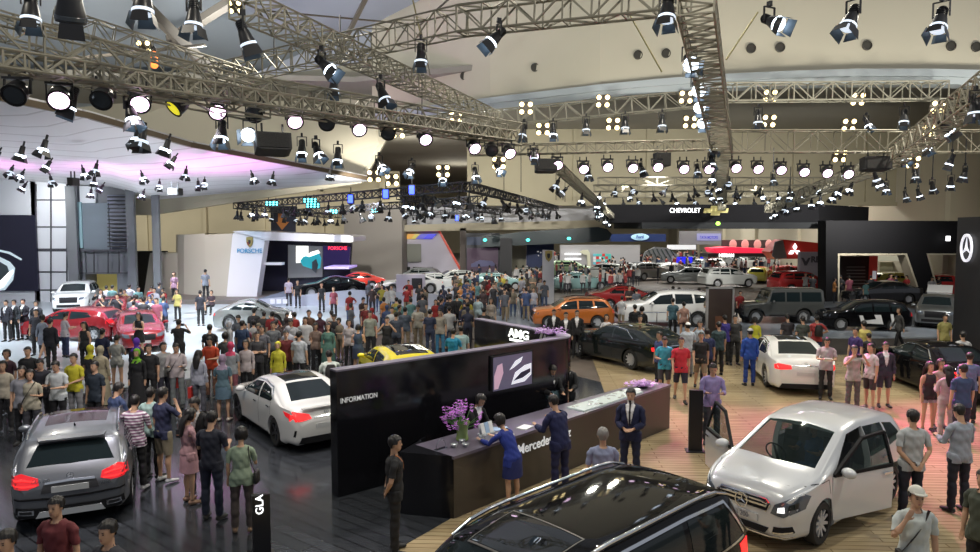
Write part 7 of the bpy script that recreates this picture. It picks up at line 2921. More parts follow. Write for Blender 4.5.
BLK, NVY, WHT, GRY = (.012, .012, .014), (.012, .016, .045), (.62, .62, .63), (.2, .2, .22)
JEAN, KHA = (.03, .05, .10), (.22, .17, .11)
K = [
    # near, left side:  px, feet, face, pose, fem, top, col, bottom, col, label, kwargs
    ('h', 57, 508, 265, 'stand', 0, 'tshirt', (.16, .03, .035), 'trousers', BLK, 'boy in dark red polo shirt cut off by the lower edge, behind the grey SUV', dict(scale=.98)),
    ('h', 109, 533, 250, 'stand', 0, 'tshirt', (.05, .05, .06), 'trousers', BLK, 'dark-haired man just peeping in at the lower edge beside the boy in red', {}),
    ('h', 8, 543, 265, 'stand', 0, 'tshirt', (.05, .05, .06), 'trousers', BLK, 'crown of a black-haired head at the bottom corner of the picture', {}),
    ('f', 137, 490, 98, 'both', 0, 'tshirt', (.6, .5, .55), 'trousers', BLK, 'man in pink and white striped shirt standing beside the grey SUV with his back turned', dict(stripes=True, shoes=(.5, .5, .52))),
    ('f', 153, 478, 80, 'stand', 0, 'tshirt', (.35, .50, .46), 'trousers', BLK, 'person in pale mint shirt half hidden behind the striped shirt', {}),
    ('f', 165, 482, 62, 'ear', 0, 'tshirt', (.018, .022, .06), 'shorts', (.26, .22, .15), 'stout man in navy shirt and khaki shorts with a hand at his mouth', dict(extra=('glasses',), shoes=(.6, .6, .6), scale=1.03)),
    ('f', 119, 470, 60, 'phone', 0, 'tshirt', (.03, .05, .12), 'trousers', BLK, 'dark-clothed man bent over between the grey SUV and the striped shirt', {}),
    ('f', 190, 503, 45, 'phone', 1, 'shirt', (.42, .24, .26), 'skirt', (.45, .25, .28), 'long-haired woman in a pink dress among the men in dark clothes', dict(hair='long', shoes=(.3, .18, .12))),
    ('f', 199, 497, 262, 'both', 0, 'suit', BLK, 'trousers', BLK, 'man in black suit and grey tie facing the long-haired woman', dict(extra=('phone',), scale=1.04)),
    ('f', 213, 520, 82, 'both', 0, 'tshirt', (.016, .018, .032), 'trousers', (.015, .02, .04), 'man in dark navy polo and trousers seen from behind beside the woman in pale green', dict(scale=1.03, shoes=(.02, .02, .02))),
    ('f', 243, 532, 100, 'phone', 1, 'tshirt', (.30, .38, .27), 'trousers', (.07, .055, .05), 'woman in pale green top with bobbed black hair and a shoulder bag, seen from behind', dict(hair='bobhair', extra=('bag',), shoes=(.25, .16, .1))),
    ('h', 22, 372, 280, 'stand', 0, 'tshirt', (.27, .27, .30), 'trousers', BLK, 'man in grey T-shirt by the front corner of the grey SUV', {}),
    ('h', 57, 366, 268, 'both', 0, 'tshirt', (.52, .55, .56), 'trousers', BLK, 'man in crisp white shirt holding a camera behind the grey SUV', dict(extra=('camera',))),
    ('h', 30, 376, 290, 'bag', 1, 'tshirt', (.36, .33, .25), 'trousers', (.05, .05, .06), 'woman in beige top with a strap across, next to the man in grey T-shirt', dict(hair='bobhair', extra=('cross',))),
    ('h', 74, 359, 262, 'clasp', 0, 'tshirt', (.55, .50, .03), 'trousers', (.25, .25, .26), 'young man in bright yellow and grey T-shirt behind the grey SUV', {}),
    ('h', 41, 364, 280, 'both', 0, 'tshirt', (.02, .02, .03), 'trousers', BLK, 'man in black looking down between the beige and the white shirts', {}),
    ('h', 95, 367, 255, 'stand', 0, 'tshirt', (.02, .03, .045), 'trousers', BLK, 'dark-clothed man bending near the rear side of the grey SUV', {}),
    ('h', 100, 351, 90, 'stand', 1, 'shirt', (.38, .33, .22), 'longskirt', (.36, .32, .22), 'woman in a long sand-coloured headscarf near the nearest red car', dict(hair='hijab', hairc=(.42, .37, .25))),
    ('h', 90, 350, 80, 'stand', 1, 'tshirt', (.03, .03, .035), 'trousers', BLK, 'person with a bright yellow headscarf beside the sand-coloured one', dict(hair='hijab', hairc=(.6, .55, .04))),
    ('h', 3, 367, 285, 'stand', 1, 'tshirt', (.4, .36, .28), 'trousers', BLK, 'woman in cream top at the very edge of the crowd', dict(hair='bobhair')),
    ('h', 7, 355, 270, 'stand', 1, 'tshirt', (.05, .02, .03), 'trousers', BLK, 'dark-haired woman in maroon behind the one in cream', dict(hair='bobhair')),
    ('h', 28, 352, 275, 'stand', 0, 'tshirt', BLK, 'trousers', BLK, 'broad man in plain black behind the black-clad man looking down', {}),
    ('f', 118, 391, 95, 'both', 1, 'tshirt', (.36, .36, .33), 'hotpants', (.22, .24, .2), 'woman in grey shirt and short trousers standing before the nearest red car', {}),
    ('f', 104, 386, 80, 'stand', 0, 'tshirt', (.015, .02, .06), 'trousers', (.02, .03, .07), 'man in dark blue sitting down against the nearest red car', {}),
    ('f', 86, 372, 262, 'stand', 1, 'tank', BLK, 'trousers', BLK, 'show hostess in black sleeveless dress beside the second red car', dict(hair='long')),
    ('f', 140, 358, 265, 'cross', 1, 'tank', BLK, 'skirt', BLK, 'hostess in black sleeveless top with folded arms past the nearest red car', dict(hair='long')),
    ('f', 52, 371, 85, 'stand', 0, 'shirt', (.012, .012, .02), 'trousers', BLK, 'tall man in black seen from behind on the pale stage', {}),
    ('f', 44, 360, 75, 'walk', 1, 'shirt', (.25, .28, .34), 'skirt', (.2, .22, .28), 'woman in grey-blue dress beside the tall man in black', dict(hair='bobhair')),
    ('f', 66, 358, 60, 'both', 1, 'tshirt', (.5, .46, .5), 'trousers', (.02, .03, .08), 'woman in pale pink top behind the red hatchback', {}),
    ('f', 8, 342, 265, 'stand', 0, 'suit', (.012, .012, .02), 'trousers', BLK, 'first of the suited men in line on the pale stage, beside the screen wall', dict(extra=('tie',))),
    ('f', 16, 341, 260, 'stand', 0, 'suit', (.02, .025, .03), 'trousers', BLK, 'second of the suited men in line on the pale stage, holding a folder', {}),
    ('f', 25, 340, 265, 'clasp', 0, 'suit', (.012, .012, .02), 'trousers', BLK, 'third of the suited men in line on the pale stage', {}),
    ('f', 38, 343, 270, 'clasp', 0, 'suit', (.012, .014, .02), 'trousers', BLK, 'man in black suit alone before the white SUV', {}),
    ('f', 102, 325, 275, 'camera', 0, 'suit', BLK, 'trousers', BLK, 'man in black suit speaking before the yellow lit doorway', {}),
    ('h', 36, 313, 280, 'stand', 0, 'tshirt', (.03, .03, .04), 'trousers', BLK, 'person in dark clothes near the white SUV front', {}),
    # centre-left crowd
    ('f', 139, 412, 270, 'stand', 1, 'shirt', BLK, 'longskirt', BLK, 'woman with bright green headscarf and long black dress', dict(hair='hijab', hairc=(.16, .40, .02))),
    ('f', 138, 396, 85, 'stand', 1, 'shirt', (.03, .03, .04), 'longskirt', BLK, 'woman with violet headscarf right behind the green one', dict(hair='hijab', hairc=(.14, .04, .45))),
    ('f', 151, 410, 275, 'stand', 0, 'tshirt', BLK, 'trousers', BLK, 'man in black T-shirt beside the green headscarf', {}),
    ('f', 165, 407, 330, 'stand', 0, 'tshirt', (.33, .33, .32), 'trousers', (.05, .05, .07), 'man in grey T-shirt turned towards the white coupe', dict(extra=('redbag',))),
    ('f', 178, 408, 285, 'both', 0, 'shirt', (.48, .42, .42), 'trousers', (.18, .2, .2), 'man in pale pink long-sleeved shirt with a bag in front', dict(extra=('cross',))),
    ('f', 180, 372, 95, 'camera', 0, 'tshirt', BLK, 'trousers', BLK, 'man in black holding up a camera towards the cream stand', dict(extra=('camera',))),
    ('f', 200, 415, 80, 'stand', 1, 'shirt', (.35, .36, .42), 'trousers', (.1, .1, .12), 'long-haired woman in grey with a pink bag, seen from behind', dict(hair='long', extra=('redbag',))),
    ('f', 212, 398, 265, 'both', 0, 'tshirt', (.50, .06, .02), 'trousers', (.2, .1, .06), 'woman in orange-red shirt in the thick of the crowd', {}),
    ('f', 211, 380, 90, 'stand', 0, 'tshirt', BLK, 'trousers', BLK, 'man in black T-shirt just behind the orange-red shirt', {}),
    ('f', 224, 421, 95, 'bag', 1, 'tshirt', (.08, .14, .17), 'skirt', (.09, .15, .20), 'woman in teal blue dress with flowered headscarf beside the white coupe', dict(hair='hijab', hairc=(.30, .22, .30), shoes=(.6, .5, .4))),
    ('f', 232, 402, 100, 'stand', 1, 'tshirt', (.3, .32, .34), 'trousers', (.3, .1, .12), 'person with pink headscarf behind the teal dress', dict(hair='hijab', hairc=(.6, .06, .14))),
    ('h', 225, 337, 90, 'stand', 1, 'tshirt', (.05, .05, .05), 'trousers', BLK, 'dark-haired woman in black over the flowered headscarf', dict(hair='bobhair')),
    ('h', 242, 325, 80, 'stand', 0, 'tshirt', (.02, .04, .09), 'trousers', BLK, 'man in dark blue shirt before the silver concept car wheel', {}),
    ('h', 257, 336, 290, 'cross', 0, 'tshirt', (.04, .04, .045), 'trousers', BLK, 'man in dark grey with folded arms behind the white coupe', {}),
    ('h', 246, 345, 270, 'stand', 1, 'shirt', (.48, .42, .42), 'trousers', BLK, 'woman in cream blouse behind the roof of the white coupe', dict(hair='bobhair')),
    ('h', 262, 330, 265, 'stand', 0, 'tshirt', (.12, .12, .14), 'trousers', BLK, 'man in charcoal behind the folded-arms man', {}),
    ('h', 273, 326, 280, 'stand', 0, 'tshirt', (.14, .15, .16), 'trousers', BLK, 'man in mid-grey T-shirt before the concept car nose', {}),
    ('h', 278, 346, 270, 'stand', 1, 'shirt', (.5, .47, .03), 'longskirt', (.5, .45, .03), 'woman with bright yellow headscarf behind the white coupe', dict(hair='hijab', hairc=(.6, .55, .05), scale=.95)),
    ('h', 286, 335, 290, 'stand', 0, 'tshirt', (.14, .02, .02), 'trousers', BLK, 'man in dark red shirt beside the yellow headscarf', {}),
    ('h', 291, 323, 275, 'both', 0, 'tshirt', (.33, .34, .36), 'trousers', (.1, .1, .12), 'young man in light grey T-shirt looking down near the dark sports car', {}),
    ('h', 299, 336, 80, 'stand', 0, 'tshirt', (.42, .45, .48), 'trousers', BLK, 'man in pale blue-white shirt seen from behind near the white coupe roof', {}),
    ('h', 309, 314, 265, 'stand', 0, 'tshirt', (.10, .05, .03), 'trousers', BLK, 'man in dark brown among the crowd before the crest stage', {}),
    ('h', 320, 316, 270, 'stand', 1, 'shirt', (.06, .015, .03), 'longskirt', BLK, 'person in maroon shirt beside the man in dark brown', dict(hair='hijab', hairc=(.05, .02, .03))),
    ('h', 328, 328, 275, 'stand', 1, 'shirt', (.07, .16, .13), 'longskirt', (.05, .12, .10), 'woman in dusky green dress and scarf by the end of the information wall', dict(hair='long')),
    ('h', 316, 327, 270, 'phone', 1, 'tshirt', (.2, .14, .11), 'trousers', BLK, 'woman in brown looking at a phone next to the dusky green dress', dict(hair='bobhair')),
    ('h', 330, 356, 110, 'reach', 0, 'tshirt', (.55, .60, .55), 'trousers', BLK, 'bald man in white shirt leaning towards the white coupe by the information wall', dict(extra=('backpack',))),
    ('h', 349, 324, 270, 'stand', 1, 'tshirt', (.35, .32, .32), 'trousers', BLK, 'woman in grey blouse by the rails behind the yellow hatchback', dict(hair='bobhair')),
    ('h', 358, 329, 92, 'both', 1, 'tank', (.03, .05, .09), 'skirt', (.02, .03, .06), 'woman in dark blue sleeveless dress by the bonnet of the yellow hatchback', dict(hair='bobhair', hairc=None)),
    ('h', 387, 321, 275, 'camera', 0, 'tshirt', BLK, 'trousers', BLK, 'man in black T-shirt with round pale print behind the yellow hatchback', {}),
    ('h', 370, 315, 280, 'stand', 0, 'tshirt', (.25, .27, .22), 'trousers', BLK, 'man in olive behind the dark blue dress', {}),
    ('h', 366, 307, 280, 'stand', 1, 'tshirt', (.16, .02, .02), 'trousers', BLK, 'woman in dark red near the white end of the stage', {}),
    ('h', 405, 311, 90, 'stand', 0, 'tshirt', (.07, .09, .12), 'trousers', KHA, 'man in slate blue T-shirt before the lilac block', {}),
    ('h', 396, 316, 90, 'stand', 0, 'tshirt', (.04, .05, .07), 'trousers', BLK, 'man in dark slate jacket next to the slate blue T-shirt', {}),
    ('h', 418, 308, 270, 'both', 0, 'tshirt', (.4, .38, .33), 'trousers', KHA, 'man in beige shirt in front of the lilac block end', {}),
    ('h', 430, 313, 80, 'stand', 0, 'tshirt', (.03, .04, .08), 'trousers', (.03, .04, .08), 'man in navy outfit near the barrier behind the yellow hatchback', {}),
    ('h', 440, 313, 265, 'stand', 0, 'tshirt', (.36, .33, .28), 'trousers', (.05, .2, .35), 'man in beige shirt and bright blue jeans by the barrier rail', {}),
    ('h', 453, 333, 75, 'both', 0, 'tshirt', (.02, .25, .42), 'trousers', BLK, 'man in bright sky-blue shirt above the information wall edge', {}),
    ('h', 461, 330, 95, 'stand', 0, 'tshirt', (.35, .50, .50), 'trousers', BLK, 'person in pale aqua shirt right behind the sky-blue one', {}),
    ('h', 450, 299, 90, 'stand', 0, 'shirt', BLK, 'trousers', BLK, 'man in black, first of the dark figures standing before the white far cars', {}),
    ('h', 457, 298, 90, 'stand', 0, 'shirt', BLK, 'trousers', BLK, 'man in black, second of the dark figures standing before the white far cars', {}),
    ('h', 468, 297, 270, 'stand', 0, 'shirt', BLK, 'trousers', BLK, 'man in black, third of the dark figures standing before the white far cars', {}),
    ('h', 478, 299, 80, 'stand', 1, 'shirt', (.35, .45, .48), 'trousers', (.4, .45, .5), 'person in pale blue among the dark figures', {}),
    ('h', 491, 302, 270, 'stand', 1, 'shirt', (.35, .30, .25), 'skirt', (.1, .1, .1), 'woman in sand-coloured top by the far end of the lettered wall', dict(hair='long')),
    ('f', 484, 352, 88, 'walk', 0, 'tshirt', BLK, 'trousers', (.13, .10, .07), 'man in black shirt and brown trousers behind the lettered wall', {}),
    ('h', 498, 331, 200, 'phone', 0, 'tshirt', (.5, .47, .42), 'trousers', BLK, 'person in white shirt hugging the end of the lettered wall', {}),
    ('h', 554, 313, 262, 'stand', 0, 'suit', BLK, 'trousers', BLK, 'man in black suit, first in line before the orange off-road car', {}),
    ('h', 566, 316, 262, 'stand', 0, 'suit', BLK, 'trousers', BLK, 'man in black suit, second in line before the orange off-road car', {}),
    ('h', 577, 314, 262, 'stand', 0, 'suit', BLK, 'trousers', BLK, 'man in black suit, third in line by the orange off-road car wheel', {}),
    ('f', 606, 359, 268, 'clasp', 1, 'shirt', (.62, .60, .62), 'hotpants', (.5, .48, .48), 'woman in long white shirt alone before the low dark partition', dict(hair='bobhair', scale=.98)),
    ('h', 635, 308, 95, 'stand', 0, 'shirt', BLK, 'trousers', BLK, 'man in black at the tail of the white luxury off-road car', {}),
    ('h', 642, 310, 85, 'stand', 1, 'shirt', BLK, 'trousers', BLK, 'woman in black beside the man at the white off-road car', dict(hair='bobhair')),
    ('h', 640, 319, 270, 'stand', 0, 'tshirt', (.20, .2, .10), 'trousers', BLK, 'man in olive shirt behind the black estate car', {}),
    ('h', 673, 302, 88, 'stand', 0, 'tshirt', (.06, .14, .18), 'trousers', BLK, 'man in steel blue shirt before the white luxury off-road car', {}),
    ('h', 684, 305, 85, 'stand', 1, 'tshirt', (.42, .25, .2), 'hotpants', (.1, .05, .05), 'woman in salmon top beside the steel blue shirt', {}),
    ('h', 660, 336, 200, 'stand', 0, 'tshirt', (.06, .08, .22), 'trousers', BLK, 'man in blue shirt behind the one in bright turquoise', {}),
    ('f', 664, 398, 255, 'both', 0, 'tshirt', (.05, .35, .48), 'shorts', (.05, .05, .06), 'man in turquoise T-shirt with a print walking past the counter end', {}),
    ('f', 680, 402, 262, 'walk', 0, 'tshirt', (.55, .03, .05), 'shorts', (.02, .02, .04), 'man in bright red polo shirt beside the turquoise one', dict(scale=1.04)),
    ('f', 700, 390, 262, 'walk', 0, 'tshirt', BLK, 'shorts', (.25, .18, .12), 'man in black T-shirt and tan shorts walking past the red polo', {}),
    ('h', 688, 327, 85, 'stand', 0, 'tshirt', (.5, .55, .62), 'trousers', (.2, .2, .22), 'man in white cap and white shirt beyond the black T-shirt', dict(hair='cap')),
    ('h', 700, 325, 250, 'camera', 0, 'tshirt', (.45, .52, .6), 'trousers', (.2, .25, .3), 'man in white and blue shirt holding a camera', {}),
    ('h', 707, 333, 80, 'stand', 0, 'tshirt', (.02, .03, .10), 'trousers', BLK, 'man in navy shirt seen from behind near the oak floor edge', {}),
    ('h', 719, 326, 95, 'stand', 0, 'tshirt', (.03, .06, .07), 'trousers', BLK, 'man in dark green jacket by the framed poster foot', {}),
    ('h', 725, 319, 90, 'stand', 0, 'tshirt', (.03, .02, .18), 'trousers', BLK, 'man in royal purple-blue shirt by the framed poster', {}),
    ('h', 735, 319, 270, 'stand', 0, 'tshirt', (.03, .03, .03), 'trousers', BLK, 'person in black and beige before the boxy off-road car wheel', {}),
    ('f', 711, 444, 262, 'both', 0, 'shirt', (.30, .25, .50), 'trousers', (.035, .045, .06), 'stout man in lilac shirt looking down at his hands beside the black panel', dict(scale=1.04)),
    ('f', 749, 386, 88, 'stand', 0, 'suit', (.02, .08, .40), 'trousers', (.02, .06, .30), 'fair-haired person in bright blue uniform at the open door of the white saloon', dict(hair='cap', hairc=(.6, .6, .62))),
    ('h', 755, 321, 90, 'stand', 1, 'shirt', (.5, .48, .03), 'trousers', BLK, 'woman in yellow top beyond the blue uniform', dict(hair='bobhair')),
    ('h', 788, 318, 90, 'phone', 0, 'tshirt', (.04, .035, .04), 'trousers', BLK, 'man in dark brown before the boxy off-road car wheel, turned away', {}),
    ('h', 803, 320, 90, 'stand', 0, 'tshirt', (.05, .06, .05), 'trousers', BLK, 'man in dark olive next to the upright black post', {}),
    ('h', 817, 319, 85, 'hip', 0, 'tshirt', (.40, .05, .05), 'trousers', (.03, .04, .1), 'man in red shirt with a backpack before the black crossover', dict(extra=('backpack',))),
    ('h', 856, 332, 200, 'stand', 0, 'tshirt', (.04, .02, .12), 'trousers', BLK, 'person in dark violet jacket standing on the dark carpet strip', {}),
    ('h', 864, 325, 90, 'stand', 0, 'tshirt', (.5, .42, .12), 'trousers', BLK, 'man in yellow top seen from behind near the violet jacket', {}),
    ('h', 869, 337, 90, 'stand', 0, 'tshirt', (.02, .02, .025), 'trousers', BLK, 'short person in black beside the yellow top', dict(scale=.85)),
    ('f', 898, 349, 180, 'walk', 1, 'shirt', (.06, .06, .06), 'trousers', BLK, 'woman in dark jacket striding across the carpet strip', dict(hair='bobhair')),
    ('h', 945, 318, 268, 'stand', 0, 'tshirt', (.3, .28, .1), 'trousers', BLK, 'man in olive yellow at the foot of the star tower', {}),
    ('h', 963, 336, 85, 'stand', 0, 'tshirt', (.5, .5, .5), 'trousers', BLK, 'man in white shirt beyond the roof of the black saloon', {}),
    ('f', 825, 399, 250, 'both', 0, 'tshirt', (.42, .38, .40), 'trousers', BLK, 'man in pale grey vest holding a leaflet beside the white saloon', dict(extra=('papers',))),
    ('f', 852, 412, 265, 'camera', 0, 'tshirt', (.36, .36, .34), 'trousers', (.1, .1, .1), 'man in grey T-shirt fiddling with a camera strap near the silver van roof', dict(extra=('camera',))),
    ('f', 869, 409, 195, 'aside', 0, 'tshirt', (.55, .50, .52), 'shorts', (.05, .035, .04), 'man in white T-shirt and dark shorts stretching out an arm', dict(shoes=(.25, .2, .2))),
    ('f', 883, 407, 262, 'stand', 0, 'suit', (.03, .03, .05), 'shorts', (.04, .04, .06), 'man in open navy jacket over white T-shirt with shorts', {}),
    ('f', 927, 432, 275, 'stand', 1, 'tank', (.03, .02, .025), 'hotpants', (.35, .38, .42), 'young woman in black sleeveless top and pale denim shorts', dict(hair='long')),
    ('f', 938, 428, 270, 'stand', 1, 'shirt', (.42, .30, .28), 'hotpants', (.4, .3, .25), 'woman in beige behind the black sleeveless top', dict(hair='long')),
    ('f', 945, 438, 85, 'bag', 1, 'shirt', (.50, .38, .40), 'trousers', (.50, .42, .42), 'woman in pale pink top and cream trousers, walking with a bag', dict(hair='long')),
    ('f', 960, 445, 90, 'stand', 0, 'tshirt', (.04, .07, .16), 'trousers', (.02, .02, .04), 'man in dusty blue polo shirt seen from behind next to the cream trousers', dict(scale=1.03)),
    ('h', 970, 358, 60, 'stand', 0, 'tshirt', (.14, .17, .32), 'trousers', BLK, 'man in pale blue shirt by the tail lamp of the black saloon', {}),
    ('f', 909, 522, 92, 'back', 0, 'tshirt', (.42, .44, .45), 'trousers', (.012, .014, .025), 'man in white short-sleeved shirt standing alone on the oak floor with his back turned', dict(scale=1.06)),
    ('f', 957, 512, 98, 'both', 0, 'shirt', (.30, .34, .40), 'trousers', (.012, .014, .025), 'man in grey-blue striped shirt and black trousers seen from behind near the picture edge', dict(scale=1.05)),
    ('h', 916, 498, 262, 'ear', 0, 'tshirt', (.55, .60, .58), 'trousers', (.05, .05, .06), 'man in white cap and white shirt with a shoulder strap, cut by the lower edge', dict(hair='cap', hairc=(.65, .65, .58), extra=('cross',))),
    ('h', 985, 480, 200, 'stand', 0, 'tshirt', (.06, .07, .05), 'trousers', BLK, 'person in olive mostly cut off by the picture edge near the white cap', {}),
    # around the counter
    ('h', 394, 445, 10, 'back', 0, 'tshirt', BLK, 'trousers', BLK, 'uniformed man in black with orange trim standing before the counter end', dict(extra=('orange',), scale=1.0)),
    ('h', 603, 437, 90, 'stand', 0, 'tshirt', (.25, .28, .42), 'trousers', BLK, 'grey-haired man in checked blue-white shirt behind the roof of the black SUV', dict(hairc=greyhair)),
]
placed = []
for r in K:
    if r is None:
        continue
    mode, x, y, face, pose, fem, top, tc_, bot, bc, lab, kw = r
    fem = bool(fem)
    kw = dict(kw)
    hgt = (1.60 if fem else 1.69) * kw.get('scale', 1.0)
    p = at(x, y) if mode == 'f' else by_head(x, y, hgt)
    p.z = .03 if (p.y > 22 and p.x < -3) else (.02 if p.y < 31 else .05)
    if 'hairc' in kw and kw['hairc'] is None:
        kw.pop('hairc')
    person(p, face, pose, fem, top, tc_, bot, bc, lab, **kw)
    placed.append((p.x, p.y))

fwd_k = atan2(nk.y, nk.x)
# woman in royal blue leaning on the counter
pw2 = K0 + dk * 1.05 + nk * .42
person(pw2, math.degrees(fwd_k) + 180, 'lean', True, 'shirt', (.015, .035, .26), 'skirt', (.012, .02, .12), 'woman in royal blue jacket and navy skirt leaning on the counter with dark tied hair', hair='bobhair', extra=())
pm2 = K0 + dk * 2.08 + nk * .70
person(pm2, math.degrees(fwd_k) + 168, 'reach', False, 'suit', (.010, .014, .07), 'trousers', (.010, .012, .055), 'man in navy suit reaching his hand over the counter', scale=1.05)
pm3 = by_head(631, 395, 1.77)
person(pm3, 250, 'clasp', False, 'suit', (.008, .012, .05), 'trousers', (.008, .012, .04), 'man in dark navy suit with clasped hands standing in front of the counter', extra=('tie',), scale=1.05)
pr1 = K0 + dk * 1.75 + bk * 1.25
person(pr1, math.degrees(fwd_k) + 5, 'desk', True, 'suit', BLK, 'skirt', BLK, 'attendant in black suit behind the counter facing the woman in royal blue', hair='bobhair')
pr2 = K0 + dk * 4.85 + bk * 1.75
person(pr2 + V((0, 0, 0)), math.degrees(fwd_k) - 25, 'desk', False, 'suit', BLK, 'trousers', BLK, 'attendant in black suit and tie leaning over the low desk beside the information wall', extra=('tie',))
pr3 = K0 + dk * 5.55 + bk * 1.72
person(pr3, math.degrees(fwd_k) - 60, 'desk', False, 'suit', BLK, 'trousers', BLK, 'attendant in black seen bending over the laptop behind the counter')
# driver in the silver van
hv = V((cos(hB), sin(hB), 0))
pv = V((5.62, 12.75, 0)) + hv * .02 + V((-hv.y, hv.x, 0)) * .36
J_ = skeleton('drive', False)
person((pv.x, pv.y, .62 - J_['pelvis'].z + .10), math.degrees(hB), 'drive', False, 'tshirt', (.06, .14, .30), 'trousers', BLK, 'man in blue shirt sitting at the wheel of the silver van', scale=.96)
# seated and standing figures on the cream stand stage
for x, y, pose, fem, c, lab in [(160, 314, 'stand', 0, (.05, .05, .06), 'man in dark shirt before the cream stand beyond the red cars'), (175, 302, 'stand', 1, (.3, .18, .25), 'woman in dusty pink on the brown-faced stage'), (178, 321, 'phone', 1, (.45, .4, .12), 'woman in yellow top beside a black pushchair-like display'),
                                (206, 300, 'stand', 0, (.2, .22, .26), 'man in grey on the brown-faced stage'), (201, 326, 'stand', 0, (.02, .02, .03), 'man in black crossing the pale stage before the brown-faced stage'), (212, 314, 'sit', 1, (.05, .03, .04), 'woman sitting on the edge of the brown-faced stage'),
                                (298, 308, 'stand', 1, BLK, 'hostess in black by the nose of the dark sports car'), (289, 306, 'stand', 0, (.4, .35, .42), 'man in white shirt beside the square icon panels'), (322, 312, 'stand', 1, BLK, 'hostess in black before the dark sports car door'), (334, 318, 'stand', 1, (.2, .04, .06), 'woman in dark red skirt before the crest stage')]:
    z = .75 if y < 304 and x < 220 else .03
    p = G(x, y, z)
    p.z = z
    person(p, 90 if lab.startswith('man') else 265, pose, bool(fem), 'tshirt', c, 'trousers', BLK, lab, hair='bobhair' if fem else 'hair')

# distant visitors
rnd = random.Random(21)
carspots = [(o.location.x, o.location.y) for o in COL.objects if o.get('category') == 'car']
zones = [  # px0, px1, feet0, feet1, count, label, group
    (0, 60, 322, 338, 0, '', ''),
    (102, 166, 316, 350, 24, 'visitor in the crowd between the red cars and the silver concept car', 'visitors around the red cars and the concept car'),
    (230, 345, 352, 376, 18, 'visitor in the crowd between the white coupe and the crest stage', 'visitors behind the white coupe'),
    (345, 470, 325, 352, 24, 'visitor in the crowd behind the yellow hatchback', 'visitors behind the yellow hatchback'),
    (365, 450, 306, 322, 14, 'small visitor in the crowd around the lilac display block', 'visitors around the lilac display block'),
    (455, 545, 296, 322, 46, 'small visitor in the packed aisle before the white crest totem', 'visitors before the crest totem'),
    (620, 740, 318, 332, 12, 'visitor near the white luxury off-road car', 'visitors near the white off-road car'),
    (800, 950, 296, 306, 16, 'small visitor behind the row of dark cars at the black frame', 'visitors behind the dark cars'),
]
for x0, x1, y0, y1, n_, lab, grp in zones:
    k = tries = 0
    while k < n_ and tries < n_ * 30:
        tries += 1
        q = G(rnd.uniform(x0, x1), rnd.uniform(y0, y1))
        if q.x > 34 or any(abs(q.x - a) < .45 and abs(q.y - b) < .6 for a, b in placed) or any(hypot(q.x - a, q.y - b) < 2.0 for a, b in carspots):
            continue
        placed.append((q.x, q.y))
        far_person(q.x, q.y, rnd.choice([90, 270, rnd.uniform(0, 360)]), rnd, lab, grp)
        k += 1
# the uncountable remainder far down the hall: one object
bm = bmesh.new()
low = []
for pose in ('stand', 'hip'):
    me = body(pose, False, .05)['me'].copy()
    low.append(me)
mbs = MB()
for k in range(330):
    q = G(rnd.uniform(545, 800), rnd.uniform(259.5, 270)) if k < 130 else (G(rnd.uniform(465, 640), rnd.uniform(278, 295)) if k < 230 else G(rnd.uniform(600, 800), rnd.uniform(268, 284)))
    if q.x > 34 or any(hypot(q.x - a, q.y - b) < 2.2 for a, b in carspots):
        continue
    me = rnd.choice(low)
    R = Matrix.Rotation(rnd.uniform(0, 6.28), 3, 'Z')
    mi = rnd.randrange(5)
    vs = [R @ v.co + V((q.x, q.y, 0)) for v in me.vertices]
    mbs.add(vs, [tuple(p.vertices) for p in me.polygons])
    nf = len(me.polygons)
    for j, p in enumerate(me.polygons):
        z = p.center.z
        mbs.m[-nf + j] = 5 if z > 1.58 else (6 if z > 1.45 else (mi if z > .9 else 0))
for m in low:
    pass
o = mbs.build('crowd', [mat('crowd_%d' % i, c, .8) for i, c in enumerate([(.03, .03, .04), (.3, .3, .3), (.04, .06, .12), (.3, .05, .05), (.5, .5, .5)])] + [hair_m, skin_m[0]])
tag(o, 'dense mass of tiny visitors filling the far aisles of the hall', 'crowd', None, 'stuff')
# ======================= light =============================================
w = bpy.data.worlds.new('world')
SC.world = w
w.use_nodes = True
w.node_tree.nodes['Background'].inputs[0].default_value = (.72, .76, .85, 1)
w.node_tree.nodes['Background'].inputs[1].default_value = .40


def area(name, loc, rot, size, power, col, sy=None):
    l = bpy.data.lights.new(name, 'AREA')
    l.energy = power
    l.color = col
    l.size = size
    if sy:
        l.shape = 'RECTANGLE'
        l.size_y = sy
    o = link(name, l)
    o.location = loc
    o.rotation_euler = rot
    return o


def spot(name, loc, target, power, col, ang=60, blend=.6, r=.15):
    l = bpy.data.lights.new(name, 'SPOT')
    l.energy = power
    l.color = col
    l.spot_size = radians(ang)
    l.spot_blend = blend
    l.shadow_soft_size = r
    o = link(name, l)
    o.location = loc
    d = V(target) - V(loc)
    o.rotation_euler = d.to_track_quat('-Z', 'Y').to_euler()
    return o


# near row lamps shine down on the stand
for (p, s), tgt in zip([l for l in LIT if l[1] == 1][:7], [(-8, 13, 0), (-6, 14, 0), (-9, 17, 0), (-4, 16, 0), (0, 13, 0), (-6, 24, 0), (2, 20, 0)]):
    spot('row_lamp_light', p + V((0, -.3, -.3)), tgt, 900, (1, .93, .97), 55)
rowBl = [l for l in LIT if l[1] == 1 and abs(l[0].y - 24) < .5]
for i, tgt in enumerate([(2, 12, 0), (5, 13, 0), (8, 15, 0), (6, 18, 0), (9, 22, 0), (12, 17, 0), (12, 13, 0), (14, 21, 0), (6, 25, 0)]):
    p = rowBl[min(len(rowBl) - 1, i + 2)][0]
    spot('row_lamp_light', p + V((0, -.4, -.3)), tgt, 620, (1, .97, .84), 50)
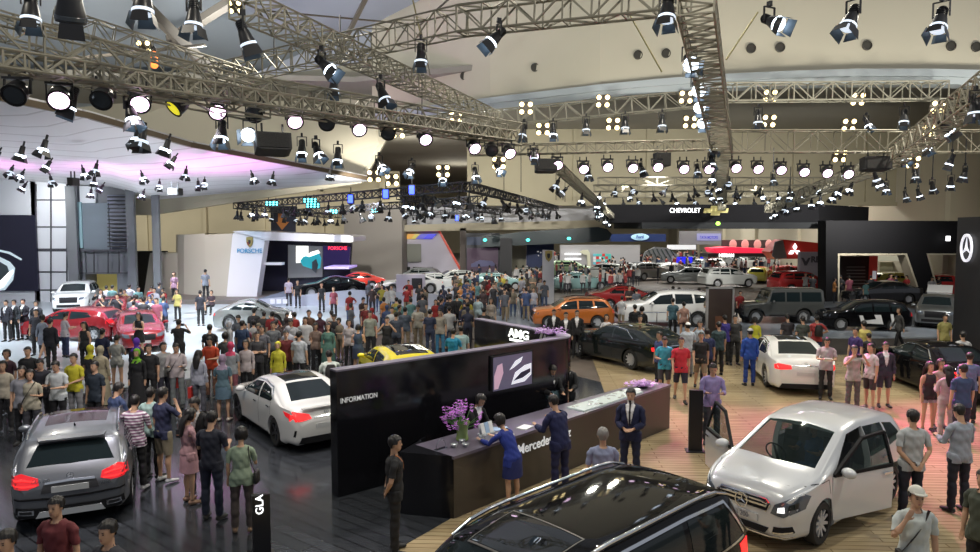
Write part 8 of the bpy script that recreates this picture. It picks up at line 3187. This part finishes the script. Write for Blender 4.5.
# magenta washes on the oak floor
spot('pink_wash_light', V((9, 23.5, 7.4)), (9.5, 15.5, 0), 7500, (1, .10, .5), 46, 1)
spot('pink_wash_light', V((13, 23.5, 7.4)), (12.5, 16.5, 0), 6000, (1, .10, .55), 44, 1)
spot('pink_wash_light', V((6, 23.6, 7.4)), (5.6, 17.3, 0), 3000, (1, .10, .55), 36, 1)
spot('crest_wall_light', V((-20, 42, 7)), (-19.5, 49, 2.5), 1800, (1, .97, .93), 70, 1)
spot('violet_wash_light', V((2, 23.6, 7.4)), (2.5, 17.5, 2.2), 500, (.55, .25, 1), 40, 1)
# stage washes
for x, y in ((-26, 38), (-18, 34), (-12, 38), (-20, 42), (-22, 28), (-13, 31)):
    spot('stage_light', V((x, y - 4, 7.6)), (x, y, 0), 6500, (.84, .92, 1), 85, 1)
spot('panel_glow_light', V((-27.8, 44.4, 8.1)), (-29.3, 47, 6.6), 900, (1, 1, .97), 80, 1)
spot('panel_glow_light', V((-27, 40, 6)), (-29.3, 47, 5), 1500, (.95, .98, 1), 100, 1)
for x, c, e in ((-26, (1, .25, .85), 900), (-15, (1, .2, .8), 1300), (-20, (1, .3, .9), 900), (-11, (.8, .3, 1), 900)):
    spot('canopy_unseen_uplight', V((x, 36, 4.5)), (x + 1, 37, 9), e, c, 110, 1)
for x, y in ((-11, 46.5), (-7, 47), (-14, 46)):
    spot('crest_stage_light', V((x, y - 4, 7)), (x, y + 1, .4), 1500, (.8, .85, 1), 80, 1)
spot('crest_light', V((-16.2, 45.5, 5.4)), (-16.4, 47.8, 3.6), 90, (.3, .7, 1), 80, 1)
# far stands
for k in range(10):
    x = -6 + (k % 5) * 10
    y = 72 + (k // 5) * 26
    area('far_hall_light', (x, y, 11.5), (0, 0, 0), 6, 1300, (1, .98, .92))
for x, y in ((8, 38), (17, 38), (22, 36), (2, 36), (-2, 42)):
    spot('off_road_stage_light', V((x, y - 5, 8)), (x, y, 0), 1500, (1, .98, .95), 80, 1)
# house lamps (the warm ceiling lamps)
for x, y, z, e in [(-6, 22, 13, 1500), (6, 20, 13.5, 1500), (16, 22, 13, 1500), (-18, 26, 13, 1000), (0, 8, 13, 900), (-10, 10, 13, 700), (12, 8, 13, 900)]:
    area('ceiling_lamp_light', (x, y, z), (0, 0, 0), .3, e * .6, (1, .93, .78))
# extra wide spots aimed up at the cream bulkhead, set apart from the lamp models
for x, y, z in [(-4, 26.5, 8), (2, 26.5, 8), (8, 26, 8), (14, 26, 8), (20, 26, 8), (26, 26, 8)]:
    spot('bulkhead_wash_light', V((x, y, z)), (x, 33, 17), 1500 if x < 24 else 500, (1, .98, .90), 150, 1, .8)
spot('upper_wall_light', V((-18, 26, 9.8)), (-22, 50, 12), 6000, (1, .97, .9), 120, 1)
for x, y in ((-22, 24), (-12, 30), (-34, 30)):
    spot('roof_fill_light', V((x, y, 12)), (x + 2, y + 4, 20), 2500, (.9, .95, 1), 150, 1)  # added upward fill for the grey roof, no lamp hangs here
for x in (-8, 0, 8, 16, 24):
    spot('middle_hall_fill_light', V((x, 42, 7.6)), (x, 60, 4.6), 5200, (1, .97, .9), 110, 1)  # fill spots added to brighten the middle stands and wall
spot('recess_fill_light', V((-7, 50, 8)), (-6, 56, 14), 1500, (1, .96, .86), 150, 1, .5)  # added fill for the dark end of the ceiling recess
for x, y in ((0, 42), (-8, 66), (10, 70), (20, 85), (-4, 95)):
    spot('recess_fill_light', V((x, y, 9)), (x, y - 1, 14), 1500, (1, .96, .86), 150, 1)  # unseen upward fill added to lighten the recessed ceiling
for x, y in ((-24, 30), (-16, 36), (-22, 42), (-30, 38), (-13, 28)):
    spot('canopy_unseen_uplight', V((x, y, 2)), (x, y, 9), 650, (.95, .95, 1), 150, 1)  # added unseen uplights standing in for stage light bounced onto the canopy
for x, y, z in ((-22, 68, 5), (-36, 68, 5), (-48, 68, 5)):
    spot('back_wall_fill_light', V((x, y, z)), (x, y + 12, z + 2), 2200, (1, .96, .86), 140, 1)  # unseen fill added to lift the beige wall behind the canopy stand

SC.view_settings.view_transform = 'Standard'
SC.view_settings.look = 'None'
SC.view_settings.gamma = 1
SC.view_settings.use_curve_mapping = False
SC.view_settings.exposure = 0.0
SC.cycles.max_bounces = 6
SC.cycles.diffuse_bounces = 3
SC.cycles.glossy_bounces = 3
SC.cycles.transparent_max_bounces = 8
SC.cycles.caustics_reflective = False
SC.cycles.caustics_refractive = False
SC.cycles.sample_clamp_indirect = 4
